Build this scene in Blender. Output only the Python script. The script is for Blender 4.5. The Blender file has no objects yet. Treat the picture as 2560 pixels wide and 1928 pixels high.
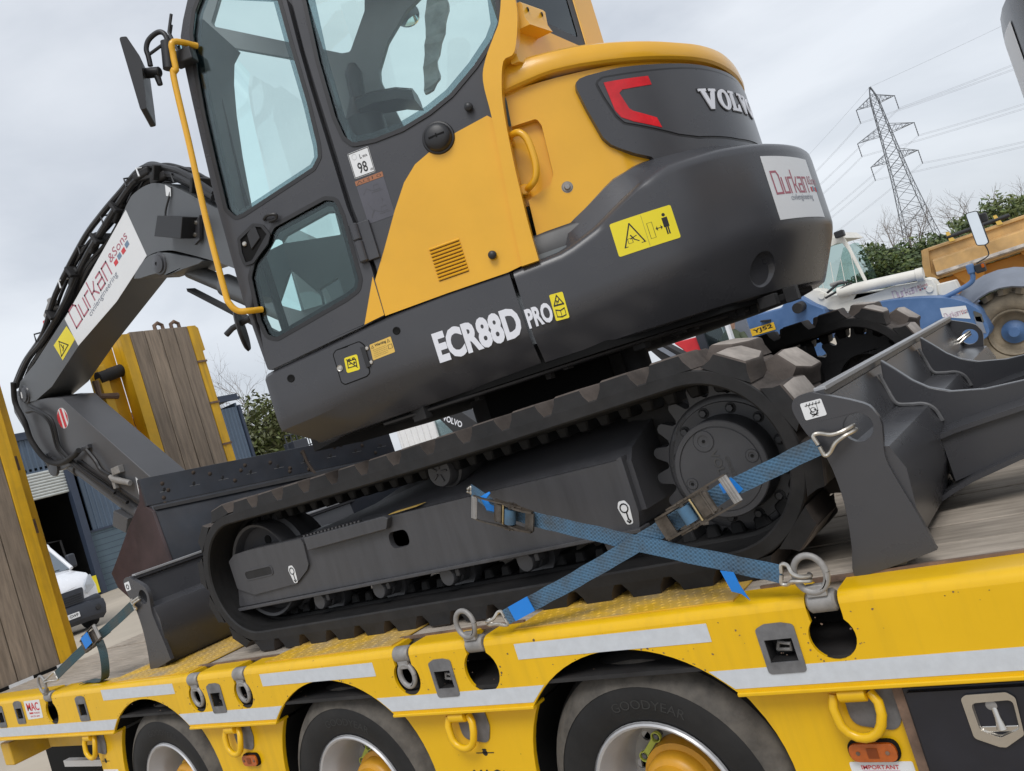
import bpy, bmesh, math, random
from mathutils import Vector, Matrix, geometry
R = math.radians
random.seed(11)
scene = bpy.context.scene
col = scene.collection

# ---------------------------------------------------------------- camera
CAM = Vector((1.403, -2.043, 1.591))
yaw, pitch, roll = -0.61900673, 0.04091303, -0.30846004
fw = Vector((math.sin(yaw)*math.cos(pitch), math.cos(yaw)*math.cos(pitch), math.sin(pitch)))
rt = Vector((math.cos(yaw), -math.sin(yaw), 0)); up = rt.cross(fw)
r2 = rt*math.cos(roll)+up*math.sin(roll); u2 = -rt*math.sin(roll)+up*math.cos(roll)
cd = bpy.data.cameras.new('camera'); cam = bpy.data.objects.new('camera', cd); col.objects.link(cam)
cd.sensor_fit = 'HORIZONTAL'; cd.sensor_width = 36; cd.lens = 36*2100/2560
cd.clip_start = .05; cd.clip_end = 3000
m = Matrix((r2, u2, -fw)).transposed().to_4x4(); m.translation = CAM
cam.matrix_world = m; scene.camera = cam

# ---------------------------------------------------------------- overcast sky and soft sun
SUN_EL, SUN_AZ = R(50), R(152)            # azimuth clockwise from +y
w = bpy.data.worlds.new('World'); scene.world = w; w.use_nodes = True
nt = w.node_tree; nt.nodes.clear()
def wn(t, **k):
    n = nt.nodes.new(t)
    for a, b in k.items(): setattr(n, a, b)
    return n
out = wn('ShaderNodeOutputWorld'); bg = wn('ShaderNodeBackground'); bg.inputs[1].default_value = .1
sky = wn('ShaderNodeTexSky', sky_type='NISHITA', sun_disc=False, sun_elevation=SUN_EL, sun_rotation=SUN_AZ, air_density=1.2, dust_density=2.0)
tc = wn('ShaderNodeTexCoord'); mp = wn('ShaderNodeMapping'); mp.inputs['Scale'].default_value = (1.0, 1.0, 2.6)
no = wn('ShaderNodeTexNoise'); no.inputs['Scale'].default_value = 2.1; no.inputs['Detail'].default_value = 7; no.inputs['Roughness'].default_value = .52; no.inputs['Distortion'].default_value = .35
cr = wn('ShaderNodeValToRGB')
cr.color_ramp.elements[0].position = .36; cr.color_ramp.elements[0].color = (4.9, 5.25, 5.8, 1)
cr.color_ramp.elements[1].position = .63; cr.color_ramp.elements[1].color = (6.9, 7.2, 7.65, 1)
mx = wn('ShaderNodeMix', data_type='RGBA'); mx.inputs[0].default_value = .9
L = nt.links.new
L(tc.outputs['Generated'], mp.inputs[0]); L(mp.outputs[0], no.inputs['Vector']); L(no.outputs['Fac'], cr.inputs[0])
L(sky.outputs[0], mx.inputs[6]); L(cr.outputs[0], mx.inputs[7]); L(mx.outputs[2], bg.inputs[0]); L(bg.outputs[0], out.inputs[0])
sd = bpy.data.lights.new('sun', 'SUN'); sd.energy = 1.3; sd.angle = R(25); sd.color = (1, .985, .965)
sun = bpy.data.objects.new('sun', sd); col.objects.link(sun)
sv = Vector((math.sin(SUN_AZ)*math.cos(SUN_EL), math.cos(SUN_AZ)*math.cos(SUN_EL), math.sin(SUN_EL)))
sun.rotation_euler = sv.to_track_quat('Z', 'Y').to_euler()
vs = scene.view_settings; scene.display_settings.display_device = 'sRGB'
vs.view_transform = 'Standard'; vs.look = 'None'; vs.exposure = .36; vs.gamma = 1; vs.use_curve_mapping = False

# ---------------------------------------------------------------- materials
MATS = {}
def M(name, c, rough=.5, metal=0, var=.1, vs=6, bump=0, bs=80, dust=0, dc=(.27, .23, .18), ds=3, stretch=None, rv=.1, obrand=0, coat=0, specks=0, streak=0, spec=.5):
    m = bpy.data.materials.new(name); m.use_nodes = True; t = m.node_tree; t.nodes.clear()
    N = t.nodes.new; K = t.links.new
    o = N('ShaderNodeOutputMaterial'); b = N('ShaderNodeBsdfPrincipled'); K(b.outputs[0], o.inputs[0])
    g = N('ShaderNodeNewGeometry'); pos = g.outputs['Position']
    if stretch:
        q = N('ShaderNodeMapping'); q.inputs['Scale'].default_value = stretch; K(pos, q.inputs[0]); pos = q.outputs[0]
    if obrand:
        oi = N('ShaderNodeObjectInfo'); ad = N('ShaderNodeVectorMath'); ad.operation = 'ADD'
        sc = N('ShaderNodeVectorMath'); sc.operation = 'SCALE'; sc.inputs[3].default_value = 37
        cx = N('ShaderNodeCombineXYZ'); K(oi.outputs['Random'], cx.inputs[0]); K(oi.outputs['Random'], cx.inputs[1]); K(cx.outputs[0], sc.inputs[0])
        K(pos, ad.inputs[0]); K(sc.outputs[0], ad.inputs[1]); pos = ad.outputs[0]
    n = N('ShaderNodeTexNoise'); n.inputs['Scale'].default_value = vs; n.inputs['Detail'].default_value = 6; n.inputs['Roughness'].default_value = .6; K(pos, n.inputs['Vector'])
    r = N('ShaderNodeValToRGB'); r.color_ramp.elements[0].position = .3; r.color_ramp.elements[1].position = .7
    r.color_ramp.elements[0].color = (*[x*(1-var) for x in c], 1); r.color_ramp.elements[1].color = (*[min(1, x*(1+var)) for x in c], 1)
    K(n.outputs['Fac'], r.inputs[0]); cout = r.outputs[0]
    if obrand:
        hv = N('ShaderNodeHueSaturation'); mr = N('ShaderNodeMapRange'); mr.inputs[3].default_value = 1-obrand; mr.inputs[4].default_value = 1+obrand
        K(oi.outputs['Random'], mr.inputs[0]); K(mr.outputs[0], hv.inputs['Value']); K(cout, hv.inputs['Color']); cout = hv.outputs[0]
    if dust:
        n2 = N('ShaderNodeTexNoise'); n2.inputs['Scale'].default_value = ds; n2.inputs['Detail'].default_value = 9; n2.inputs['Roughness'].default_value = .68; K(g.outputs['Position'], n2.inputs['Vector'])
        sx = N('ShaderNodeSeparateXYZ'); K(g.outputs['Normal'], sx.inputs[0])
        r3 = N('ShaderNodeMapRange'); r3.inputs[1].default_value = -.2; r3.inputs[2].default_value = 1; r3.inputs[3].default_value = .35; r3.inputs[4].default_value = 1.25; K(sx.outputs[2], r3.inputs[0])
        r2_ = N('ShaderNodeMapRange'); r2_.inputs[1].default_value = .38; r2_.inputs[2].default_value = .72; r2_.inputs[4].default_value = dust; K(n2.outputs['Fac'], r2_.inputs[0])
        mu = N('ShaderNodeMath'); mu.operation = 'MULTIPLY'; mu.use_clamp = True; K(r2_.outputs[0], mu.inputs[0]); K(r3.outputs[0], mu.inputs[1])
        mm = N('ShaderNodeMix'); mm.data_type = 'RGBA'; K(mu.outputs[0], mm.inputs[0]); K(cout, mm.inputs[6]); mm.inputs[7].default_value = (*dc, 1); cout = mm.outputs[2]
    if streak:
        mpn = N('ShaderNodeMapping'); mpn.inputs['Scale'].default_value = (22, 22, 1.6); K(g.outputs['Position'], mpn.inputs[0])
        n6 = N('ShaderNodeTexNoise'); n6.inputs['Scale'].default_value = 1.4; n6.inputs['Detail'].default_value = 5; K(mpn.outputs[0], n6.inputs['Vector'])
        n7 = N('ShaderNodeTexNoise'); n7.inputs['Scale'].default_value = 1.1; n7.inputs['Detail'].default_value = 3; K(g.outputs['Position'], n7.inputs['Vector'])
        m7 = N('ShaderNodeMath'); m7.operation = 'MULTIPLY'; K(n6.outputs['Fac'], m7.inputs[0]); K(n7.outputs['Fac'], m7.inputs[1])
        r7 = N('ShaderNodeMapRange'); r7.inputs[1].default_value = .25; r7.inputs[2].default_value = .45; r7.inputs[4].default_value = streak; K(m7.outputs[0], r7.inputs[0])
        x7 = N('ShaderNodeMix'); x7.data_type = 'RGBA'; K(r7.outputs[0], x7.inputs[0]); K(cout, x7.inputs[6]); x7.inputs[7].default_value = (.22, .13, .03, 1); cout = x7.outputs[2]
    if specks:
        vo = N('ShaderNodeTexVoronoi'); vo.inputs['Scale'].default_value = 16; K(g.outputs['Position'], vo.inputs['Vector'])
        n4 = N('ShaderNodeTexNoise'); n4.inputs['Scale'].default_value = 2.3; n4.inputs['Detail'].default_value = 4; K(g.outputs['Position'], n4.inputs['Vector'])
        th = N('ShaderNodeMapRange'); th.inputs[1].default_value = .45; th.inputs[2].default_value = .68; th.inputs[3].default_value = 0; th.inputs[4].default_value = .15*specks; K(n4.outputs['Fac'], th.inputs[0])
        wb = N('ShaderNodeMath'); wb.operation = 'LESS_THAN'; K(vo.outputs['Distance'], wb.inputs[0]); K(th.outputs[0], wb.inputs[1])
        ms = N('ShaderNodeMix'); ms.data_type = 'RGBA'; K(wb.outputs[0], ms.inputs[0]); K(cout, ms.inputs[6]); ms.inputs[7].default_value = (.11, .055, .025, 1); cout = ms.outputs[2]
    K(cout, b.inputs['Base Color'])
    b.inputs['Specular IOR Level'].default_value = spec; b.inputs['Metallic'].default_value = metal; b.inputs['Coat Weight'].default_value = coat; b.inputs['Coat Roughness'].default_value = .12
    rr = N('ShaderNodeMapRange'); rr.inputs[3].default_value = max(.02, rough-rv); rr.inputs[4].default_value = min(1, rough+rv); K(n.outputs['Fac'], rr.inputs[0]); K(rr.outputs[0], b.inputs['Roughness'])
    if bump:
        n3 = N('ShaderNodeTexNoise'); n3.inputs['Scale'].default_value = bs; n3.inputs['Detail'].default_value = 4; K(pos, n3.inputs['Vector'])
        bp = N('ShaderNodeBump'); bp.inputs['Strength'].default_value = bump; bp.inputs['Distance'].default_value = .004; K(n3.outputs['Fac'], bp.inputs['Height']); K(bp.outputs[0], b.inputs['Normal'])
    MATS[name] = m; return m
def webmat(name, c, dirt):
    m = bpy.data.materials.new(name); m.use_nodes = True; t = m.node_tree; t.nodes.clear(); N = t.nodes.new; K = t.links.new
    o = N('ShaderNodeOutputMaterial'); b = N('ShaderNodeBsdfPrincipled'); K(b.outputs[0], o.inputs[0]); b.inputs['Roughness'].default_value = .85
    uv = N('ShaderNodeUVMap'); sp = N('ShaderNodeSeparateXYZ'); K(uv.outputs[0], sp.inputs[0])
    def sin(sock, f):
        a = N('ShaderNodeMath'); a.operation = 'MULTIPLY'; a.inputs[1].default_value = f; K(sock, a.inputs[0]); s = N('ShaderNodeMath'); s.operation = 'SINE'; K(a.outputs[0], s.inputs[0]); return s.outputs[0]
    sx, sy = sin(sp.outputs[0], 6.283*4), sin(sp.outputs[1], 6.283*70)
    mu = N('ShaderNodeMath'); mu.operation = 'MULTIPLY'; K(sx, mu.inputs[0]); K(sy, mu.inputs[1])
    ad = N('ShaderNodeMath'); ad.operation = 'MULTIPLY_ADD'; ad.inputs[1].default_value = .25; K(sx, ad.inputs[0]); K(mu.outputs[0], ad.inputs[2])
    r = N('ShaderNodeMapRange'); r.inputs[1].default_value = -1.2; r.inputs[2].default_value = -.2; r.inputs[3].default_value = .72; r.inputs[4].default_value = 1.04; K(ad.outputs[0], r.inputs[0])
    g = N('ShaderNodeNewGeometry'); n = N('ShaderNodeTexNoise'); n.inputs['Scale'].default_value = 9; n.inputs['Detail'].default_value = 8; n.inputs['Roughness'].default_value = .65; K(g.outputs['Position'], n.inputs['Vector'])
    r2 = N('ShaderNodeMapRange'); r2.inputs[1].default_value = .42; r2.inputs[2].default_value = .66; r2.inputs[4].default_value = .8; K(n.outputs['Fac'], r2.inputs[0])
    hv = N('ShaderNodeHueSaturation'); hv.inputs['Color'].default_value = (*c, 1); K(r.outputs[0], hv.inputs['Value'])
    mx = N('ShaderNodeMix'); mx.data_type = 'RGBA'; K(r2.outputs[0], mx.inputs[0]); K(hv.outputs[0], mx.inputs[6]); mx.inputs[7].default_value = (*dirt, 1); K(mx.outputs[2], b.inputs['Base Color'])
    bp = N('ShaderNodeBump'); bp.inputs['Strength'].default_value = .5; bp.inputs['Distance'].default_value = .002; K(ad.outputs[0], bp.inputs['Height']); K(bp.outputs[0], b.inputs['Normal'])
    MATS[name] = m; return m
def glassmat(name, tint, rough=.01, refl=1.0, milk=0):
    m = bpy.data.materials.new(name); m.use_nodes = True; t = m.node_tree; t.nodes.clear(); N = t.nodes.new; K = t.links.new
    o = N('ShaderNodeOutputMaterial'); tr = N('ShaderNodeBsdfTransparent'); tr.inputs[0].default_value = (*tint, 1)
    gl = N('ShaderNodeBsdfGlossy'); gl.inputs['Roughness'].default_value = rough; gl.inputs[0].default_value = (.9*refl, .97*refl, refl, 1)
    fr = N('ShaderNodeFresnel'); fr.inputs[0].default_value = 1.5; ms = N('ShaderNodeMixShader')
    K(fr.outputs[0], ms.inputs[0]); K(tr.outputs[0], ms.inputs[1]); K(gl.outputs[0], ms.inputs[2])
    K(ms.outputs[0], o.inputs[0]); MATS[name] = m; return m
charcoal = M('charcoal_paint', (.0535, .0545, .061), .28, 0, .06, 3, .012, 700, dust=.06, dc=(.2, .17, .14), rv=.06)
charcoal_dust = M('dusty_charcoal', (.04, .04, .043), .6, 0, .25, 5, .06, 300, dust=.28, dc=(.12, .1, .09), ds=4)
frame_mat = M('track_frame_paint', (.054, .0545, .06), .46, 0, .16, 3, .08, 260, dust=.16, dc=(.15, .135, .13), ds=2.2, stretch=(9, 9, .9))
boomgrey = M('boom_grey_paint', (.1, .106, .113), .38, 0, .06, 4, .02, 400, rv=.05)
stickgrey = M('stick_grey_paint', (.085, .086, .092), .4, 0, .08, 4, .02, 400, rv=.05)
amber = M('amber_yellow_paint', (.77, .40, .016), .32, 0, .05, 4, .02, 600, rv=.05, dust=.04, dc=(.45, .3, .12), coat=.3)
lemon = M('trailer_yellow_paint', (.78, .46, .004), .3, 0, .06, 2.5, .03, 90, specks=.6, streak=.16, dust=.035, dc=(.5, .36, .12), ds=2.5, rv=.06)
lemon_worn = M('worn_trailer_yellow', (.68, .40, .02), .55, 0, .15, 6, .08, 120, dust=.75, dc=(.36, .29, .2), ds=5)
rampyellow = M('ramp_yellow_paint', (.74, .42, .01), .48, 0, .12, 5, .06, 90, specks=.8, streak=.5, dust=.3, dc=(.2, .12, .05), ds=6)
rubber = M('black_track_rubber', (.021, .021, .022), .62, 0, .25, 14, .15, 90, dust=.22, dc=(.1, .085, .075), ds=5, spec=.22)
rubber_in = M('black_rubber_inside', (.013, .013, .0135), .6, 0, .3, 10, .12, 60, dust=.12, dc=(.075, .065, .06), ds=4, stretch=(1, 6, 1), spec=.22)
rubber_dust = M('dusty_track_rubber', (.075, .063, .056), .8, 0, .4, 9, .3, 90, dust=.7, dc=(.15, .122, .105), ds=6, spec=.25)
rubber_worn = M('worn_lug_rubber', (.36, .32, .285), .85, 0, .22, 20, .3, 160, stretch=(1, 1, 1))
tyre_mat = M('tyre_rubber', (.018, .018, .0185), .62, 0, .25, 9, .12, 70, dust=.14, dc=(.12, .105, .09), ds=4, spec=.22)
tyre_edge = M('scuffed_tyre_shoulder', (.075, .068, .06), .85, 0, .5, 16, .4, 50, dust=.7, dc=(.16, .14, .115), ds=9)
black = M('black_plastic', (.018, .018, .02), .42, 0, .1, 8, .02, 300)
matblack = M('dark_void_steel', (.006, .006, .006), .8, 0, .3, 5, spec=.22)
sootsteel = M('sooty_steel', (.026, .026, .027), .6, 0, .3, 8, .1, 150, dust=.15, dc=(.09, .07, .06), spec=.22)
hub_mat = M('hub_grey_paint', (.05, .0505, .055), .45, 0, .12, 7, .05, 220, dust=.12, dc=(.12, .1, .085))
galv = M('galvanised_steel', (.3, .29, .28), .55, .3, .25, 18, .15, 120, dust=.2, dc=(.2, .17, .14), ds=12)
galvdark = M('galvanised_dark', (.16, .16, .165), .6, .25, .3, 20, .1, 100)
bright = M('bright_zinc', (.55, .52, .47), .33, .9, .25, 30, .1, 150)
goldzinc = M('yellow_zinc', (.6, .47, .25), .3, .9, .2, 30)
rusty = M('rusty_steel', (.16, .1, .07), .8, 0, .4, 15, .3, 90, dust=.4, dc=(.25, .2, .15))
chrome = M('polished_steel', (.62, .6, .57), .18, 1, .06, 10)
white = M('white_paint', (.78, .78, .78), .4, 0, .05, 5)
sticker_w = M('white_sticker', (.74, .75, .76), .35, 0, .03, 4)
reflex = M('reflective_tape', (.6, .635, .68), .38, .1, .06, 30, .1, 700, dust=.3, dc=(.42, .42, .42), ds=9)
red_reflex = M('red_reflective_tape', (.62, .012, .02), .25, 0, .25, 12)
stick_y = M('yellow_sticker', (.82, .68, .02), .38, 0, .04, 5)
stick_o = M('orange_sticker', (.33, .13, .06), .5, 0, .1, 9)
stick_warn = M('amber_sticker', (.72, .47, .1), .4, 0, .05, 9)
stick_old = M('weathered_sticker', (.08, .08, .098), .5, 0, .1, 9)
ink = M('black_ink', (.015, .015, .015), .5)
ink_faint = M('faded_ink', (.07, .07, .08), .5)
ink_red = M('maroon_ink', (.42, .13, .17), .5); ink_grey = M('grey_ink', (.2, .22, .27), .5); ink_blue = M('slate_ink', (.16, .24, .34), .5); ink_redb = M('red_ink', (.6, .04, .05), .5)
letter_w = M('white_lettering', (.72, .73, .78), .35, 0, .03)
bartop = M('sky_sheen_bar_top', (.40, .405, .42), .4, .3, .08, 5, rv=.05)  # pale base colour paints the sky's sheen onto the blades' top bars
webbing = webmat('blue_webbing', (.062, .14, .23), (.06, .068, .072))
webbing_g = webmat('dark_teal_webbing', (.035, .075, .09), (.08, .08, .07))
tagblue = M('bright_blue_tag', (.01, .2, .65), .5)
ratchet_m = M('ratchet_steel', (.11, .095, .08), .45, .6, .4, 30, .2, 150, dust=.4, dc=(.1, .065, .04), ds=20)
wood = M('weathered_deck_board', (.40, .345, .285), .8, 0, .3, 4, .5, 30, stretch=(1.3, 11, 11), obrand=.16, dust=.35, dc=(.2, .165, .125), ds=3)
rampwood = M('ramp_board', (.26, .205, .155), .82, 0, .35, 5, .4, 60, stretch=(9, 9, .8), obrand=.14, dust=.55, dc=(.27, .22, .175), ds=4)
bucketblue = M('blue_black_bucket_paint', (.018, .022, .031), .36, 0, .3, 6, .06, 120, dust=.22, dc=(.075, .055, .045), ds=7)
bucketred = M('bucket_side_maroon', (.035, .018, .021), .5, 0, .35, 6, .08, 120, dust=.3, dc=(.1, .075, .065))
concrete = M('yard_concrete', (.44, .38, .30), .9, 0, .16, .35, .1, 20, dust=.35, dc=(.33, .28, .22), ds=.8)
cladding = M('blue_grey_cladding', (.085, .12, .17), .5, 0, .08, 1)
blockwall = M('painted_blockwork', (.085, .125, .155), .7, 0, .1, 2)
darkblue = M('dark_blue_steel', (.032, .045, .075), .5)
doorslat = M('roller_door_slat', (.5, .52, .5), .5)
tblue = M('telehandler_blue', (.065, .15, .33), .5, 0, .2, 3, .05, 60, dust=.25, dc=(.25, .24, .22), ds=3)
twhite = M('telehandler_white', (.74, .72, .66), .5, 0, .1, 3, dust=.25, dc=(.5, .45, .36), ds=2.5)
mudtyre = M('muddy_tyre', (.24, .2, .145), .9, 0, .35, 6, .3, 30)
fendergrey = M('grey_fender_plastic', (.19, .21, .25), .6)
dumpscrape = M('scraped_dumper_edge', (.5, .46, .42), .8, 0, .5, 5, .3, 20)
dumpamber = M('dumper_body_paint', (.55, .33, .12), .6, 0, .35, 1.6, .1, 30, dust=.55, dc=(.36, .27, .18), ds=1.8)
dumpamber2 = M('dumper_chassis_paint', (.55, .24, .03), .5, 0, .15, 2)
leaf_a = M('evergreen_leaf', (.055, .085, .022), .5, 0, .5, 1.6, obrand=0)
leaf_b = M('light_leaf', (.10, .125, .03), .5, 0, .4, 1.6)
leaf_c = M('olive_leaf', (.10, .11, .04), .55, 0, .4, 2)
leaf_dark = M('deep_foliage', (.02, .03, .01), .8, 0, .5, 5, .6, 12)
bark = M('grey_bark', (.12, .1, .085), .9, 0, .3, 8)
twig = M('bare_twig', (.2, .17, .15), .9)
pylonsteel = M('pylon_steel', (.13, .14, .155), .6, .2, .1, .5)
wire_m = M('aluminium_conductor', (.33, .35, .38), .5)
redpaint = M('red_paint', (.62, .03, .04), .4)
vanwhite = M('van_white', (.78, .79, .82), .25, 0, .03, coat=.5)
vanplastic = M('van_bumper_plastic', (.03, .034, .045), .5)
amberlens = M('amber_lens', (.42, .09, .008), .2, 0, .15, 40, coat=.6)
limeplastic = M('lime_plastic', (.55, .62, .1), .45)
hubamber = M('hub_orange_paint', (.6, .29, .015), .4, 0, .15, 10, dust=.3, dc=(.25, .16, .06))
rimwhite = M('silver_rim_paint', (.5, .5, .51), .38, .35, .08, 6)
rimgrey = M('rim_inner_grey', (.36, .35, .33), .5, .2, .15, 10, dust=.4, dc=(.26, .23, .2))
orangeplate = M('number_plate_yellow', (.75, .47, .03), .4)
plasticwrap = M('grey_plastic_sheet', (.32, .35, .36), .35, 0, .3, 14, .6, 30)
toolblack = M('toolbox_black', (.014, .015, .022), .35, 0, .2, 10, .03, 150)
glass = glassmat('cab_glass', (.93, .985, .97))
interior = M('cab_interior_plastic', (.15, .165, .175), .6, 0, .1, 5)
glass_low = glassmat('cab_lower_glass', (.82, .92, .90))
frit = glassmat('glass_dark_border', (.26, .33, .36))
glass_bg = glassmat('vehicle_glass', (.74, .82, .80))
mirrormat = M('mirror_glass', (.8, .83, .84), .03, 1, .02, rv=.01)

# ---------------------------------------------------------------- geometry helpers
ROOTLOC = {}
def link(o, parent=None):
    col.objects.link(o)
    if parent is not None:
        o.parent = parent
        if parent.name in ROOTLOC: o.matrix_parent_inverse = Matrix.Translation(-ROOTLOC[parent.name])
    return o
def thing(name, label, cat, loc=(0, 0, 0), group=None):
    o = bpy.data.objects.new(name, None); col.objects.link(o); o.location = loc; o.empty_display_size = .2
    ROOTLOC[o.name] = Vector(loc); o['label'] = label; o['category'] = cat
    if group: o['group'] = group
    return o
def tag(o, label, cat, group=None):
    o['label'] = label; o['category'] = cat
    if group: o['group'] = group
    return o
def finish(me, mats, smooth, ang=38):
    for mm in (mats if isinstance(mats, (list, tuple)) else [mats]): me.materials.append(mm)
    if smooth:
        me.shade_smooth(); me.set_sharp_from_angle(angle=R(ang))
def obj(name, bm, mat, parent=None, smooth=True, bevel=0, seg=2, ang=38, recalc=True):
    if recalc: bmesh.ops.recalc_face_normals(bm, faces=bm.faces)
    me = bpy.data.meshes.new(name); bm.to_mesh(me); bm.free(); finish(me, mat, smooth, ang)
    o = bpy.data.objects.new(name, me); link(o, parent)
    if bevel:
        b = o.modifiers.new('bevel', 'BEVEL'); b.width = bevel; b.segments = seg; b.limit_method = 'ANGLE'; b.angle_limit = R(35); b.harden_normals = True
    return o
def rnd(pts, r, n=5):
    """round every corner of a closed polygon"""
    P = [Vector((a, b)) for a, b in pts]; out = []; k = len(P)
    for i in range(k):
        a, b, c = P[i-1], P[i], P[(i+1) % k]
        u = a-b; v = c-b; lu, lv = u.length, v.length
        if lu < 1e-6 or lv < 1e-6: continue
        u /= lu; v /= lv; an = u.angle(v, 0)
        if an > R(172) or an < R(3): out.append(tuple(b)); continue
        rr = r[i] if isinstance(r, (list, tuple)) else r
        d = min(rr/math.tan(an/2), lu*.46, lv*.46)
        p, q = b+u*d, b+v*d
        for j in range(n+1):
            t = j/n; out.append(tuple(p*(1-t)**2+b*2*t*(1-t)+q*t*t))
    return out
def sm(pts, n=5, closed=True):
    P = [Vector(p) for p in pts]; k = len(P); out = []
    rng = range(k) if closed else range(k-1)
    for i in rng:
        a = P[(i-1) % k] if closed or i > 0 else P[0]*2-P[1]
        b = P[i]; c = P[(i+1) % k]
        d = P[(i+2) % k] if closed or i < k-2 else P[-1]*2-P[-2]
        for j in range(n):
            t = j/n
            out.append(tuple(.5*((2*b)+(c-a)*t+(2*a-5*b+4*c-d)*t*t+(d-a+3*b-3*c)*t**3)))
    if not closed: out.append(tuple(P[-1]))
    return out
def circ(c, r, n=24, r2_=None, rot=0):
    r2_ = r2_ or r; o = []
    for i in range(n):
        t = 2*math.pi*i/n; x, y = r*math.cos(t), r2_*math.sin(t)
        o.append((c[0]+x*math.cos(rot)-y*math.sin(rot), c[1]+x*math.sin(rot)+y*math.cos(rot)))
    return o
def grow(pts, d):
    """offset a closed polygon outward by d"""
    P = [Vector(p) for p in pts]; k = len(P); A = sum(P[i-1].x*P[i].y-P[i].x*P[i-1].y for i in range(k)); s = 1 if A > 0 else -1; out = []
    for i in range(k):
        e1 = P[i]-P[i-1]; e2 = P[(i+1) % k]-P[i]
        if e1.length < 1e-7 or e2.length < 1e-7: out.append(tuple(P[i])); continue
        e1.normalize(); e2.normalize(); n = Vector((e1.y+e2.y, -(e1.x+e2.x)))
        if n.length < 1e-6: out.append(tuple(P[i])); continue
        n.normalize(); c = max(.45, n.dot(Vector((e1.y, -e1.x)))); out.append(tuple(P[i]+n*(s*d/c)))
    return out
def plate_bm(loop, th, mp, holes=(), cuts=(), t0=0):
    loops = [list(loop)]+[list(h) for h in holes]
    tris = geometry.tessellate_polygon([[Vector((a, b, 0)) for a, b in lp] for lp in loops])
    bm = bmesh.new(); V = [bm.verts.new((a, b, 0)) for lp in loops for a, b in lp]
    for t in tris:
        try: bm.faces.new([V[i] for i in t])
        except ValueError: pass
    bmesh.ops.dissolve_limit(bm, angle_limit=.02, verts=[], edges=[e for e in bm.edges if len(e.link_faces) == 2])
    for c in cuts:
        bmesh.ops.bisect_plane(bm, geom=bm.verts[:]+bm.edges[:]+bm.faces[:], plane_co=(c, 0, 0), plane_no=(1, 0, 0))
    if th:
        g = bmesh.ops.extrude_face_region(bm, geom=bm.faces[:])
        for v in g['geom']:
            if isinstance(v, bmesh.types.BMVert): v.co.z += th
    for v in bm.verts: v.co = Vector(mp(v.co.x, v.co.y, v.co.z+t0))
    return bm
def plate(name, loop, th, mp, mat, parent=None, holes=(), bevel=0, cuts=(), t0=0, seg=2, smooth=True):
    return obj(name, plate_bm(loop, th, mp, holes, cuts, t0), mat, parent, smooth, bevel, seg)
def ring(name, outer, inner, mp, mat, parent):
    bm = bmesh.new(); A = [bm.verts.new(mp(a, b, 0)) for a, b in outer]; B = [bm.verts.new(mp(a, b, 0)) for a, b in inner]; k = len(A)
    for i in range(k): bm.faces.new((A[i], A[(i+1) % k], B[(i+1) % k], B[i]))
    return obj(name, bm, mat, parent, False, recalc=False)
def add_box(bm, c, s, rot=None):
    v = bmesh.ops.create_cube(bm, size=1)['verts']
    mt = (Matrix.Translation(c) @ (rot.to_4x4() if rot else Matrix.Identity(4)) @ Matrix.Diagonal((*s, 1)))
    bmesh.ops.transform(bm, matrix=mt, verts=v); return v
def box(name, c, s, mat, parent=None, rot=None, bevel=0):
    bm = bmesh.new(); add_box(bm, c, s, rot); return obj(name, bm, mat, parent, True, bevel)
def add_tube(bm, pts, r, n=8, cap=True):
    P = [Vector(p) for p in pts]; rings = []; pu = None
    for i, p in enumerate(P):
        d = (P[min(i+1, len(P)-1)]-P[max(i-1, 0)]).normalized()
        if pu is None:
            pu = d.orthogonal().normalized()
        pu = (pu-d*pu.dot(d))
        pu = pu.normalized() if pu.length > 1e-6 else d.orthogonal().normalized()
        w_ = d.cross(pu); rr = r[i] if isinstance(r, (list, tuple)) else r
        rings.append([bm.verts.new(p+(pu*math.cos(2*math.pi*k/n)+w_*math.sin(2*math.pi*k/n))*rr) for k in range(n)])
    for a, b in zip(rings, rings[1:]):
        for k in range(n): bm.faces.new((a[k], a[(k+1) % n], b[(k+1) % n], b[k]))
    if cap: bm.faces.new(rings[0][::-1]); bm.faces.new(rings[-1])
def tube(name, pts, r, mat, parent=None, n=8):
    bm = bmesh.new(); add_tube(bm, pts, r, n); return obj(name, bm, mat, parent)
def tubes(name, lines, r, mat, parent=None, n=6):
    bm = bmesh.new()
    for l in lines: add_tube(bm, l, r, n)
    return obj(name, bm, mat, parent)
def add_lathe(bm, prof, o, ax, n=48, close=False):
    """prof: list of (radius, distance along axis)"""
    o = Vector(o); ax = Vector(ax).normalized(); e1 = ax.orthogonal().normalized(); e2 = ax.cross(e1); rings = []
    for r, h in prof:
        if r < 1e-6: rings.append([bm.verts.new(o+ax*h)]*1)
        else: rings.append([bm.verts.new(o+ax*h+(e1*math.cos(2*math.pi*k/n)+e2*math.sin(2*math.pi*k/n))*r) for k in range(n)])
    pr = list(zip(rings, rings[1:]))
    if close: pr.append((rings[-1], rings[0]))
    fs = []
    for a, b in pr:
        for k in range(n):
            q = (k+1) % n
            if len(a) == 1 and len(b) == 1: continue
            if len(a) == 1: f = bm.faces.new((a[0], b[q], b[k]))
            elif len(b) == 1: f = bm.faces.new((a[k], a[q], b[0]))
            else: f = bm.faces.new((a[k], a[q], b[q], b[k]))
            fs.append(f)
    return fs
def lathe(name, prof, o, ax, mat, parent=None, n=48, close=False, ang=38):
    bm = bmesh.new(); add_lathe(bm, prof, o, ax, n, close); return obj(name, bm, mat, parent, True, ang=ang)
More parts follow.
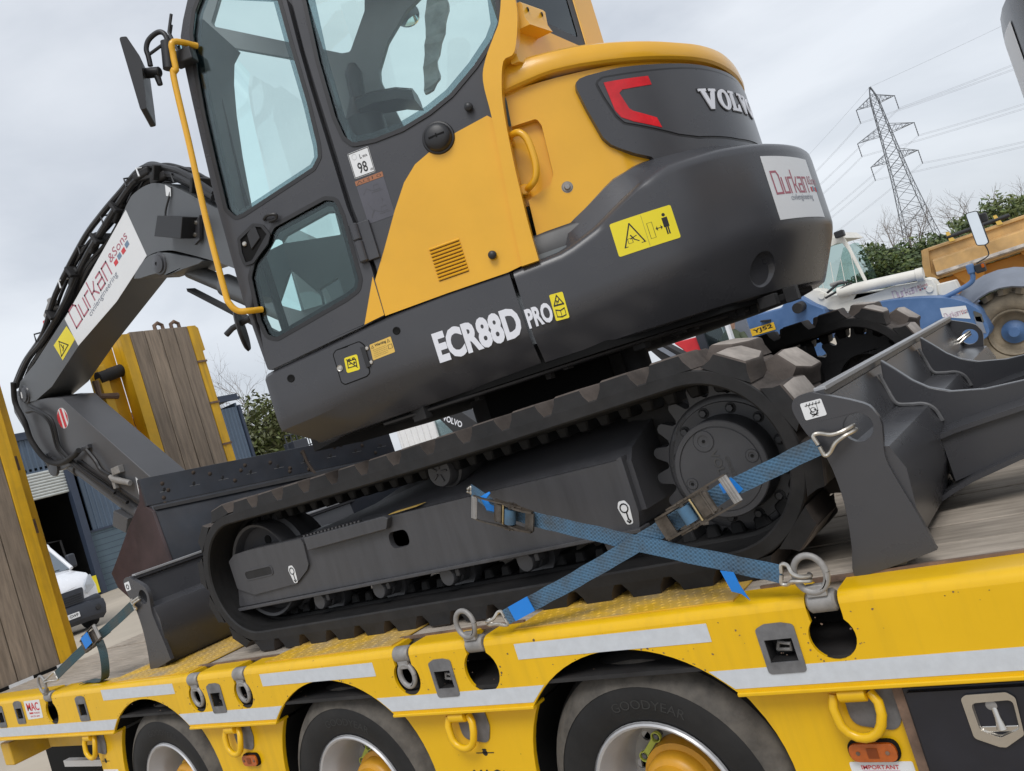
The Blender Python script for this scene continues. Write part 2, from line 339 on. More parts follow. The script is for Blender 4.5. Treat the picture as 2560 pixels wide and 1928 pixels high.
def cyl(name, p0, p1, r, mat, parent=None, n=24, bev=.004):
    p0, p1 = Vector(p0), Vector(p1); h = (p1-p0).length
    return lathe(name, [(0, 0), (r-bev, 0), (r, bev), (r, h-bev), (r-bev, h), (0, h)], p0, p1-p0, mat, parent, n)
def loft(name, rows, mat, parent=None, closed=False, cap=True, bevel=0, ang=38):
    bm = bmesh.new(); V = [[bm.verts.new(p) for p in r] for r in rows]; k = len(rows[0])
    for a, b in zip(V, V[1:]):
        for j in range(k if closed else k-1):
            q = (j+1) % k; bm.faces.new((a[j], a[q], b[q], b[j]))
    if cap: bm.faces.new(V[0][::-1]); bm.faces.new(V[-1])
    return obj(name, bm, mat, parent, True, bevel, ang=ang)
def text(name, body, mp, mat, parent, a0, b0, w_=None, h=None, bold=0, t=-.0008, shear=0, cuts=0):
    cu = bpy.data.curves.new('txt', 'FONT'); cu.body = body; cu.size = 1; cu.offset = bold; cu.shear = shear; cu.resolution_u = 3
    to = bpy.data.objects.new('txt', cu); me = to.to_mesh().copy(); to.to_mesh_clear(); bpy.data.objects.remove(to)
    xs = [v.co.x for v in me.vertices]; ys = [v.co.y for v in me.vertices]
    if not xs: return None
    x0, x1, y0, y1 = min(xs), max(xs), min(ys), max(ys)
    sy = h/(y1-y0) if h else w_/(x1-x0); sx = w_/(x1-x0) if w_ else sy
    for v in me.vertices: v.co = Vector(mp(a0+(v.co.x-x0)*sx, b0+(v.co.y-y0)*sy, t))
    me.materials.clear(); me.materials.append(mat); me.name = name
    o = bpy.data.objects.new(name, me); return link(o, parent)
def prints(name, polys, mp, mat, parent, t=-.0012):
    """flat printed shapes, one mesh"""
    bm = bmesh.new()
    for lp in polys:
        ts = geometry.tessellate_polygon([[Vector((a, b, 0)) for a, b in lp]]); V = [bm.verts.new(mp(a, b, t)) for a, b in lp]
        for q in ts:
            try: bm.faces.new([V[i] for i in q])
            except ValueError: pass
    return obj(name, bm, mat, parent, False, recalc=False)
def stroke(p, q, wd):
    p, q = Vector(p), Vector(q); d = (q-p).normalized(); n = Vector((-d.y, d.x))*wd/2; e = d*wd/2
    return [tuple(p-e+n), tuple(q+e+n), tuple(q+e-n), tuple(p-e-n)]
def strokes(pts, wd, closed=False):
    r = [stroke(a, b, wd) for a, b in zip(pts, pts[1:])]
    if closed: r.append(stroke(pts[-1], pts[0], wd))
    return r
def quadmap(q):
    """q: four (a,b) corners tl,tr,br,bl -> bilinear map from unit square"""
    tl, tr, br, bl = [Vector(v) for v in q]
    return lambda x, y: tuple((bl*(1-x)+br*x)*(1-y)+(tl*(1-x)+tr*x)*y)
GLYPH = {'D': [[(0, 0), (0, 1), (.62, 1), (.8, .82), (.8, 0), (0, 0)]], 'u': [[(0, .68), (0, 0), (.6, 0), (.6, .68)]], 'r': [[(0, 0), (0, .68), (.42, .68)]],
         'k': [[(0, 0), (0, 1)], [(0, .33), (.28, .33), (.55, .68)], [(.28, .33), (.58, 0)]], 'a': [[(.08, .68), (.58, .68), (.58, 0), (0, 0), (0, .36), (.58, .36)]], 'n': [[(0, 0), (0, .68), (.56, .68), (.56, 0)]]}
def durkan(mp, parent, a0, b0, W, H, slant=0, with_sub=True, faint=0, sons=True):
    """the company lettering on stickers: squared stroke letters with a small line beneath"""
    adv = {'D': 1.06, 'u': .84, 'r': .62, 'k': .8, 'a': .84, 'n': .8}; tot = sum(adv[c] for c in 'Durkan'); x = 0; ps = []
    k = W*(.70 if sons else 1)/tot
    for c in 'Durkan':
        for st in GLYPH[c]:
            ps += strokes([(a0+(x+px_)*k+slant*py_*H, b0+py_*H) for px_, py_ in st], H*.1)
        x += adv[c]
    prints('lettering', ps, mp, ink_red if not faint else MATS.get('faded_maroon') or M('faded_maroon', (.55, .42, .52), .6), parent, -.0012)
    if sons:
        text('lettering', '&Sons', mp, ink_red, parent, a0+W*.71, b0+H*.36, W*.29, H*.42, t=-.0012)
        prints('check_mark', [[(a0+W*(.74+.065*i), b0+H*(.02+.0)), (a0+W*(.79+.065*i), b0), (a0+W*(.79+.065*i), b0+H*.24), (a0+W*(.74+.065*i), b0+H*.24)] for i in (0, 2)], mp, ink_redb if not faint else ink_red, parent)
        prints('check_mark', [[(a0+W*(.74+.065*i), b0+H*.04), (a0+W*(.79+.065*i), b0+H*.04), (a0+W*(.79+.065*i), b0+H*.28), (a0+W*(.74+.065*i), b0+H*.28)] for i in (1, 3)], mp, ink_blue, parent)
    if with_sub: text('lettering', 'civilengineering', mp, ink_grey, parent, a0+W*.22, b0-H*.46, W*.5, H*.36, t=-.0012)

# the slewed upper works have their own axes: u towards the tail, v across, both turned 27 degrees
B0 = R(27); EU = Vector((math.cos(B0), math.sin(B0), 0)); EV = Vector((-math.sin(B0), math.cos(B0), 0)); SC = Vector((-.74, 1.34, 0)); VS = -1.05
Z3 = Vector((0, 0, 1))
def S3(u, v, z): return SC+EU*u+EV*v+Z3*z
def mS(v): return lambda a, b, t: S3(a, v+t, b)
def mY(y): return lambda a, b, t: Vector((a, y+t, b))
def mX(x): return lambda a, b, t: Vector((x-t, a, b))
class Path:
    def __init__(s, P):
        s.C = [Vector(p) for p in sm(P, 16, False)]; s.L = [0]
        for a, b in zip(s.C, s.C[1:]): s.L.append(s.L[-1]+(b-a).length)
        s.T = []
        for i in range(len(s.C)): s.T.append((s.C[min(i+1, len(s.C)-1)]-s.C[max(i-1, 0)]).normalized())
    def at(s, d):
        if d <= 0: return s.C[0]+s.T[0]*d, Vector((s.T[0].y, -s.T[0].x))
        if d >= s.L[-1]: return s.C[-1]+s.T[-1]*(d-s.L[-1]), Vector((s.T[-1].y, -s.T[-1].x))
        lo, hi = 0, len(s.L)-1
        while hi-lo > 1:
            mid = (lo+hi)//2
            if s.L[mid] <= d: lo = mid
            else: hi = mid
        k = (d-s.L[lo])/(s.L[hi]-s.L[lo]); t = s.T[lo].lerp(s.T[hi], k).normalized()
        return s.C[lo].lerp(s.C[hi], k), Vector((t.y, -t.x))
    def p(s, d, off, z):
        c, n = s.at(d); q = c+n*off; return S3(q.x, q.y, z)
    def m(s, off): return lambda a, b, t: s.p(a, off-t, b)
def interp(T, x):
    if x <= T[0][0]: return T[0][1]
    for a, b in zip(T, T[1:]):
        if x <= b[0]: return a[1]+(b[1]-a[1])*(x-a[0])/(b[0]-a[0]) if b[0] > a[0] else b[1]
    return T[-1][1]
# measured outlines, metres
CPTS = [(-.3,-1.05),(0,-1.05),(.3,-1.05),(.53,-1.03),(.77,-.955),(.985,-.82),(1.165,-.62),(1.3,-.38),(1.37,-.12),(1.39,.15),(1.345,.42),(1.235,.66),(1.04,.85),(.8,.98),(.5,1.05),(0,1.05)]
HPTS = [(-.3,-.985),(0,-.985),(.25,-.98),(.48,-.95),(.7,-.87),(.9,-.73),(1.04,-.54),(1.125,-.32),(1.165,-.1),(1.17,.15),(1.135,.4),(1.04,.62),(.9,.78),(.7,.9),(.4,.97),(0,.985)]
SH = {
 'panel_top': [(-0.948, 2.028), (-0.927, 2.038), (-0.66, 2.064), (-0.45, 2.09), (-0.183, 2.101), (0.046, 2.099)],
 'panel_crease': [(-0.948, 1.829), (-0.758, 1.842), (-0.542, 1.873), (-0.325, 1.879), (-0.117, 1.873), (0.047, 1.869)],
 'panel_bottom': [(-0.954, 1.741), (-0.624, 1.736), (-0.367, 1.739), (-0.28, 1.742), (-0.104, 1.753), (0.06, 1.764)],
 'panel_front': [(-0.948, 2.028), (-0.951, 1.962), (-0.948, 1.829), (-0.911, 1.736)],
 'door': [(-0.771, 3.501), (-0.833, 3.401), (-0.861, 3.346), (-0.878, 3.258), (-0.891, 3.109), (-0.905, 2.925), (-0.92, 2.713), (-0.923, 2.563), (-0.93, 2.328), (-0.917, 2.042), (-0.519, 2.085), (-0.429, 2.096), (-0.424, 2.28), (-0.444, 2.521), (-0.443, 2.613), (-0.442, 2.775), (-0.441, 2.981), (-0.437, 3.13), (-0.427, 3.334)],
 'door_glass': [(-0.724, 3.482), (-0.78, 3.417), (-0.815, 3.343), (-0.844, 3.194), (-0.864, 3.026), (-0.878, 2.843), (-0.889, 2.666), (-0.865, 2.625), (-0.834, 2.625), (-0.52, 2.694), (-0.485, 2.727), (-0.475, 2.773), (-0.464, 2.933), (-0.46, 3.153), (-0.453, 3.359)],
 'door_low_glass': [(-0.732, 2.545), (-0.514, 2.576), (-0.475, 2.559), (-0.467, 2.494), (-0.476, 2.251), (-0.495, 2.216), (-0.548, 2.199), (-0.847, 2.145), (-0.881, 2.165), (-0.891, 2.229), (-0.877, 2.396), (-0.848, 2.443)],
 'cab_side': [(-0.4, 3.337), (-0.421, 3.123), (-0.422, 2.974), (-0.422, 2.768), (-0.424, 2.605), (-0.424, 2.514), (-0.407, 2.275), (-0.423, 2.097), (-0.369, 2.096), (-0.184, 2.099), (0.045, 2.098), (0.102, 2.105), (0.105, 2.113), (0.122, 2.271), (0.144, 2.468), (0.163, 2.633), (0.172, 2.768), (0.205, 2.838), (0.258, 2.907), (0.289, 2.95), (0.324, 3.047)],
 'quarter_glass': [(-0.376, 3.342), (-0.384, 3.066), (-0.389, 2.848), (-0.379, 2.766), (-0.352, 2.726), (-0.27, 2.713), (-0.162, 2.714), (-0.049, 2.735), (0.046, 2.767), (0.158, 2.832), (0.249, 2.9), (0.289, 2.95), (0.328, 3.059)],
 'yellow_panel': [(0.145, 2.652), (0.024, 2.635), (-0.043, 2.62), (-0.1, 2.599), (-0.156, 2.578), (-0.214, 2.53), (-0.277, 2.447), (-0.36, 2.323), (-0.429, 2.225), (-0.429, 2.095), (-0.369, 2.096), (-0.184, 2.099), (0.045, 2.098), (0.102, 2.105), (0.105, 2.113), (0.122, 2.271), (0.144, 2.468), (0.163, 2.633)],
 'post': [(0.101, 2.111), (0.118, 2.272), (0.141, 2.469), (0.16, 2.634), (0.17, 2.768), (0.203, 2.839), (0.257, 2.907), (0.289, 2.95), (0.331, 3.058), (0.371, 3.041), (0.356, 2.944), (0.307, 2.826), (0.259, 2.807), (0.223, 2.714), (0.205, 2.624), (0.188, 2.487), (0.176, 2.354), (0.167, 2.221), (0.164, 2.117)],
 'disc': [(-0.045, 2.638)],
 'knob_a': [(0.093, 2.699)],
 'knob_b': [(0.013, 2.172)],
 'slat': [(-0.201, 2.269), (-0.085, 2.272), (-0.201, 2.155), (-0.085, 2.156)],
 'lwa': [(-0.384, 2.701), (-0.301, 2.702), (-0.303, 2.604), (-0.384, 2.605)],
 'orange': [(-0.388, 2.596), (-0.279, 2.597), (-0.28, 2.578), (-0.388, 2.579)],
 'grey_sticker': [(-0.387, 2.577), (-0.28, 2.577), (-0.281, 2.431), (-0.386, 2.432)],
 'ecr': [(-0.29, 1.869), (-0.285, 1.976), (0.03, 1.982), (0.028, 1.879)],
 'pro': [(0.056, 1.882), (0.062, 1.944), (0.151, 1.945), (0.149, 1.883)],
 'book': [(0.159, 1.974), (0.208, 1.971), (0.204, 1.876), (0.155, 1.879)],
 'hatch': [(-0.657, 2.022), (-0.643, 2.032), (-0.551, 2.035), (-0.538, 2.018), (-0.548, 1.917), (-0.563, 1.909), (-0.648, 1.906), (-0.658, 1.917)],
 'batt': [(-0.623, 1.997), (-0.571, 1.996), (-0.577, 1.939), (-0.629, 1.941)],
 'latch': [(-0.648, 1.967)],
 'hhinge': [(-0.543, 2.016), (-0.547, 1.936)],
 'warn': [(-0.517, 2.013), (-0.432, 2.018), (-0.433, 1.959), (-0.521, 1.955)],
 'hole_a': [(-0.405, 2.03)],
 'hole_b': [(-0.841, 1.99)],
 'scr_a': [(-0.53, 2.004)],
 'scr_b': [(-0.53, 1.951)],
 'door_handle': [(-0.875, 2.546), (-0.804, 2.577), (-0.771, 2.563), (-0.754, 2.521), (-0.773, 2.492), (-0.848, 2.443), (-0.881, 2.444), (-0.884, 2.491)],
 'pull': [(-0.758, 2.58), (-0.734, 2.585), (-0.703, 2.577), (-0.71, 2.566), (-0.74, 2.566)],
 'lockpin': [(-0.868, 2.52)],
 'hinge': [(-0.453, 2.447), (-0.406, 2.434), (-0.42, 2.302), (-0.47, 2.305)],
 'mirror': [(-1.044, 3.357), (-1.015, 3.348), (-1.021, 3.072), (-1.046, 3.076)],
 'marm': [(-1.003, 3.232), (-0.956, 3.216)],
 'marm2': [(-0.981, 3.251), (-0.978, 3.286), (-0.977, 3.318), (-0.956, 3.346), (-0.914, 3.358), (-0.891, 3.339), (-0.889, 3.29)],
 'marm3': [(-0.973, 3.293), (-0.899, 3.311)],
 'mclamp': [(-0.916, 3.317), (-0.836, 3.304), (-0.866, 3.19), (-0.929, 3.218)],
 'rail': [(-0.83, 3.289), (-0.864, 3.29), (-0.875, 3.246), (-0.882, 3.188), (-0.898, 3.169), (-0.917, 2.906), (-0.939, 2.631), (-0.945, 2.381), (-0.957, 2.425), (-0.957, 2.323), (-0.951, 2.29), (-0.934, 2.269), (-0.898, 2.265)],
 'mirror2': [(-1.018, 2.295), (-0.978, 2.169)],
 'mirror2arm': [(-1.043, 2.227), (-1.011, 2.243), (-0.934, 2.256)],
 'far_up': [(-0.863, 3.784), (-0.887, 3.75), (-0.936, 3.683), (-0.93, 3.659), (-0.662, 3.489), (-0.592, 3.445), (-0.526, 3.649)],
 'far_main': [(-0.928, 3.569), (-0.664, 3.413), (-0.612, 3.382), (-0.585, 2.926), (-0.953, 2.679), (-1.043, 2.872), (-1.023, 3.182), (-0.985, 3.469)],
 'handle_far': [(-0.951, 3.408), (-0.898, 3.409), (-0.875, 3.383), (-0.87, 3.344), (-0.903, 3.244), (-0.928, 3.207), (-0.934, 3.18), (-0.951, 3.178), (-0.998, 3.208)],
 'handle_hole': [(-0.916, 3.326), (-0.941, 3.316), (-0.947, 3.298), (-0.953, 3.244), (-0.934, 3.264), (-0.919, 3.291)],
 'far_q': [(0.026, 3.452), (-0.092, 3.399), (-0.208, 3.303), (-0.278, 3.204), (-0.289, 3.158), (-0.225, 2.752), (-0.052, 2.771), (0.265, 3.142), (0.326, 3.331)],
 'far_top': [(-0.514, 3.669), (-0.233, 3.556), (-0.262, 3.467), (-0.377, 3.323), (-0.413, 3.331), (-0.544, 3.413)],
 'hood_side': [(0.523, 2.738), (0.525, 2.724), (0.513, 2.609), (0.525, 2.583), (0.492, 2.329), (0.478, 2.209), (0.678, 2.266), (0.795, 2.327), (0.908, 2.345), (0.955, 2.353)],
 'hood_crease': [(0.708, 2.723), (0.702, 2.488), (0.679, 2.269)],
 'handle': [(0.491, 2.555), (0.53, 2.55), (0.547, 2.51), (0.548, 2.448), (0.538, 2.397), (0.505, 2.354), (0.465, 2.344)],
 'bolt': [(0.635, 2.332)],
 'cw_top': [(0.414, 2.11), (0.56, 2.11), (0.68, 2.153), (0.8, 2.214), (0.918, 2.266), (0.996, 2.289), (1.223, 2.299), (1.294, 2.312), (1.471, 2.303), (1.653, 2.29)],
 'yw': [(0.733, 2.141), (0.96, 2.145), (0.96, 2.024), (0.731, 2.021)],
 'cw_hole': [(1.299, 1.838), (1.237, 1.805), (1.372, 1.879)],
 'toolbox': [(0.746, 0.702), (0.767, 0.699), (0.761, 0.492), (1.021, 0.706), (1.017, 0.694)],
 'toollatch': [(0.881, 0.67), (0.893, 0.678), (0.978, 0.68), (0.993, 0.667), (0.986, 0.581), (0.942, 0.553), (0.929, 0.554), (0.882, 0.576), (0.899, 0.658), (0.986, 0.662), (0.981, 0.595), (0.937, 0.576), (0.9, 0.595)],
 'frame_top': [(-2.08, 1.373), (-2.027, 1.396), (-1.917, 1.402), (-1.534, 1.391), (-1.007, 1.386), (-0.681, 1.381), (0.047, 1.366), (0.075, 1.387), (0.06, 1.15)],
 'step': [(-1.487, 1.392), (-0.994, 1.395), (-0.971, 1.384), (-1.008, 1.345), (-1.484, 1.336)],
 'boom_face': [(-5.066, 2.827), (-5.152, 2.915), (-5.056, 2.989), (-4.771, 3.047), (-3.552, 3.404), (-3.145, 3.584), (-3.015, 3.618), (-2.833, 3.598), (-2.689, 3.524), (-2.575, 3.441), (-2.342, 3.238), (-2.222, 3.123), (-2.343, 2.881), (-2.742, 3.125), (-2.905, 3.199), (-3.078, 3.23), (-3.277, 3.191), (-4.132, 2.98), (-4.626, 2.831), (-4.897, 2.802)],
 'boom_white': [(-3.156, 3.564), (-3.085, 3.238), (-3.537, 3.097), (-4.13, 2.983), (-4.201, 3.2)],
 'boom_yellow': [(-4.44, 3.083), (-4.205, 3.149), (-4.146, 3.037), (-4.38, 2.954)],
 'boom_pins': [(-5.031, 2.882), (-2.967, 3.141)],
 'gusset': [(-3.275, 3.154), (-3.104, 3.222), (-2.945, 3.203), (-2.78, 3.128), (-2.57, 3.01), (-2.79, 3.035), (-2.941, 3.056), (-3.04, 3.104)],
 'boom_cyl': [(-2.908, 3.079), (-2.734, 2.992), (-2.412, 2.743), (-2.413, 2.708)],
 'lightbox': [(-2.704, 3.339), (-2.485, 3.241), (-2.557, 3.14), (-2.789, 3.246)],
 'hose': [(-5.202, 2.987), (-4.986, 3.097), (-4.547, 3.213), (-4.249, 3.414), (-3.774, 3.577), (-3.417, 3.635), (-3.163, 3.711), (-2.978, 3.761), (-2.843, 3.732), (-2.674, 3.625), (-2.534, 3.518), (-2.314, 3.291)],
 'hose2': [(-5.197, 2.971), (-4.918, 3.105), (-4.537, 3.182), (-4.162, 3.33), (-3.815, 3.465), (-3.444, 3.548), (-3.074, 3.708), (-2.924, 3.702), (-2.689, 3.598), (-2.495, 3.445), (-2.324, 3.273)],
 'stick': [(-5.264, 2.968), (-5.089, 2.841), (-4.748, 2.776), (-4.562, 2.725), (-3.828, 1.957), (-3.939, 1.841), (-4.539, 2.257), (-4.883, 2.252), (-5.043, 2.33), (-5.206, 2.612), (-5.302, 2.811)],
 'bcyl': [(-4.748, 2.236), (-4.057, 1.736)],
 'linkbox': [(-4.307, 1.842), (-4.156, 1.755), (-4.232, 1.665), (-4.377, 1.743)],
 'roundsticker': [(-4.625, 2.591)],
 'stickpins': [(-4.942, 2.3), (-4.979, 2.36)],
 'stickhose': [(-5.083, 2.997), (-5.143, 2.855), (-5.088, 2.697), (-5.067, 2.534), (-4.933, 2.361), (-4.744, 2.29), (-4.542, 2.298), (-4.449, 2.317)],
 'stickhose2': [(-4.378, 2.3), (-4.303, 2.203), (-4.269, 2.13), (-4.176, 2.07)],
 'valve': [(-4.144, 2.037), (-3.961, 1.972), (-4.447, 3.371), (-4.262, 3.348), (-4.38, 3.294), (-4.485, 3.288)],
 't_frame': [(-1.875, 2.878), (-1.758, 2.851), (-1.742, 2.788), (-1.625, 1.993)],
 't_white': [(-0.576, 1.275), (-0.253, 1.206), (-0.248, 1.007), (-0.579, 1.142)],
 't_mirror': [(0.109, 2.437), (0.245, 2.422), (0.259, 1.956), (0.213, 1.942), (0.123, 1.969)],
 't_low': [(-2.806, 1.395), (-2.503, 1.392), (-2.367, 1.303), (-2.381, 1.123), (-2.467, 1.088), (-2.64, 1.156), (-2.783, 1.278)],
 'pylon': [(-27.29, 47.24), (-32.24, 14.7), (-22.72, 14.45), (-30.96, 44.39), (-23.67, 43.4), (-33.05, 37.42), (-21.8, 36.07), (-31.96, 31.18), (-22.71, 30.36), (-26.65, 41), (-26.51, 37.99)],
 'van': [(7.006, 2.089), (7.298, 1.433), (7.579, 1.076), (7.758, 0.264), (7.617, 0.011), (6.954, 0.078), (6.999, 1.405), (7.035, 1.093), (7.494, 0.93), (7.22, 0.424), (6.976, 0.303), (7.405, 1.659), (7.584, 0.943)],
 'tree': [(30.48, 8.222), (28.88, 7.844), (31.09, 8.048), (28.99, 5.09), (31.1, 4.649)],
 'wire_right': [(2.83, 202.95, 48.29), (-1.99, 202.93, 39.91), (-2.05, 202.93, 39.15), (-2.03, 202.93, 31.65), (-3.98, 202.89, 24.98), (-4.13, 202.88, 24.46)],
 'wire_left': [(-42.81, 198.13, 39.32), (-42.54, 198.19, 35), (-42.82, 198.13, 29.56), (-42.54, 198.19, 25.3), (-42.78, 198.14, 23.87), (-42.64, 198.17, 20.46)],
 'conv_mirror': [(-0.083, 3.405), (-0.121, 3.495)],
 'plastic': [(0.029, 3.305), (0.109, 3.273), (0.076, 3.192), (-0.006, 3.061), (-0.019, 2.995), (-0.091, 2.945), (-0.068, 3.053), (-0.023, 3.169)],
}
CW = Path(CPTS); HD = Path(HPTS)
def frange(a, b, st):
    n = max(1, round((b-a)/st)); return [a+(b-a)*i/n for i in range(n+1)]

# ---------------------------------------------------------------- yard ground
bm = bmesh.new()
for a, b in ((-400, -60), (400, -60), (400, 900), (-400, 900)): bm.verts.new((a, b, 0))
bm.faces.new(bm.verts[:]); g = obj('ground', bm, concrete, None, False); g['kind'] = 'structure'; g['label'] = 'pale dusty concrete yard'

# ---------------------------------------------------------------- low loader trailer
ZD = .953
T = thing('low_loader_trailer', 'yellow low loader trailer with timber deck carrying the excavator', 'trailer', (0, 0, 0))
XL, XR = -4.62, 4.2
WX = (0, -1.334, -2.668)
Y0 = mY(0)
def arch_pts(cx, r=.479, zc=.39, zb=.72, n=20):
    a0 = math.asin((zb-zc)/r); return [(cx+r*math.cos(a0+(math.pi-2*a0)*i/n), zc+r*math.sin(a0+(math.pi-2*a0)*i/n)) for i in range(n+1)]
KX = [(-3.626, .066), (-2.2, .062), (-1.85, .062), (-.866, .062), (-.516, .072), (.641, .058)]
ZT = .925
lp = [(XL, .72)]
for cx in sorted(WX): lp += arch_pts(cx)[::-1]
lp += [(XR, .72), (XR, ZT)]
for kx, kr in sorted(KX, reverse=True):
    hw = .042; kz = .845; a0 = math.asin(hw/kr*.98)
    lp += [(kx+hw, ZT), (kx+hw, kz+kr*math.cos(a0)+.012)]
    for i in range(21):
        t = math.pi/2-a0-(2*math.pi-2*a0)*i/20; lp.append((kx+kr*math.cos(t)*1.0, kz+kr*math.sin(t)))
    lp += [(kx-hw, kz+kr*math.cos(a0)+.012), (kx-hw, ZT)]
lp.append((XL, ZT))
LW = [(-4.283, .853), (-4.02, .866), (-3.27, .853), (-2.05, .84), (-.69, .835), (.503, .83)]
wins = [[(x-.045, z-.044), (x+.045, z-.044), (x+.045, z+.032), (x-.045, z+.032)] for x, z in LW]
rail = plate('side_rail', lp, .012, Y0, lemon, T, holes=wins, bevel=.0025)
# rolled top edge of the rail, broken at every ring slot
ed = []; x = XL
for kx, kr in sorted(KX): ed.append((x, kx-.042)); x = kx+.042
ed.append((x, XR))
for a, b in ed:
    rows = []
    for xx in frange(a, b, .4):
        pr = [(.0, ZT)]+[(.03-.03*math.cos(R(q)), ZT+.028*math.sin(R(q))) for q in (20, 45, 70, 90)]+[(.118, ZD), (.118, ZD-.012), (.012, ZT-.01)]
        rows.append([(xx, y, z) for y, z in pr])
    loft('rolled_edge', rows, lemon, T, closed=True)
bm = bmesh.new(); add_box(bm, ((XL+XR)/2, .26, .86), (XR-XL, .02, .15)); add_box(bm, ((XL+XR)/2, .13, .79), (XR-XL, .25, .012))
obj('inner_web', bm, sootsteel, T)
# underside lip
segs = []; x = XL
for cx in sorted(WX): segs.append((x, cx-.346)); x = cx+.346
segs.append((x, XR))
for a, b in segs: box('rail_lip', ((a+b)/2, -.004+.03, .7155), (b-a, .068, .012), lemon, T, bevel=.004)
# galvanised ring holders and rings: hanging or swung up
def swivel_ring(kx, upward, ro, ri, zt, yo=.0):
    lathe_ax = (1, 0, 0)
    cyl('ring_sleeve', (kx-.036, .018, zt-.02), (kx+.036, .018, zt-.02), .028, galv, T, 16, .006)
    bm = bmesh.new(); s = 1 if upward else -1
    zc = zt-.02+s*(.03+ro*.92); n = 28; rm = (ro+ri)/2; rt_ = (ro-ri)/2
    ring = [(kx+rm*math.cos(2*math.pi*i/n)*.92, -.008 if upward else .006, zc+rm*math.sin(2*math.pi*i/n)*1.08) for i in range(n+1)]
    add_tube(bm, ring, rt_, 10, False)
    add_box(bm, (kx, -.002 if upward else .008, zt-.02+s*.034), (.05, .02, .03))
    obj('lashing_ring', bm, galv, T, bevel=.004)
swivel_ring(.641, True, .052, .034, .952); swivel_ring(-.516, True, .05, .032, .952); swivel_ring(-3.626, True, .05, .034, .952)
for k in (-.866, -1.85, -2.2): swivel_ring(k, False, .047, .027, .947)
# stake pockets
for i, (x, z) in enumerate(LW):
    o = rnd([(x-.052, z-.066), (x+.05, z-.066), (x+.052, z+.058), (x+.02, z+.066), (x-.025, z+.066), (x-.052, z+.055)], .012)
    p_ = plate('stake_pocket', o, .004, mY(-.004), galvdark, T, holes=[[(x-.037, z-.036), (x+.037, z-.036), (x+.037, z+.024), (x-.037, z+.024)]], bevel=.0015)
    bm = bmesh.new()
    for c, s in (((x, .03, z-.04), (.078, .05, .004)), ((x, .03, z+.028), (.078, .05, .004)), ((x-.04, .03, z-.006), (.004, .05, .07)), ((x+.04, .03, z-.006), (.004, .05, .07)), ((x, .056, z-.006), (.078, .004, .07))): add_box(bm, c, s)
    obj('pocket_box', bm, sootsteel, p_)
    tube('pocket_loop', [(x-.022, .03, z-.014), (x+.02, .012, z-.01), (x+.026, .008, z+.006), (x-.012, .026, z+.006), (x-.022, .03, z-.014)], .005, galv, p_)
# reflective tape
for a, b in ((-3.03, -2.366), (-1.70, -1.018), (-.35, .32)):
    plate('reflective_strip', [(a, .87 if a > -2 else .882), (b, .864 if a > -2 else .878), (b, .915 if a > -2 else .926), (a, .921 if a > -2 else .936)], .0012, mY(-.0014), reflex, T)
def arc_x(cx, z, s, r=.484): return cx+s*math.sqrt(max(0, r*r-(z-.39)**2))
x0s = [XL]+[None]*3
rng = [(XL, arc_x(WX[2], .73, -1), arc_x(WX[2], .785, -1))]
bounds = [(None, WX[2]), (WX[2], WX[1]), (WX[1], WX[0]), (WX[0], None)]
for l, r_ in bounds:
    bl = (XL, XL) if l is None else (arc_x(l, .731, 1), arc_x(l, .783, 1)); br = (XR, XR) if r_ is None else (arc_x(r_, .731, -1), arc_x(r_, .783, -1))
    plate('reflective_strip', [(bl[0], .731), (br[0], .731), (br[1], .783), (bl[1], .783)], .0012, mY(-.0014), reflex, T)
# outer wheel panels with lifting rings
def low_panel(a, b, left, right):
    n = 14; z0 = .12; z1 = .712; o = []
    def edge(cx, s):
        rr, zc = (.413, .452) if s > 0 else (.468, .42)
        return [(cx+s*math.sqrt(max(.0, rr*rr-(z-zc)**2)), z) for z in [z0+(z1-z0)*i/n for i in range(n+1)]]
    L_ = edge(left, 1) if left is not None else [(a, z0), (a, z1)]
    R_ = edge(right, -1) if right is not None else [(b, z0), (b, z1)]
    pl = plate('wheel_panel', L_[::-1]+R_, .02, mY(.05), lemon, T, bevel=.003)
    return pl
pans = [low_panel(-3.36, 0, None, WX[2]), low_panel(0, 0, WX[2], WX[1]), low_panel(0, 0, WX[1], WX[0]), low_panel(0, .728, WX[0], None)]
MY5 = mY(.05)
for i, x in enumerate((-3.34, -2.045, -.70, .637)):
    bp = plate('ring_backplate', rnd([(x-.035, .60), (x+.075, .58), (x+.10, .64), (x+.095, .711), (x-.035, .711)], .035), .004, mY(.045), galvdark, T, bevel=.001)
    bm = bmesh.new(); c = (x, .655)
    pts = [(x-.05, .025, .69), (x-.057, .015, .66), (x-.052, .01, .63)]+[(x-.0+.052*math.cos(R(t)), .008, .632+.048*math.sin(R(t))) for t in (200, 225, 250, 270, 290, 315, 340)]+[(x+.057, .01, .64), (x+.056, .018, .668), (x+.04, .028, .69)]
    add_tube(bm, pts, .0125, 10); obj('lifting_ring', bm, lemon, T)
    bm = bmesh.new(); add_tube(bm, [(x-.034, .02, .692), (x+.034, .02, .692)], .021, 12); add_box(bm, (x, .026, .705), (.068, .03, .018)); obj('ring_bracket', bm, lemon, T, bevel=.003)
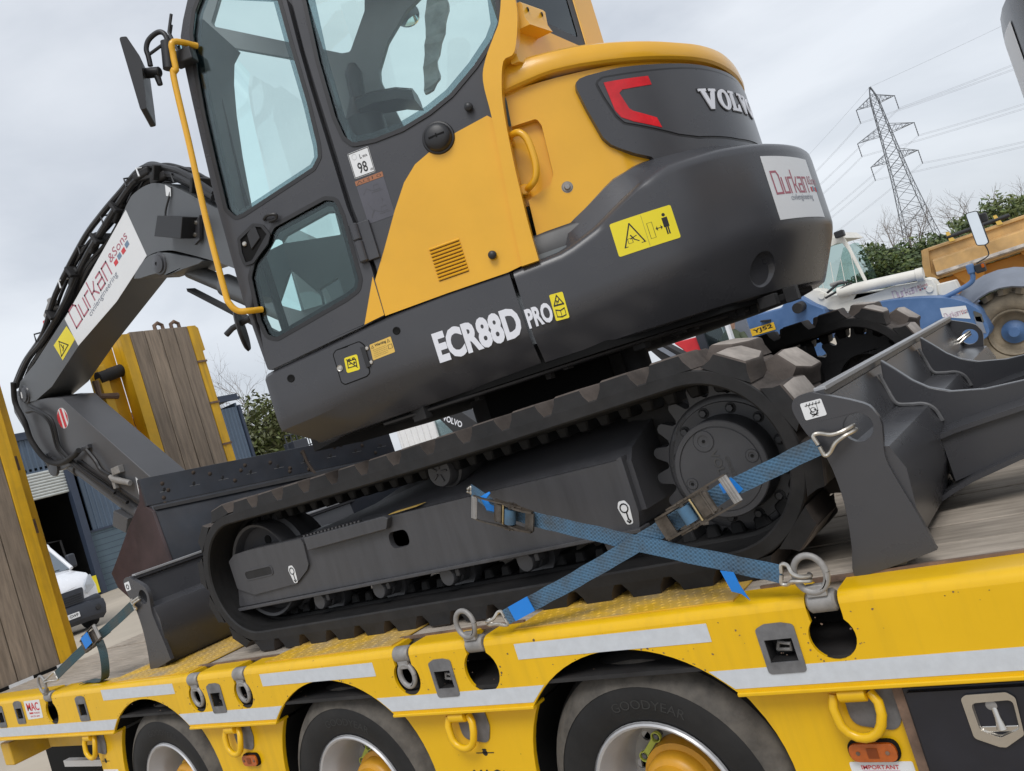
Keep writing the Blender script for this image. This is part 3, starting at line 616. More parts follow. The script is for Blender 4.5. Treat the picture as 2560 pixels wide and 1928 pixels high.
# side marker lamps
for x, z in ((-2.0, .543), (.635, .534)):
    q = .058 if x > 0 else .05
    mk = plate('marker_lamp', rnd([(x-q-.005, z-.028), (x+q+.005, z-.028), (x+q+.005, z+.028), (x-q-.005, z+.028)], .027), .012, mY(.038), matblack, T, bevel=.003)
    plate('amber_lens', rnd([(x-q, z-.023), (x+q, z-.023), (x+q, z+.023), (x-q, z+.023)], .022), .012, mY(.029), amberlens, mk, bevel=.006, seg=3)
    for dx in (-.036, .036): lathe('screw', [(0, -.002), (.005, -.001), (.0055, 0)], (x+dx, .028, z), (0, 1, 0), rusty, mk, 10)
    prints('lens_mark', [[(x-.013, z-.013), (x+.013, z-.013), (x+.013, z+.013), (x-.013, z+.013)]], mY(.0275), M('lens_dark', (.2, .04, .005), .3) if 'lens_dark' not in MATS else MATS['lens_dark'], mk, 0)
# chips and rust around edges and holes
rc_ = random.Random(17); bm = bmesh.new()
def chip(x, z, s):
    n = rc_.randint(5, 7); V = []
    for i in range(n):
        t = 2*math.pi*i/n; r = s*rc_.uniform(.5, 1.2); V.append(bm.verts.new((x+r*math.cos(t)*1.2, -.0009, z+r*math.sin(t))))
    bm.faces.new(V)
for kx, kr in KX:
    for _ in range(16):
        t = rc_.uniform(0, 6.28); r = kr+rc_.uniform(.005, .012); 
        if math.sin(t) < .3: chip(kx+r*math.cos(t), .845+r*math.sin(t), rc_.choice((.0015, .002, .0025, .004)))
for cx in WX:
    for _ in range(22):
        t = R(rc_.uniform(45, 135)); r = .482+rc_.uniform(.0, .006); chip(cx+r*math.cos(t), .39+r*math.sin(t), rc_.choice((.0012, .002, .003)))
for _ in range(170): chip(rc_.uniform(-4.5, 1.4), .925-abs(rc_.gauss(0, .05)) if rc_.random() < .6 else rc_.uniform(.79, .92), rc_.choice((.0012, .0015, .002, .003)))
o = obj('paint_chips', bm, rusty, T, False, recalc=False); o['kind'] = 'stuff'
# stickers and stencils
ms = plate('maker_sticker', rnd([(-3.935, .82), (-3.745, .824), (-3.733, .926), (-3.93, .926)], .006), .001, mY(-.0013), sticker_w, T)
text('lettering', 'MAC', mY(-.0015), ink_redb, ms, -3.908, .868, .15, .046, bold=.018); text('lettering', '\u25a0\u25a0\u25a0 TRAILERS', mY(-.0015), ink_redb, ms, -3.895, .85, .13, .01)
text('lettering', '028 3752 2040', mY(-.0015), ink_redb, ms, -3.89, .832, .11, .009)
for pn, x in ((pans[2], -.665), (pans[1], -2.045)):
    text('stencil_lettering', 'MAC', MY5, ink, pn, x-.075, .43, .125, .058, bold=.035, t=-.001); text('stencil_lettering', ')', MY5, ink, pn, x+.062, .425, .012, .06, t=-.001)
for pn, x in ((pans[2], -.66), (pans[0], -3.30)):
    prints('jacking_mark', [circ((x, .547), .011, 16), [(x-.04, .545), (x+.04, .545), (x+.04, .5485), (x-.04, .5485)], [(x-.012, .556), (x+.012, .556), (x+.007, .561), (x-.007, .561)]], MY5, ink, pn, -.001)
for pn, a in ((pans[3], .561), (pans[0], -3.353)):
    st = plate('notice_sticker', rnd([(a, .40), (a+.155, .40), (a+.155, .502), (a, .502)], .006), .001, mY(.0488), sticker_w, pn)
    text('lettering', 'IMPORTANT', mY(.0483), ink_redb, st, a+.028, .483, .092, .011, bold=.01)
    prints('ruled_line', [[(a+.028, .479), (a+.12, .479), (a+.12, .4796), (a+.028, .4796)]], mY(.048), ink_redb, st, 0)
    for k in range(4): text('lettering', 'WHEEL NUTS MUST BE RE-TORQUED', mY(.0483), ink_redb, st, a+.02, .465-.012*k, .115, .005)
# toolbox
tb = thing
bx = box('toolbox', (2.2, .33, .42), (2.9, .6, .55), toolblack, T, bevel=.006)
plate('toolbox_door', rnd([(.762, .17), (3.6, .17), (3.6, .687), (.762, .687)], .008), .012, mY(.016), toolblack, bx, bevel=.003)
box('rusty_post', (.742, .045, .42), (.024, .03, .57), rusty, bx)
lt = plate('toolbox_latch', rnd(SH['toollatch'][:8], [.012]*8), .006, mY(.008), chrome, bx, bevel=.004, holes=[rnd(SH['toollatch'][8:13], .012)])
dsh = rnd(SH['toollatch'][8:13], .012); cd_ = (.942, .62)
loft('latch_dish', [[Vector((cd_[0]+(a-cd_[0])*k, y, cd_[1]+(b-cd_[1])*k)) for a, b in dsh] for k, y in ((1.02, .009), (1.0, .012), (.9, .02), (.75, .023), (.4, .0235), (.02, .0238))], bright, lt, closed=True, cap=False)
bm = bmesh.new(); add_tube(bm, [(.94, .024, .652), (.943, .016, .62), (.945, .014, .592)], [.008, .008, .013], 10); add_box(bm, (.942, .016, .594), (.075, .006, .014)); obj('latch_handle', bm, chrome, lt, bevel=.003)
lathe('keyhole', [(0, -.002), (.006, -.002), (.012, 0), (.012, .01)], (.938, .016, .648), (0, 1, 0), galv, lt, 16)
# wheels
def wheel(cx):
    yo = .03; zc = .394
    ax = (0, 1, 0); o = (cx, yo, zc)
    ty = lathe('tyre', [(.243, .012), (.262, .002), (.30, -.004), (.345, .0), (.372, .012), (.395, .035), (.414, .065), (.424, .085), (.43, .11), (.43, .22), (.42, .25), (.34, .27), (.243, .25)], o, ax, tyre_mat, T, 72, close=True)
    bm = bmesh.new(); add_lathe(bm, [(.350, -.0005), (.372, .0105), (.3955, .0335), (.41, .057), (.406, .061), (.37, .018)], o, ax, 72, True); obj('worn_shoulder', bm, tyre_edge, ty)
    ri = lathe('rim', [(.2405, .003), (.2415, .010), (.232, .0), (.225, .004), (.219, .02), (.214, .04), (.205, .06), (.200, .085), (.196, .12), (.192, .15), (.186, .175), (.17, .18)], o, ax, rimwhite, T, 56)
    hl = [circ((cx+.166*math.cos(R(a)), zc+.166*math.sin(R(a))), .016, 14) for a in range(26, 386, 36)]
    plate('rim_disc', circ((cx, zc), .192, 48), .01, mY(yo+.175), rimgrey, ri, holes=hl)
    plate('brake_drum', circ((cx, zc), .187, 40), .02, mY(yo+.215), matblack, ri)
    hb = lathe('hub', [(0, .03), (.06, .03), (.075, .036), (.082, .06), (.096, .066), (.104, .08), (.105, .11), (.122, .115), (.126, .175)], o, ax, hubamber, T, 40)
    for k in range(10):
        a = R(36*k+8); c = Vector((cx+.142*math.cos(a), yo+.175, zc+.142*math.sin(a)))
        lathe('wheel_nut', [(0, -.03), (.008, -.03), (.0115, -.022), (.0115, 0)], c, ax, galvdark, hb, 6)
    for k in (3, 8):
        a, b = R(36*k+8), R(36*k+44); c1 = Vector((cx+.142*math.cos(a), yo+.143, zc+.142*math.sin(a))); c2 = Vector((cx+.142*math.cos(b), yo+.143, zc+.142*math.sin(b)))
        bm = bmesh.new()
        for c in (c1, c2): add_lathe(bm, [(.0135, 0), (.0165, 0), (.0165, .012), (.0135, .012)], c, ax, 16, True)
        d = (c2-c1).normalized(); nn = Vector((-d.z, 0, d.x))
        v = [bm.verts.new(q) for q in (c1+d*.014+nn*.009, c2-d*.014+nn*.009, c2-d*.014-nn*.009, c1+d*.014-nn*.009)]; bm.faces.new(v)
        obj('nut_indicator', bm, limeplastic, hb)
    text('lettering', 'GOODYEAR', lambda a, b, t: (cx+(.285+b)*math.cos(R(106)-a*3.4), yo-.0046, zc+(.285+b)*math.sin(R(106)-a*3.4)), MATS.get('tyre_letter') or M('tyre_letter', (.027, .0265, .026), .75), ty, 0, 0, .24, .028)
    # dark wheel housing
    bm = bmesh.new(); n = 18; rr = .484; rows = []
    for i in range(n+1):
        t = R(42.5)+R(95)*i/n; rows.append([(cx+rr*math.cos(t), y, .39+rr*math.sin(t)) for y in (.013, .5)])
    V = [[bm.verts.new(p) for p in r] for r in rows]
    for a, b in zip(V, V[1:]): bm.faces.new((a[0], a[1], b[1], b[0]))
    for s_, r_, zc_ in ((1, .416, .452), (-1, .471, .42)):
        Q = [(cx+s_*math.sqrt(max(0, r_*r_-(z-zc_)**2)), z) for z in (.12, .3, .45, .55, .63, .70)]
        q = [[bm.verts.new((a, y, b)) for y in (.071, .5)] for a, b in Q]
        for a, b in zip(q, q[1:]): bm.faces.new((a[0], a[1], b[1], b[0]))
    obj('wheel_housing', bm, matblack, T, recalc=False)
for cx in WX: wheel(cx)
bm = bmesh.new(); add_box(bm, (-1.5, 1.0, .5), (6.2, .04, .7)); add_box(bm, (-4.5, .75, .36), (2.4, .04, .68)); add_box(bm, (-.5, 1.27, .80), (8.2, .5, .2)); obj('chassis_beam', bm, matblack, T)
for cx in WX: cyl('axle', (cx, .2, .39), (cx, 2.35, .39), .06, sootsteel, T, 14)
# rear overhang bracket
bm = bmesh.new(); add_box(bm, (-4.05, .28, .61), (.55, .12, .11)); obj('rear_bracket', bm, lemon_worn, T, bevel=.008)
plate('bracket_gusset', [(-3.78, .58), (-3.62, .56), (-3.60, .70), (-3.78, .69)], .01, mY(.2), lemon_worn, T)
box('rear_crossbeam', (-4.5, 1.2, .60), (.12, 2.3, .14), lemon_worn, T, bevel=.01)
box('lamp_board', (-4.2, .42, .36), (.9, .04, .04), white, T)
box('mudguard_bar', (-3.7, .3, .30), (.6, .2, .16), sootsteel, T, bevel=.01)
# deck boards: one object each
nb = 0
def board(x0, x1, y0, y1, zt=.9505, th=.045, mat=wood, nm='deck_board'):
    j = random.uniform(-.0035, .0015)
    return box(nm, ((x0+x1)/2, (y0+y1)/2, zt-th/2+j), (x1-x0, y1-y0, th), mat, T, bevel=.003)
for k in range(13):
    y = .122+k*.178
    for a, b in ((-4.6, -2.75), (-2.745, -.62), (-.615, 1.9), (1.905, 4.2)):
        if y > .72 or True:
            s = random.uniform(-.15, .15) if k else 0
            board(a+(s if a > -4.5 else 0), b+(s if b < 4 else 0)-.004, y+.002, y+.174)
# chequer plates over the wheels
tri = []
for cx in WX:
    o = plate('chequer_plate', [(cx-.36, .035), (cx+.40, .035), (cx+.385, .70), (cx-.345, .70)], .004, lambda a, b, t: Vector((a, b, .9575-t)), lemon_worn, T)
    bm = bmesh.new()
    for i in range(27):
        for j in range(24):
            x = cx-.345+i*.0275+(.0137 if j % 2 else 0); y = .05+j*.0265
            if x > cx+.38: continue
            a = R(35 if (i+j) % 2 else -35); d = Vector((math.cos(a), math.sin(a), 0))*.0085; n = Vector((-math.sin(a), math.cos(a), 0))*.003
            c = Vector((x, y, .9575)); V = [bm.verts.new(q) for q in (c-d, c+n, c+d, c-n)]; t = bm.verts.new(c+Vector((0, 0, .0024)))
            for q in range(4): bm.faces.new((V[q], V[(q+1) % 4], t))
    s_ = obj('tread_studs', bm, lemon_worn, o); s_['kind'] = 'stuff'
box('edge_angle', (2.3, .12, .953), (3.7, .012, .014), rusty, T)
for a, b in ((-.96, -.372), (-2.3, -1.70)): box('edge_angle', ((a+b)/2, .112, .954), (b-a, .012, .01), rusty, T)
# ramps, raised
def ramp(y0, y1, zt, planks, x=-4.64):
    rp = box('ramp', (x-.06, (y0+y1)/2, ZD+.04), (.1, y1-y0, .08), rampyellow, T)
    zb = ZD+.01
    for a, b in planks:
        pl = plate('ramp_board', [(a+.003, zb), (b-.003, zb), (b-.003, zt), (a+.003, zt)], .05, mX(x+.02+random.uniform(-.002, .002)), rampwood, rp, bevel=.002)
    return rp
def chan(rp, a, b, zt, dep=.14, x=-4.64, z0=None):
    z0 = z0 or ZD
    o = plate('ramp_channel', [(a, z0), (b, z0), (b, zt), (a, zt)], dep, mX(x+.024), rampyellow, rp, bevel=.004)
    return o
rf = ramp(1.60, 2.31, 3.172, [(1.69, 1.82), (1.82, 1.95), (1.95, 2.08), (2.08, 2.21)])
chan(rf, 1.60, 1.688, 3.16); o = chan(rf, 2.212, 2.29, 3.174)
for z in (2.86, 2.50, 2.14): box('weld_band', (-4.612, 2.25, z), (.012, .088, .016), rusty, rf)
plate('ramp_hook_plate', [(2.285, 2.95), (2.315, 2.955), (2.31, 3.15), (2.285, 3.174)], .03, mX(-4.62), rampyellow, rf)
plate('ramp_channel', [(1.40, ZD), (1.47, ZD), (1.47, 2.96), (1.40, 2.95)], .1, mX(-4.70), rampyellow, rf, bevel=.004)
box('ramp_flange', (-4.80, 1.5, 2.0), (.05, .22, 2.2), rampyellow, rf, bevel=.004)
tube('ramp_hinge', [(-4.72, 1.40, 2.86), (-4.72, 1.60, 2.90)], .05, sootsteel, rf, 12)
bm = bmesh.new(); add_tube(bm, [(-4.7, 1.36, 2.84), (-4.7, 1.36, 2.72), (-4.7, 1.5, 2.70)], .025, 8); obj('ramp_bracket', bm, rusty, rf)
for y in (1.98, 2.13): tube('lifting_eye', [(-4.66, y-.035, 3.17), (-4.66, y-.035, 3.215), (-4.66, y, 3.235), (-4.66, y+.035, 3.215), (-4.66, y+.035, 3.17)], .016, rusty, rf)
rn = ramp(-.10, .64, 3.172, [(-.003, .132), (.132, .267), (.267, .402), (.402, .537)])
chan(rn, .538, .62, 3.172); chan(rn, -.1, -.007, 3.172)
plate('ramp_channel', [(.60, ZD), (.70, ZD), (.70, 3.02), (.60, 2.98)], .16, mX(-4.70), rampyellow, rn, bevel=.004)
for z in (2.35, 1.9): box('rust_patch', (-4.698, .655, z), (.008, .03, .1), rusty, rn)
bm = bmesh.new(); add_tube(bm, [(-4.74, .66, 2.9), (-4.74, .66, 3.1), (-4.74, .6, 3.2)], .035, 8); obj('ramp_bracket', bm, sootsteel, rn)
sh = random.Random(3)
for i in range(5): plate('hazard_strip', [(-.1+i*.15, ZD-.012), (.05+i*.15, ZD-.012), (.05+i*.15, ZD+.018), (-.1+i*.15, ZD+.018)], .004, mX(-4.600), sticker_w if i % 2 == 0 else matblack, rn)

# ---------------------------------------------------------------- excavator
EX = thing('excavator', 'charcoal and amber tracked excavator with glazed cab, lashed to the trailer deck by blue straps', 'excavator', (SC.x, SC.y, ZD))
IX, SX, ZC = -1.895, .362, 1.292
SPX, SPZ = .372, 1.270
PIT = None
def tpath(r):
    """points of the track loop at radius r, with tangent angle"""
    pts = []; n = 30
    for i in range(n+1): a = R(-90)+math.pi*i/n; pts.append((SX+r*math.cos(a), ZC+r*math.sin(a), a))
    for i in range(1, 24): pts.append((SX+(IX-SX)*i/24, ZC+r-.012*math.sin(math.pi*i/24), R(90)))
    for i in range(n+1): a = R(90)+math.pi*i/n; pts.append((IX+r*math.cos(a), ZC+r*math.sin(a), a))
    for i in range(1, 24): pts.append((IX+(SX-IX)*i/24, ZC-r, R(270)))
    return pts
def along(d, r):
    S = SX-IX; hp = math.pi*r; per = 2*S+2*hp; d %= per
    if d < hp: a = R(-90)+d/r; return SX+r*math.cos(a), ZC+r*math.sin(a), a
    d -= hp
    if d < S: return SX-d, ZC+r-.012*math.sin(math.pi*d/S), R(90)
    d -= S
    if d < hp: a = R(90)+d/r; return IX+r*math.cos(a), ZC+r*math.sin(a), a
    d -= hp; return IX+d, ZC-r, R(270)
RB, RI, LH = .290, .246, .048
def belt_mesh(w_=.45):
    prof = [(0.0, RB-.004), (.0, RI+.006), (.006, RI), (.14, RI-.002), (.15, RI-.012), (.30, RI-.012), (.31, RI-.002), (w_-.006, RI), (w_, RI+.006), (w_, RB-.004), (w_-.004, RB), (.004, RB)]
    bm = bmesh.new(); ref = tpath(1.0); rows = []
    lists = [tpath(r) for y, r in prof]
    for i in range(len(ref)): rows.append([bm.verts.new((l[i][0], y, l[i][1])) for (y, r), l in zip(prof, lists)])
    k = len(prof)
    for i in range(len(rows)):
        a, b = rows[i], rows[(i+1) % len(rows)]
        for j in range(k):
            f = bm.faces.new((a[j], a[(j+1) % k], b[(j+1) % k], b[j])); f.material_index = 1 if j in (10,) else (2 if j in (2, 3, 4, 5, 6) else 0)
    bmesh.ops.recalc_face_normals(bm, faces=bm.faces); me = bpy.data.meshes.new('track_belt'); bm.to_mesh(me); bm.free(); finish(me, [rubber, rubber_dust, rubber_in], True); return me
def lug_mesh(s):
    # x along the loop, y across (0 = outer edge), z outwards; worn pale crown, dusty flanks
    bm = bmesh.new(); W2 = .235
    base = [(-.075, 0), (.075, 0), (.078, .12), (.066, W2), (-.045, W2), (-.07, .12)]
    top = [(-.047, .004), (.047, .004), (.055, .12), (.046, W2-.02), (-.025, W2-.02), (-.05, .12)]
    vb = [bm.verts.new((x, y*s, -.004)) for x, y in base]; vm = [bm.verts.new((x2+(x-x2)*.28, (y2+(y-y2)*.3)*s, LH*.5)) for (x, y), (x2, y2) in zip(base, top)]; vt = [bm.verts.new((x, y*s, LH)) for x, y in top]
    for lo, hi in ((vb, vm), (vm, vt)):
        for i in range(6): bm.faces.new((lo[i], lo[(i+1) % 6], hi[(i+1) % 6], hi[i])).material_index = 2 if i == 0 else 0
    bm.faces.new(vt).material_index = 1
    bmesh.ops.recalc_face_normals(bm, faces=bm.faces); bmesh.ops.bevel(bm, geom=[e for e in bm.edges if all(v.co.z > LH*.9 for v in e.verts)], offset=.005, segments=1, affect='EDGES')
    me = bpy.data.meshes.new('track_lug'); bm.to_mesh(me); bm.free(); finish(me, [rubber_dust, rubber_worn, rubber], True, 42); return me
def drive_mesh():
    bm = bmesh.new(); v = add_box(bm, (0, 0, 0), (.05, .105, .04))
    for q in v:
        if q.co.z < 0: q.co.x *= .7; q.co.y *= .85
    bmesh.ops.bevel(bm, geom=bm.edges[:], offset=.006, segments=1, affect='EDGES')
    me = bpy.data.meshes.new('drive_lug'); bm.to_mesh(me); bm.free(); finish(me, [rubber_in], True); return me
BELT = belt_mesh(); LUGS = (lug_mesh(1), lug_mesh(-1)); DRV = drive_mesh()
NL = 36; RBP = 2*(SX-IX)+2*math.pi*RB
def frame_at(x, z, a, y):
    # local z -> outward, local x -> along the loop, local y -> world y
    o = Vector((math.cos(a), 0, math.sin(a))); t = Vector((-math.sin(a), 0, math.cos(a))); mtx = Matrix((-t if False else t, Vector((0, 1, 0)), o)).transposed()
    q = mtx.to_4x4(); q.translation = (x, y, z); return q
def track(root, y0, dx=0, lugs=True):
    be = bpy.data.objects.new('track', BELT); link(be, root); be.location = (dx, y0, 0)
    inv = Matrix.Translation((-dx, -y0, 0))
    if not lugs: return be
    for i in range(NL):
        for row in (0, 1):
            x, z, a = along((i+.25+.5*row)*RBP/NL, RB)
            o = bpy.data.objects.new('track_lug', LUGS[row]); col.objects.link(o); o.parent = be; o.matrix_parent_inverse = inv
            m_ = frame_at(x+dx, z, a, y0 if row == 0 else y0+.45)
            o.matrix_basis = m_
    RIP = 2*(SX-IX)+2*math.pi*RI
    for i in range(2*NL):
        x, z, a = along((i+.5)*RIP/(2*NL), RI-.028)
        o = bpy.data.objects.new('drive_lug', DRV); col.objects.link(o); o.parent = be; o.matrix_parent_inverse = inv; o.matrix_basis = frame_at(x+dx, z, a, y0+.225)
    return be
YT, YF = .19, 2.04
track(EX, YT); track(EX, YF)
def undercarriage_side(y0, s, full=True):
    """s=+1: outer face at y0 looking to -y; s=-1 mirrored for the far side"""
    F = lambda d: (lambda a, b, t: Vector((a, y0+s*(d+t), b)))
    fr = [(-2.075, 1.24), (-2.108, 1.155), (.058, 1.150), (.072, 1.20), (.072, 1.385), (.047, 1.372), (-.93, 1.384), (-1.49, 1.39), (-1.53, 1.392), (-1.91, 1.40), (-2.02, 1.396), (-2.072, 1.374)]
    body_ = plate('track_frame', rnd(fr, .012), .30, F(.08), frame_mat, EX, holes=[rnd([(-1.031, 1.258), (-.925, 1.258), (-.925, 1.324), (-1.031, 1.324)], .032)] if full else (), bevel=.006, seg=3)
    # sloping top up to the car body
    rows = []
    for x, k in ((-1.5, .0), (-1.0, .7), (.02, 1), (.09, .85)):
        rows.append([Vector((x, y0+s*d, z)) for d, z in ((.105, 1.36), (.14, 1.40), (.42, 1.40+.10*k), (.5, 1.40+.10*k), (.5, 1.2), (.105, 1.2))])
    loft('frame_top', rows, frame_mat, body_, closed=True)
    if not full: 
        plate('slot_back', [(-1.1, 1.2), (-.9, 1.2), (-.9, 1.36), (-1.1, 1.36)], .005, F(.30), matblack, body_)
    box('bottom_flange', (-1.02, y0+s*.095, 1.145), (2.18, .07, .014), frame_mat, body_, bevel=.003)
    if full:
        plate('frame_end_plate', rnd([(-2.072, 1.372), (-2.02, 1.396), (-1.909, 1.400), (-1.53, 1.389), (-1.522, 1.366), (-1.53, 1.277), (-1.55, 1.255), (-1.644, 1.207), (-1.955, 1.198), (-2.067, 1.240)], .012), .012, F(.07), frame_mat, body_, bevel=.003)
        sl = rnd([(-1.975, 1.272), (-1.78, 1.272), (-1.78, 1.307), (-1.975, 1.307)], .015)
        plate('slot_rim', grow(sl, .006), .004, F(.067), frame_mat, body_, holes=[sl], bevel=.002)
        plate('slot_floor', sl, .002, F(.0695), sootsteel, body_)
        plate('step', [(-1.487, 1.335), (-1.0, 1.342), (-.975, 1.382), (-.995, 1.394), (-1.49, 1.392)], .03, F(.052), frame_mat, body_, bevel=.004)
        teeth = []
        for i in range(16):
            x = -1.49+i*.023; teeth.append([(x, .054), (x+.011, .054), (x+.0055, .072)])
        bm = bmesh.new()
        for t_ in teeth:
            V = [bm.verts.new((a, y0+s*b, 1.3945)) for a, b in t_]; W = [bm.verts.new((a, y0+s*b, 1.402)) for a, b in t_]
            bm.faces.new(W)
            for q in range(3): bm.faces.new((V[q], V[(q+1) % 3], W[(q+1) % 3], W[q]))
        obj('step_teeth', bm, frame_mat, body_)['kind'] = 'stuff'
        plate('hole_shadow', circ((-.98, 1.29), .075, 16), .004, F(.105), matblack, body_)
        for x, z, sz in ((-1.647, 1.247, 1), (.027, 1.204, 1)):
            st = plate('lashing_sticker', rnd([(x-.008*1, z-.036), (x+.016, z-.036), (x+.021, z+.022), (x+.010, z+.042), (x-.014, z+.042), (x-.023, z+.022)], .01), .0008, F(.0685 if x < -1 else .0785), sticker_w, body_)
            tt = F(.0685 if x < -1 else .0785); mq = lambda a, b, t: tt(a, b, -.0012)
            prints('hook_symbol', strokes(circ((x, z+.018), .014, 14), .004, True)+strokes([(x+.004, z+.002), (x+.004, z-.018), (x+.010, z-.026), (x+.004, z-.03), (x-.002, z-.024)], .005), mq, ink, st, 0)
        pl = plate('frame_label', [(-1.01, .09), (-.86, .115), (-.83, .155), (-.98, .13)], .001, lambda a, b, t: Vector((a, y0+s*(.088+(b-.09)*.62), 1.391+(b-.09)*.12-t)), stick_warn, body_)
    # idler, rollers, carrier roller
    ax = (0, s, 0)
    il = lathe('idler', [(.0, .16), (.06, .15), (.065, .165), (.17, .165), (.19, .15), (.2, .11), (.212, .105), (.216, .115), (.216, .19), (.235, .2), (.235, .255), (.216, .265), (.216, .34), (.2, .35), (0, .35)], (IX, y0, ZC), ax, hub_mat, EX, 48)
    for k in range(6):
        a = R(60*k+20); lathe('idler_hole', [(0, -.002), (.022, -.002), (.022, .002)], (IX+.125*math.cos(a), y0+s*.1635, ZC+.125*math.sin(a)), ax, matblack, il, 16)
    for x in (-1.547, -1.173, -.795, -.42, -.05):
        ro = lathe('track_roller', [(0, .125), (.035, .125), (.04, .13), (.042, .17), (.072, .16), (.074, .168), (.074, .2), (.064, .205), (.064, .33), (0, .33)], (x, y0, 1.112), ax, hub_mat, EX, 32)
        bm = bmesh.new(); add_box(bm, (x-.01, y0+s*.115, 1.128), (.07, .05, .045)); add_box(bm, (x+.042, y0+s*.112, 1.118), (.022, .04, .03)); obj('roller_bracket', bm, frame_mat, ro, bevel=.006)
        lathe('roller_cap', [(0, -.004), (.032, -.002), (.036, .004), (.036, .03)], (x-.004, y0+s*.086, 1.110), ax, hub_mat, ro, 20)
    if full:
        cr_ = lathe('carrier_roller', [(0, .155), (.054, .155), (.059, .165), (.061, .2), (.07, .205), (.072, .26), (.064, .27), (.064, .38), (0, .38)], (-.745, y0, 1.492), ax, hub_mat, EX, 32)
        for k in range(5):
            a = R(72*k); d = Vector((math.cos(a), 0, math.sin(a))); box('cap_rib', Vector((-.745, y0+s*.153, 1.492))+d*.026, (.03, .006, .008), hub_mat, cr_, Matrix.Rotation(-a, 3, 'Y'), bevel=.002)
        box('roller_post', (-.745, y0+s*.42, 1.46), (.1, .09, .12), frame_mat, cr_, bevel=.006)
    # sprocket and drive motor
    n = 19; tp = []
    for i in range(n):
        for f, r in ((0, .212), (.14, .218), (.30, .255), (.42, .263), (.58, .263), (.70, .255), (.86, .218)):
            a = 2*math.pi*(i+f)/n; tp.append((SPX+r*math.cos(a), SPZ+r*math.sin(a)))
    sp = plate('sprocket', tp, .05, F(.20), hub_mat, EX, holes=[circ((SPX, SPZ), .12, 32)], bevel=.004)
    lathe('sprocket_ring', [(.214, .21), (.208, .195), (.2, .19), (.19, .19), (.188, .186), (.15, .186), (.15, .21)], (SPX, y0, SPZ), ax, hub_mat, sp, 64)
    for k in range(12):
        a = R(30*k+12); c = (SPX+.17*math.cos(a), y0+s*.186, SPZ+.17*math.sin(a))
        lathe('bolt_head', [(0, -.012), (.0105, -.012), (.012, -.009), (.012, 0)], c, ax, hub_mat, sp, 6); lathe('bolt_washer', [(.011, -.003), (.017, -.002), (.017, .001)], c, ax, sootsteel, sp, 16)
    mo = lathe('drive_motor', [(0, .098), (.125, .098), (.1255, .101), (.129, .101), (.13, .097), (.144, .097), (.147, .1), (.152, .188), (.152, .2)], (SPX, y0, SPZ), ax, hub_mat, EX, 64)
    mm_ = F(.097)
    for (dx, dz, r) in ((-.025, .092, .033), (.105, .018, .02), (-.102, -.024, .018)):
        lathe('motor_plug', [(0, -.001), (.004, -.001), (.005, .002), (r*.55, .0005), (r*.56, -.001), (r*.93, -.001), (r*.95, .002), (r, .002), (r, -.0005)], (SPX+dx, y0+s*.097, SPZ+dz), ax, hub_mat, mo, 24)
        lathe('plug_socket', [(0, -.002), (.005, -.002), (.005, 0)], (SPX+dx, y0+s*.097, SPZ+dz), ax, matblack, mo, 6)
    if full:
        ca, sa = math.cos(R(-84)), math.sin(R(-84))
        text('cast_lettering', 'VOLVO', lambda a, b, t: Vector((SPX+a*ca-b*sa, y0+s*.0968-.001, SPZ+a*sa+b*ca)), M('cast_letter', (.06, .058, .057), .5) if 'cast_letter' not in MATS else MATS['cast_letter'], mo, -.06, -.012, .125, .026, bold=.01)
        text('cast_lettering', 'GFB36T', lambda a, b, t: Vector((SPX+a*ca-b*sa, y0+s*.0968-.001, SPZ+a*sa+b*ca)), MATS['cast_letter'], mo, -.03, .026, .06, .012)
        text('cast_lettering', '14520896  24060', lambda a, b, t: Vector((SPX+(.196+b)*math.cos(R(176)-a*5), y0+s*.189-.001, SPZ+(.196+b)*math.sin(R(176)-a*5))), MATS['cast_letter'], sp, 0, -.006, .19, .011)
    box('motor_guard', (SX-.26, y0+s*.4, ZC+.12), (.22, .14, .2), sootsteel, EX, bevel=.01)
undercarriage_side(YT, 1); undercarriage_side(YF+.45, -1, False)
# car body, swing bearing, belly
bm = bmesh.new(); add_box(bm, (-.74, 1.34, 1.36), (.9, 1.1, .26)); o = obj('car_body', bm, frame_mat, EX, bevel=.02)
for sx in (-1, 1):
    for sy in (-1, 1):
        rows = [[Vector((-.74+sx*(.62+.14*q), 1.34+sy*(.75-.0*q), z)) for q, z in ((-1, 1.22), (1, 1.22), (1, 1.40), (-1, 1.40))], [Vector((-.74+sx*(.25+.2*q), 1.34+sy*.35, z)) for q, z in ((-1, 1.25), (1, 1.25), (1, 1.54), (-1, 1.54))]]
        loft('car_body_leg', rows, frame_mat, o, closed=True)
lathe('swing_bearing', [(0, 1.46), (.38, 1.46), (.40, 1.48), (.40, 1.6), (.43, 1.61), (.43, 1.74), (0, 1.74)], (SC.x, SC.y, 0), (0, 0, 1), sootsteel, EX, 40)
bel = [(-.8, -.82), (-.2, -.93), (.3, -.95), (.75, -.84), (1.0, -.62), (1.18, -.25), (1.2, .2), (1.05, .6), (.75, .85), (.1, .95), (-.9, .9), (-1.15, .4), (-1.15, -.3)]
be_ = plate('belly_plate', rnd(bel, .1), .10, lambda a, b, t: S3(a, b, 1.735+t), matblack, EX, bevel=.01)
for i in range(16):
    u_ = random.uniform(-.5, 1.0); v_ = -.9+.16*max(0, u_)+random.uniform(0, .12); box('underside_fitting', S3(u_, v_, 1.728), (random.uniform(.02, .07), random.uniform(.02, .05), random.uniform(.02, .06)), sootsteel, be_, bevel=.003)
for q in range(4): tube('underside_pipe', [S3(-.6, -.90+.035*q, 1.73), S3(0, -.92+.03*q, 1.728), S3(.5, -.86+.03*q, 1.73), S3(.85, -.66+.03*q, 1.73)], .008, black, be_, 6)
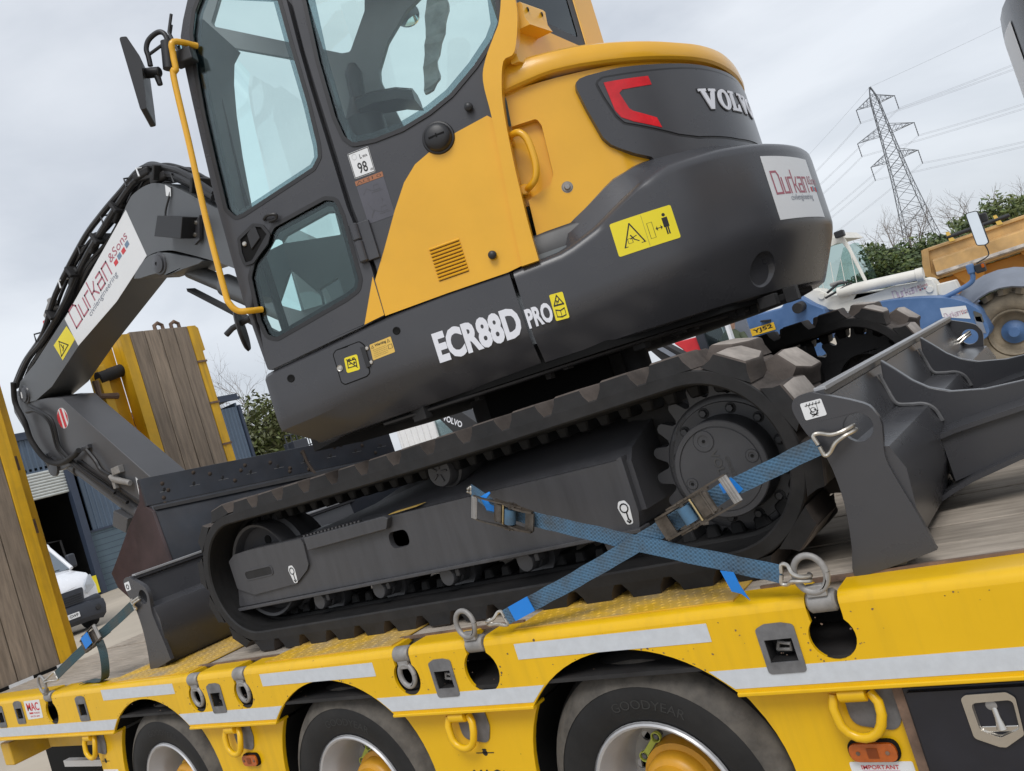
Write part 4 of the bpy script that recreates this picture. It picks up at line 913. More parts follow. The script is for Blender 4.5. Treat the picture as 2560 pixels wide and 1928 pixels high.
cyl('slew_sensor', S3(.38, -.50, 1.50), S3(.38, -.50, 1.74), .055, sootsteel, EX, 20)
# dozer blade on the cab side: end plates, curved mouldboard, ledge
def dozer(root, x, y0, y1, s, sticker_side=True):
    """s=-1: cutting side towards -x.  local d = distance towards the machine"""
    pl_ = [(.055, 1.431), (.077, 1.421), (.165, 1.374), (.186, 1.345), (.192, 1.31), (.176, 1.235), (.186, 1.165), (.205, 1.08), (.218, 1.0), (.205, .985), (.05, .953), (.012, .958), (.027, 1.02), (.04, 1.09), (.047, 1.17), (.04, 1.262), (.01, 1.335), (-.004, 1.39), (0, 1.417), (.02, 1.431)]
    out_ = sm([(x+s*d, z) for d, z in pl_], 3)
    hole = circ((x+s*.137, 1.318), .036, 24)
    bl = None
    prof = [(.058, 1.43), (.085, 1.43), (.085, 1.412), (.070, 1.405), (.088, 1.33), (.100, 1.275), (.19, 1.255), (.212, 1.195), (.205, 1.1), (.165, .99), (.14, .962), (.03, .962), (.045, 1.1), (.055, 1.2), (.045, 1.3), (.05, 1.40)]
    rows = [[Vector((x+s*d, y, z)) for d, z in prof] for y in (y0+.01, y1-.01)]
    bl = loft('dozer_blade', rows, charcoal, root, closed=True)
    for k, yy in enumerate((y0, y1-.02)):
        e = plate('end_plate', out_, .02, mY(yy), charcoal, bl, holes=[hole], bevel=.003)
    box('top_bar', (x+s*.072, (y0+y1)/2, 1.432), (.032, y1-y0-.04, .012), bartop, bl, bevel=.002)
    return bl
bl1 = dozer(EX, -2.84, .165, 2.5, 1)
st = plate('hook_sticker', rnd([(-2.835, 1.365), (-2.787, 1.368), (-2.787, 1.412), (-2.835, 1.408)], .006), .001, mY(.1635), sticker_w, bl1)
prints('hook_symbol', strokes(circ((-2.811, 1.386), .011, 12), .004, True), mY(.1635), ink, st, -.0015)
for y in (.9, 1.7):
    loft('blade_arm', [[Vector((-2.55, y-.05, 1.12)), Vector((-2.55, y+.05, 1.12)), Vector((-2.55, y+.05, 1.26)), Vector((-2.55, y-.05, 1.26))], [Vector((-1.1, y-.06, 1.25)), Vector((-1.1, y+.06, 1.25)), Vector((-1.1, y+.06, 1.42)), Vector((-1.1, y-.06, 1.42))]], charcoal, EX, closed=True)
# ---- upper works, on the slewed axes
mV = mS(VS)
tp_, cr0, bt = SH['panel_top'], SH['panel_crease'], SH['panel_bottom']
rows = []
us = [-.946, -.93, -.9, -.8, -.7, -.6, -.5, -.4, -.3, -.2, -.1, 0, .048]
for u in us:
    k = max(0, (-.9-u)/.046); zt_ = interp(tp_, u); zc_ = interp(cr0, u); zb_ = 1.752-.016*max(0, -u)
    ins = .016*k*k
    kb = min(1, max(0, (u+.946)/.05))
    ub = u if u > -.85 else -.85+(u+.85)*.1
    rows.append([S3(u, VS+.12, zt_-.004), S3(u, VS+.014+ins, zt_), S3(u, VS+.002+ins, zt_-.012), S3(u, VS+ins, (zt_+zc_)/2), S3(u, VS+ins, zc_+.03), S3(u, VS+.004+ins, zc_+.008), S3(u, VS+.012+ins, zc_-.012), S3(ub, VS+.11, zb_+.01), S3(ub, VS+.125, zb_), S3(ub, VS+.4, zb_)])
sp_ = loft('side_panel', rows, charcoal, EX, closed=False, cap=False, ang=28)
for nm_, ps_ in (('panel_front', rows[0]), ('panel_end', rows[-1]), ('panel_nose', [S3(-.85, VS+.12, 1.745), S3(-.94, VS+.02, 1.9), S3(-.94, VS+.02, 2.03), S3(-.94, .3, 2.03), S3(-.94, .3, 1.9), S3(-.85, .3, 1.745)])):
    bm = bmesh.new(); V_ = [bm.verts.new(p) for p in ps_]
    if nm_ == 'panel_nose': bm.faces.new((V_[0], V_[1], V_[4], V_[5])); bm.faces.new((V_[1], V_[2], V_[3], V_[4]))
    else: bm.faces.new(V_)
    obj(nm_, bm, charcoal, sp_)
hp = rnd([(a, b) for a, b in SH['hatch']], .01)
plate('hatch_gap', grow(hp, .004), .0006, mS(VS-.0005), matblack, sp_); ht = plate('battery_hatch', hp, .002, mS(VS-.0022), charcoal, sp_, bevel=.001)
bs = plate('battery_sticker', rnd(SH['batt'], .008), .0008, mS(VS-.0032), stick_y, ht)
q = quadmap(SH['batt']); mq = mS(VS-.0036)
prints('battery_symbol', sum([strokes([q(*p) for p in l], .0035) for l in ([(.18, .3), (.2, .72), (.82, .72), (.82, .3), (.18, .3)], [(.28, .74), (.42, .74), (.42, .83), (.28, .83), (.28, .74)], [(.6, .74), (.74, .74), (.74, .83), (.6, .83), (.6, .74)], [(.15, .85), (.85, .18)], [(.3, .52), (.42, .52)], [(.62, .52), (.74, .52)], [(.68, .58), (.68, .46)])], []), mq, ink, bs, 0)
lc = SH['latch'][0]
lathe('latch', [(0, -.006), (.007, -.006), (.008, -.004), (.011, -.005), (.012, -.001), (.012, .002)], S3(lc[0], VS-.002, lc[1]), EV, bright, ht, 20)
h0, h1 = SH['hhinge']; box('hatch_hinge', S3((h0[0]+h1[0])/2+.002, VS-.004, (h0[1]+h1[1])/2), (.018, .008, abs(h0[1]-h1[1])), black, ht, Matrix.Rotation(B0, 3, 'Z'), bevel=.003)
for k in ('scr_a', 'scr_b'): lathe('hatch_screw', [(0, -.006), (.006, -.005), (.009, -.001), (.009, .001)], S3(SH[k][0][0], VS, SH[k][0][1]), EV, bright, sp_, 16)
for k in ('hole_a', 'hole_b'): lathe('access_hole', [(0, -.001), (.0105, -.001), (.012, -.002), (.0145, -.001), (.0145, .001)], S3(SH[k][0][0], VS, SH[k][0][1]), EV, matblack, sp_, 20)
ws = plate('warning_sticker', rnd(SH['warn'], .004), .0008, mS(VS-.0012), stick_warn, sp_); q = quadmap(SH['warn'])
mw = lambda a, b, t: S3(*[(lambda p: (p[0], VS-.0016, p[1]))(q(a, b))][0])
text('lettering', 'Warning', mw, ink, ws, .22, .7, .52, .22, bold=.03)
for i in range(5): text('lettering', ('Before opening any hatch or', 'removing of covers switch off', 'the engine and remove the key', 'from the isolator switch, see', 'manual for procedure'[:20])[i], mw, ink, ws, .1, .56-.11*i, .62, .06)
prints('warning_triangle', sum([strokes([(x, .72), (x+.05, .9), (x+.1, .72), (x, .72)], .018) for x in (.06, .8)], []), mw, ink, ws, 0); prints('machine_symbol', strokes([(.78, .3), (.78, .55), (.95, .55), (.95, .3), (.78, .3)], .02), mw, ink, ws, 0)
mt = mS(VS-.0012)
e = SH['ecr']; text('model_lettering', 'ECR88D', lambda a, b, t: mS(VS-.0012)(a, b+.035*(a-e[0][0])*0, 0), letter_w, sp_, e[1][0]-.002, e[0][1]-.002, .322, .112, bold=.045)
bk = None
# counterweight
ctop = [tuple(p) for p in SH['cw_top']]
def zt_of(s):
    return interp([(.35, 2.10), (.56, 2.11), (.68, 2.15), (.80, 2.212), (.918, 2.266), (1.0, 2.289), (1.22, 2.302), (1.5, 2.304), (2.2, 2.30)], min(s, CW.L[-1]-s))
def zm_of(s): return interp([(.35, 1.872), (.7, 1.90), (1.07, 1.938), (1.24, 1.958), (2.2, 1.962)], min(s, CW.L[-1]-s))
def cw_rows(P):
    rows = []
    for s_ in frange(.362, CW.L[-1]-.3, .045):
        zt_, zm = zt_of(s_), zm_of(s_); k = min(1, max(0, (s_-.55)/.6))
        zh = interp([(.36, 2.112), (.54, 2.118), (.56, 2.205), (.68, 2.262), (.8, 2.322), (.92, 2.347), (1.25, 2.345), (1.5, 2.318), (2.2, 2.305)], min(s_, P.L[-1]-s_))
        pr = [(-.30, zh+.01), (-.115, zh), (-.075, zh*.8+zt_*.2), (-.03, zt_+.004), (-.010, zt_-.006), (-.002, zt_-.018), (0, zt_-.04), (0, zm+.06), (-.001, zm+.025), (-.007, zm+.002), (-.018, zm-.028), (-.095, 1.775), (-.105, 1.76), (-.125, 1.752), (-.5, 1.752)]
        rows.append([P.p(s_, o_, z) for o_, z in pr])
    return rows
cwo = loft('counterweight', cw_rows(CW), charcoal, EX, cap=True, ang=30)
# round lifting recess sunk into the lower flank
hc = SH['cw_hole'][0]
def cut(o, bmc):
    'boolean pocket'
    me = bpy.data.meshes.new('c'); bmesh.ops.recalc_face_normals(bmc, faces=bmc.faces); bmc.to_mesh(me); bmc.free(); c = bpy.data.objects.new('c', me); col.objects.link(c)
    m_ = o.modifiers.new('b', 'BOOLEAN'); m_.object = c; m_.operation = 'DIFFERENCE'; m_.solver = 'EXACT'
    bpy.context.view_layer.update(); dg = bpy.context.evaluated_depsgraph_get(); nm = bpy.data.meshes.new_from_object(o.evaluated_get(dg))
    o.modifiers.remove(m_); old = o.data; o.data = nm; nm.name = old.name; bpy.data.objects.remove(c); return o
bmc = bmesh.new(); c_, n_ = CW.at(hc[0]); nv = EU*n_.x+EV*n_.y; hcp = CW.p(hc[0], -.05, hc[1]-.005)
add_lathe(bmc, [(0, -.035), (.05, -.033), (.066, -.02), (.074, .0), (.078, .12), (0, .12)], hcp, nv-Z3*.28, 32); cut(cwo, bmc)
bkp = plate('book_sticker', rnd(SH['book'], .006), .0008, lambda a, b, t: CW.p(a+.3, .0014-t, b), stick_y, cwo); q = quadmap(SH['book']); mb = lambda a, b, t: CW.p(q(a, b)[0]+.3, .0022, q(a, b)[1])
prints('warning_triangle', strokes([(.15, .56), (.5, .92), (.85, .56), (.15, .56)], .06), mb, ink, bkp, 0); prints('book_symbol', strokes([(.18, .14), (.18, .4), (.5, .34), (.82, .4), (.82, .14), (.5, .1), (.18, .14)], .045)+strokes([(.5, .1), (.5, .34)], .04), mb, ink, bkp, 0)
prints('crush_symbol', strokes([(.4, .62), (.4, .72), (.5, .66), (.6, .76)], .05), mb, ink, bkp, 0)
pq = SH['pro']; text('model_lettering', 'PRO', lambda a, b, t: CW.p(a+.3, .0014, b), letter_w, cwo, .058, pq[0][1], .094, .072, bold=.04)
yw = plate('clearance_sticker', rnd(SH['yw'], .008), .0008, CW.m(.0014), stick_y, cwo, cuts=frange(.74, .95, .03)); q = quadmap(SH['yw']); my_ = lambda a, b, t: CW.p(q(a, b)[0], .0019, q(a, b)[1])
man = [circ((.84, .78), .028, 12, .05)]+[[(.795, .7), (.885, .7), (.885, .42), (.868, .42), (.868, .64), (.812, .64), (.812, .42), (.795, .42)], [(.812, .7), (.868, .7), (.868, .2), (.845, .2), (.845, .42), (.835, .42), (.835, .2), (.812, .2)]]
prints('clearance_symbol', strokes([(.13, .2), (.29, .84), (.45, .2), (.13, .2)], .022)+strokes([(.2, .28), (.27, .28), (.27, .42), (.2, .42), (.2, .28)], .008)+strokes([(.26, .5), (.3, .36), (.36, .28)], .02)+strokes([(.25, .4), (.34, .45)], .02), my_, ink, yw, 0)
prints('clearance_symbol', strokes([(.55, .22), (.63, .22), (.63, .68), (.55, .68), (.55, .22)], .007)+strokes([(.67, .45), (.76, .45)], .02)+[[(.66, .45), (.69, .52), (.69, .38)], [(.775, .45), (.745, .52), (.745, .38)]]+man, my_, ink, yw, 0)
prints('sticker_divider', strokes([(.5, .04), (.5, .96)], .004), my_, ink_faint, yw, 0)
cs = plate('company_sticker', [(1.405, 1.998), (1.80, 1.992), (1.80, 2.236), (1.41, 2.247)], .0008, CW.m(.0014), sticker_w, cwo, cuts=frange(1.42, 1.79, .03))
durkan(lambda a, b, t: CW.p(a, .0022, b), cs, 1.438, 2.098, .40, .085)
rows = []
for s_ in frange(.43, .64, .03): rows.append([CW.p(s_, o_, z) for o_, z in ((-.16, 2.10), (-.055, 2.10), (-.058, 2.19), (-.07, 2.205), (-.16, 2.215))])
loft('front_block', rows, black, cwo, closed=True)
# engine hood, lid, rear cowl
hl = SH['hood_side']
HB = [(.523, 2.732), (.524, 2.70), (.514, 2.62), (.514, 2.607), (.506, 2.52), (.497, 2.40), (.49, 2.33), (.478, 2.20), (.56, 2.17), (.7, 2.2), (.8, 2.24), (1.0, 2.25), (3.3, 2.25), (3.3, 2.69), (1.3, 2.70), (.9, 2.715)]
rc = rnd([(.497, 2.604), (.606, 2.604), (.616, 2.575), (.602, 2.392), (.582, 2.36), (.487, 2.33)], .014)
rc[0:0] = []
hood = plate('engine_hood', [(.478, 2.20), (.485, 2.29), (.488, 2.33)]+rnd([(.488, 2.332), (.582, 2.36), (.602, 2.392), (.616, 2.575), (.606, 2.604), (.512, 2.606)], [.001, .02, .02, .02, .016, .001])+[(.516, 2.64), (.524, 2.70), (.523, 2.732), (.9, 2.715), (1.3, 2.70), (3.3, 2.69), (3.3, 2.25), (1.0, 2.25), (.8, 2.24), (.7, 2.2), (.56, 2.17)][:], .03, HD.m(0), amber, EX, cuts=frange(.6, 3.26, .05), bevel=.004)
plate('handle_recess', [(.46, 2.32), (.625, 2.32), (.625, 2.62), (.46, 2.62)], .01, HD.m(-.032), amber, hood, cuts=(.52, .57))
rows = []
for s_ in frange(.76, .94, .01):
    k = math.exp(-((s_-.85)/.03)**2); rows.append([HD.p(s_, .0+.006*k, z) for z in (2.24, 2.35, 2.5, 2.6, 2.70)])
loft('hood_crease', rows, amber, hood, cap=False)
bq = SH['bolt'][0]; c_, n_ = HD.at(bq[0]); nn = EU*n_.x+EV*n_.y
lathe('hood_bolt', [(0, .012), (.009, .012), (.011, .009), (.011, .003), (.017, .003), (.019, 0), (.021, .0005)], HD.p(bq[0], 0, bq[1]), nn, galv, hood, 20)
lb = [(.517, 2.722), (.6, 2.73), (.69, 2.737), (.79, 2.731), (.99, 2.710), (1.2, 2.690), (1.4, 2.678), (1.55, 2.665), (1.94, 2.65)]
lt_ = [(.517, 2.826), (.58, 2.829), (.815, 2.815), (1.017, 2.79), (1.23, 2.766), (1.42, 2.76), (1.94, 2.745)]
rows = []
for s_ in [.517, .522, .53]+frange(.56, HD.L[-1]-.52, .05):
    m_ = min(s_, HD.L[-1]-s_); zb_, zt_ = interp(lb, m_), interp(lt_, m_); k = 0 if s_ > .525 else (.012 if s_ < .52 else .004)
    rows.append([HD.p(s_, o_, z) for o_, z in ((-.02, zb_), (.022-k, zb_), (.031-k, zb_+.008), (.035-k, zb_+.022), (.030-k, zt_-.03), (.022-k, zt_-.012), (.004, zt_), (-.06, zt_+.008), (-.2, zt_+.014))])
lid = loft('hood_lid', rows, amber, hood, cap=True, ang=30)
tp2 = [r[-1] for r in rows]; bm = bmesh.new(); vv = [bm.verts.new(p) for p in tp2]; cc = bm.verts.new(S3(.3, 0, 2.83))
for a, b in zip(vv, vv[1:]): bm.faces.new((a, b, cc))
bm.faces.new((vv[-1], vv[0], cc)); obj('hood_top', bm, amber, lid)
plate('top_latch', rnd([(1.62, 2.752), (1.78, 2.75), (1.76, 2.772), (1.64, 2.774)], .008), .05, HD.m(-.02), amber, lid, cuts=(1.7,), bevel=.004)
cwl = [(.955, 2.345), (.90, 2.372), (.85, 2.405), (.826, 2.425), (.806, 2.458), (.782, 2.574), (.770, 2.655), (.775, 2.676), (.79, 2.686), (.82, 2.69), (.95, 2.69), (1.15, 2.675), (1.4, 2.658), (1.75, 2.648), (2.15, 2.65), (2.8, 2.67), (2.98, 2.63), (2.9, 2.4), (2.7, 2.26), (1.0, 2.26), (.975, 2.30)]
cowl = plate('rear_cowl', cwl, .026, HD.m(.026), charcoal, hood, cuts=frange(.8, 2.95, .05), bevel=.010, seg=3)
cwi = rnd([(.897, 2.49), (1.0, 2.445), (1.091, 2.405), (1.17, 2.385), (1.4, 2.366), (1.9, 2.36), (2.4, 2.38), (2.75, 2.46), (2.78, 2.63), (2.5, 2.645), (1.9, 2.62), (1.5, 2.632), (1.2, 2.648), (1.0, 2.656), (.87, 2.664), (.846, 2.652), (.855, 2.6), (.878, 2.52)], .012)
plate('cowl_groove', grow(cwi, .008), .001, HD.m(.0265), black, cowl, cuts=frange(.85, 2.8, .05))
ci = plate('cowl_inset', cwi, .003, HD.m(.0295), charcoal, cowl, cuts=frange(.85, 2.8, .05), bevel=.0015)
rf_ = [(.868, 2.648), (1.039, 2.638), (1.042, 2.604), (.925, 2.607), (.911, 2.597), (.928, 2.535), (.939, 2.523), (1.02, 2.48), (1.028, 2.440), (.93, 2.484), (.89, 2.51), (.876, 2.54)]
plate('red_reflector', rf_, .001, HD.m(.031), red_reflex, ci, cuts=frange(.87, 1.04, .03))
VL = {'V': ([(0, 1), (.42, 1), (.42, .88), (.34, .88), (.52, .36), (.68, .88), (.58, .88), (.58, 1), (1, 1), (1, .88), (.92, .88), (.6, 0), (.4, 0), (.1, .88), (0, .88)], None),
      'L': ([(0, 1), (.52, 1), (.52, .88), (.4, .88), (.4, .14), (.72, .14), (.8, .38), (.95, .38), (.95, 0), (0, 0), (0, .12), (.12, .12), (.12, .88), (0, .88)], None), 'O': (circ((.5, .5), .5, 28, .52), circ((.5, .5), .22, 20, .36))}
x = 1.236
for c, wd in zip('VOLVO', (.098, .088, .080, .098, .088)):
    lp_, hh = VL[c]; f = lambda P: [(x+a*wd, 2.482+b*.082) for a, b in P]
    bl_ = plate('badge_backing', grow(f(lp_), .004), .002, HD.m(.0315), black, ci, cuts=(x+wd/2,))
    plate('badge_letter', f(lp_), .004, HD.m(.0355), letter_w, ci, holes=[f(hh)] if hh else (), cuts=(x+wd/2,), bevel=.0008)
    x += wd+.004
hd = SH['handle']
tube('grab_handle', sm([HD.p(a, o_, b) for (a, b), o_ in zip([(.487, 2.56), (.502, 2.566), (.53, 2.56), (.548, 2.53), (.553, 2.48), (.55, 2.425), (.535, 2.385), (.51, 2.37), (.492, 2.372)], (-.01, .03, .052, .058, .06, .058, .05, .03, -.01))], 5, False), .0125, amber, EX, 12)
for z in (2.56, 2.372): cyl('handle_foot', HD.p(.487, -.02, z), HD.p(.487, .012, z), .02, amber, EX, 16)
# hood front wall and filler so nothing is open behind
rows = [[HD.p(.48, -.03-.1*k, z) for z in (1.8, 2.74)] for k in range(9)]
loft('hood_bulkhead', rows, amber, hood, cap=False)
# ---- cab
dr = rnd(SH['door'], .015); gq = rnd(SH['door_glass'], .03); gl_ = rnd(SH['door_low_glass'], .03)
door = plate('cab_door', dr, .045, mS(VS), charcoal, EX, holes=[grow(gq, .004), grow(gl_, .004)], bevel=.006, seg=3)
for nm, gp, mt_, din in (('door_window', gq, glass, .05), ('door_lower_window', gl_, glass_low, .045)):
    pn = plate(nm, gp, .005, mS(VS+.010), mt_, door)
    plate('window_seal', grow(gp, .009), .006, mS(VS-.002), black, pn, holes=[grow(gp, -.006)], bevel=.002)
    ring('window_border', gp, grow(gp, -din*.55), mS(VS+.017), frit if nm == 'door_window' else matblack, pn)
plate('door_paint_corner', [(-.512, 2.089), (-.431, 2.099), (-.429, 2.245)], .001, mS(VS-.0012), amber, door)
dh = rnd(SH['door_handle'], .012)
hd_ = plate('handle_rim', grow(dh, .004), .008, mS(VS-.008), black, door, holes=[grow(dh, -.008)], bevel=.003)
plate('handle_dish', dh, .002, mS(VS-.0015), matblack, hd_); c0 = SH['lockpin'][0]
lathe('lock_barrel', [(0, -.008), (.006, -.008), (.009, -.005), (.009, .0)], S3(c0[0]+.01, VS-.002, c0[1]), EV, bright, hd_, 16)
plate('handle_paddle', [(c0[0]+.03, c0[1]-.03), (c0[0]+.075, c0[1]+.0), (c0[0]+.07, c0[1]+.06), (c0[0]+.03, c0[1]+.03)], .01, mS(VS-.008), black, hd_, bevel=.003)
pl0 = SH['pull']; tube('door_pull', sm([S3(a, VS-o_, b) for (a, b), o_ in zip([pl0[0], pl0[1], pl0[2], pl0[3], pl0[4]], (.005, .02, .022, .012, .008))], 4, False), .006, black, door, 8)
hg = SH['hinge']; hx = (hg[0][0]+hg[1][0])/2; hz0, hz1 = hg[2][1], hg[0][1]
for a, b in ((hz0, hz0+(hz1-hz0)*.55), (hz0+(hz1-hz0)*.56, hz1)): cyl('door_hinge', S3(hx-.008, VS-.014, a), S3(hx-.008, VS-.014, b), .017, charcoal, door, 16)
box('hinge_leaf', S3(hx+.025, VS-.006, (hz0+hz1)/2), (.05, .012, hz1-hz0), charcoal, door, Matrix.Rotation(B0, 3, 'Z'), bevel=.003)
cs_l = [(-.385, 3.74)]+SH['cab_side'][1:-1]+[(.372, 3.10), (.395, 3.4), (.37, 3.74)]; qg = rnd([(-.33, 3.66)]+SH['quarter_glass'][1:-1]+[(.335, 3.2), (.34, 3.45), (.31, 3.66)], .03)
side = plate('cab_side', cs_l, .04, mS(VS+.004), charcoal, EX, holes=[grow(qg, .004)], bevel=.004)
pn = plate('quarter_window', qg, .005, mS(VS+.012), glass, side)
plate('window_seal', grow(qg, .009), .006, mS(VS-.001), black, pn, holes=[grow(qg, -.006)], bevel=.002)
ring('window_border', qg, grow(qg, -.035), mS(VS+.019), frit, pn)
ypl = SH['yellow_panel']; yp = plate('amber_side_panel', ypl, .003, mS(VS+.0015), amber, side)
dc_ = SH['disc'][0]
lathe('vent_disc', [(0, -.038), (.03, -.036), (.044, -.03), (.050, -.02), (.052, -.008), (.057, -.007), (.06, -.002), (.06, .003)], S3(dc_[0], VS+.002, dc_[1]), EV, black, side, 40)
plate('disc_slot', [(dc_[0]-.03, dc_[1]-.004), (dc_[0]+.03, dc_[1]-.001), (dc_[0]+.03, dc_[1]+.003), (dc_[0]-.03, dc_[1]+.001)], .003, mS(VS-.0375), matblack, side); box('disc_slot', S3(dc_[0], VS-.0365, dc_[1]), (.004, .003, .014), matblack, side, Matrix.Rotation(B0, 3, 'Z'))
for k in ('knob_a', 'knob_b'):
    c = SH[k][0]; lathe('rubber_stop', [(0, -.03), (.009, -.029), (.0145, -.024), (.016, -.014), (.014, -.006), (.012, .002)], S3(c[0], VS+.002, c[1]), EV, black, side, 20)
sl = SH['slat']
for i in range(10):
    k = i/9; z = sl[0][1]+(sl[2][1]-sl[0][1])*k; u0 = sl[0][0]+(sl[2][0]-sl[0][0])*k; u1 = sl[1][0]+(sl[3][0]-sl[1][0])*k
    loft('vent_slat', [[S3(u, VS+.0015, z+.004), S3(u, VS-.005, z-.001), S3(u, VS-.004, z-.004), S3(u, VS+.0015, z-.003)] for u in (u0, u1)], amber, yp, closed=True)
    plate('vent_slot', [(u0+.002, z-.0075), (u1-.002, z-.0075), (u1-.002, z-.0055), (u0+.002, z-.0055)], .0008, mS(VS+.0008), matblack, yp)
lw = plate('noise_sticker', rnd(SH['lwa'], .004), .0008, mS(VS+.0028), sticker_w, side); q = quadmap(SH['lwa']); ml = lambda a, b, t: S3(*(lambda p: (p[0], VS+.0023, p[1]))(q(a, b)))
text('lettering', '98', ml, ink, lw, .28, .12, .44, .42, bold=.015); text('lettering', 'L', ml, ink, lw, .5, .66, .09, .17, bold=.02); text('lettering', 'WA', ml, ink, lw, .62, .66, .24, .1, bold=.02); text('lettering', 'dB', ml, ink, lw, .8, .1, .14, .09)
prints('border', strokes([(.03, .03), (.97, .03), (.97, .97), (.03, .97)], .03, True), ml, ink, lw, 0); prints('stars', strokes(circ((.26, .8), .11, 10), .012, True), ml, M('pale_ink', (.5, .5, .5), .5), lw, 0)
os_ = plate('orange_sticker', SH['orange'], .0008, mS(VS+.0028), stick_o, side); q2 = quadmap(SH['orange']); mo2 = lambda a, b, t: S3(*(lambda p: (p[0], VS+.0023, p[1]))(q2(a, b)))
prints('pictogram', strokes([(.06, .2), (.15, .85), (.24, .2), (.06, .2)], .02)+strokes([(.3, .25), (.3, .75), (.46, .75), (.46, .25), (.3, .25)], .02)+strokes([(.5, .1), (.5, .9)], .015)+strokes([(.62, .3), (.62, .8)], .03)+strokes(circ((.85, .5), .07, 8, .25), .02, True), mo2, ink, os_, 0)
gs = plate('load_chart', SH['grey_sticker'], .0006, mS(VS+.003), stick_old, side); q3 = quadmap(SH['grey_sticker']); m3 = lambda a, b, t: S3(*(lambda p: (p[0], VS+.0025, p[1]))(q3(a, b)))
dig = lambda ox, oy, k: strokes([(ox, oy), (ox+.35*k, oy)], .02)+strokes([(ox+.05*k, oy+.04*k), (ox+.3*k, oy+.04*k), (ox+.28*k, oy+.16*k), (ox+.12*k, oy+.16*k), (ox+.05*k, oy+.04*k)], .012)+strokes([(ox, oy+.06*k), (ox-.15*k, oy+.14*k), (ox-.3*k, oy+.02*k)], .014)
prints('pictogram', dig(.45, .72, 1)+dig(.5, .15, 1)+strokes([(.2, .5), (.32, .25), (.18, .12)], .014)+strokes([(.68, .4), (.74, .47), (.68, .53)], .015), m3, ink_faint, gs, 0)
plate('door_pillar', [(-.455, 2.1), (-.375, 2.1), (-.375, 3.8), (-.455, 3.8)], .05, mS(VS+.048), charcoal, EX)
# amber corner post behind the cab side, bulging slightly
PS = SH['post']; PSm = [tuple(p) for p in sm([(.1, 2.1)]+PS[:9]+[(.36, 3.2), (.37, 3.5)], 4, False)]+[tuple(p) for p in sm([(.41, 3.5), (.40, 3.2)]+PS[9:]+[(.163, 2.1)], 4, False)]
po = plate('corner_post', PSm, .07, mS(VS-.014), amber, EX, bevel=.018, seg=4)
# shell: far side, front, roof, floor, rear


VF = -.5
fo = [(-.99, 2.1), (.40, 2.1), (.40, 3.9), (-.99, 3.9)]
FH = [rnd(SH['far_up'], .012), rnd(SH['far_main'], .02), rnd(SH['far_top'], .02), rnd(SH['far_q'], .06)]
def clampu(P): return [(max(-.97+.004*i/len(P), a), b) for i, (a, b) in enumerate(P)]
FH = [clampu(h) for h in FH]
FH += [rnd([(-.935, 2.64), (-.90, 2.668), (-.69, 2.70), (-.655, 2.69), (-.66, 2.587)], .006), rnd([(-.93, 2.53), (-.93, 2.33), (-.829, 2.326), (-.825, 2.366)], .008), rnd([(-.824, 2.395), (-.726, 2.416), (-.726, 2.337), (-.831, 2.322)], .006)]
fs = plate('cab_far_side', fo, .03, mS(VF), interior, EX, holes=FH, bevel=.004)
for h in FH: plate('far_window', h, .004, mS(VF+.012), glass, fs)
rl = [S3(u, v, z) for u, v, z in ((-.7, -1.0, 3.86), (.38, -1.0, 3.86), (.38, VF, 3.9), (-.8, VF, 3.9))]
loft('cab_roof', [[p for p in rl], [p+Z3*.06 for p in rl]], amber, EX, closed=True, bevel=.02)
ro_ = plate('roof_side_rail', [(-.80, 3.45), (-.70, 3.6), (-.45, 3.70), (.38, 3.72), (.38, 3.80), (-.5, 3.80), (-.78, 3.62)], .06, mS(VS+.01), amber, EX, bevel=.015)
# front pillar depth: follows the door's leading edge inwards
ed_ = SH['door'][1:9]
vin = lambda z: interp([(2.0, -.86), (2.75, -.846), (3.04, -.808), (3.35, -.718), (3.5, -.62)], z)
loft('front_pillar', [[S3(u+.004, VS+.03, z), S3(u+.004, vin(z), z), S3(u+.05, vin(z), z), S3(u+.06, VS+.045, z)] for u, z in ed_], interior, EX, closed=True)
wsn = loft('windscreen', [[S3(u+.02, vin(z), z), S3(u+.0, VF, z)] for u, z in ed_], glass, EX, cap=False)
bm = bmesh.new(); add_tube(bm, [S3(-.86, VS+.14, 2.15), S3(-.87, VS+.14, 2.8), S3(-.84, VS+.14, 3.25)], .016, 8); obj('wiper_rail', bm, sootsteel, wsn)
plate('cab_floor', [(-.9, VS+.05), (.36, VS+.05), (.36, VF), (-.9, VF)], .05, lambda a, b, t: S3(a, b, 2.08+t), interior, EX)
# rear wall of the cab with its window
tilt = lambda v: .30+.55*(v-VS)
rwq = [(-1.02, 2.93), (-.52, 2.90), (-.40, 3.75), (-1.0, 3.75)]
rear = plate('cab_rear_wall', [(-1.03, 2.80), (-.40, 2.78), (-.36, 3.78), (-1.03, 3.78)], .03, lambda a, b, t: S3(tilt(a)-t, a, b), amber, EX, holes=[rnd([(-.985, 2.985), (-.535, 2.945), (-.49, 3.72), (-.97, 3.72)], .02)], bevel=.006)
plate('rear_window', rnd([(-.985, 2.985), (-.535, 2.945), (-.49, 3.72), (-.97, 3.72)], .02), .004, lambda a, b, t: S3(tilt(a)-.01-t, a, b), glass_low, rear)
wq = rnd([(-.985, 2.985), (-.535, 2.945), (-.49, 3.72), (-.97, 3.72)], .02)
plate('window_border', wq, .001, lambda a, b, t: S3(tilt(a)-.006-t, a, b), black, rear, holes=[rnd([(-.955, 3.03), (-.57, 2.99), (-.53, 3.68), (-.94, 3.68)], .02)])
br = loft('window_bracket', [[S3(tilt(a)+o_, a, z) for o_, z in ((.0, 3.01), (.05, 3.015), (.056, 3.005), (.05, 2.955), (.06, 2.925), (.0, 2.92))] for a in (-1.0, -.87)], amber, rear, closed=True)
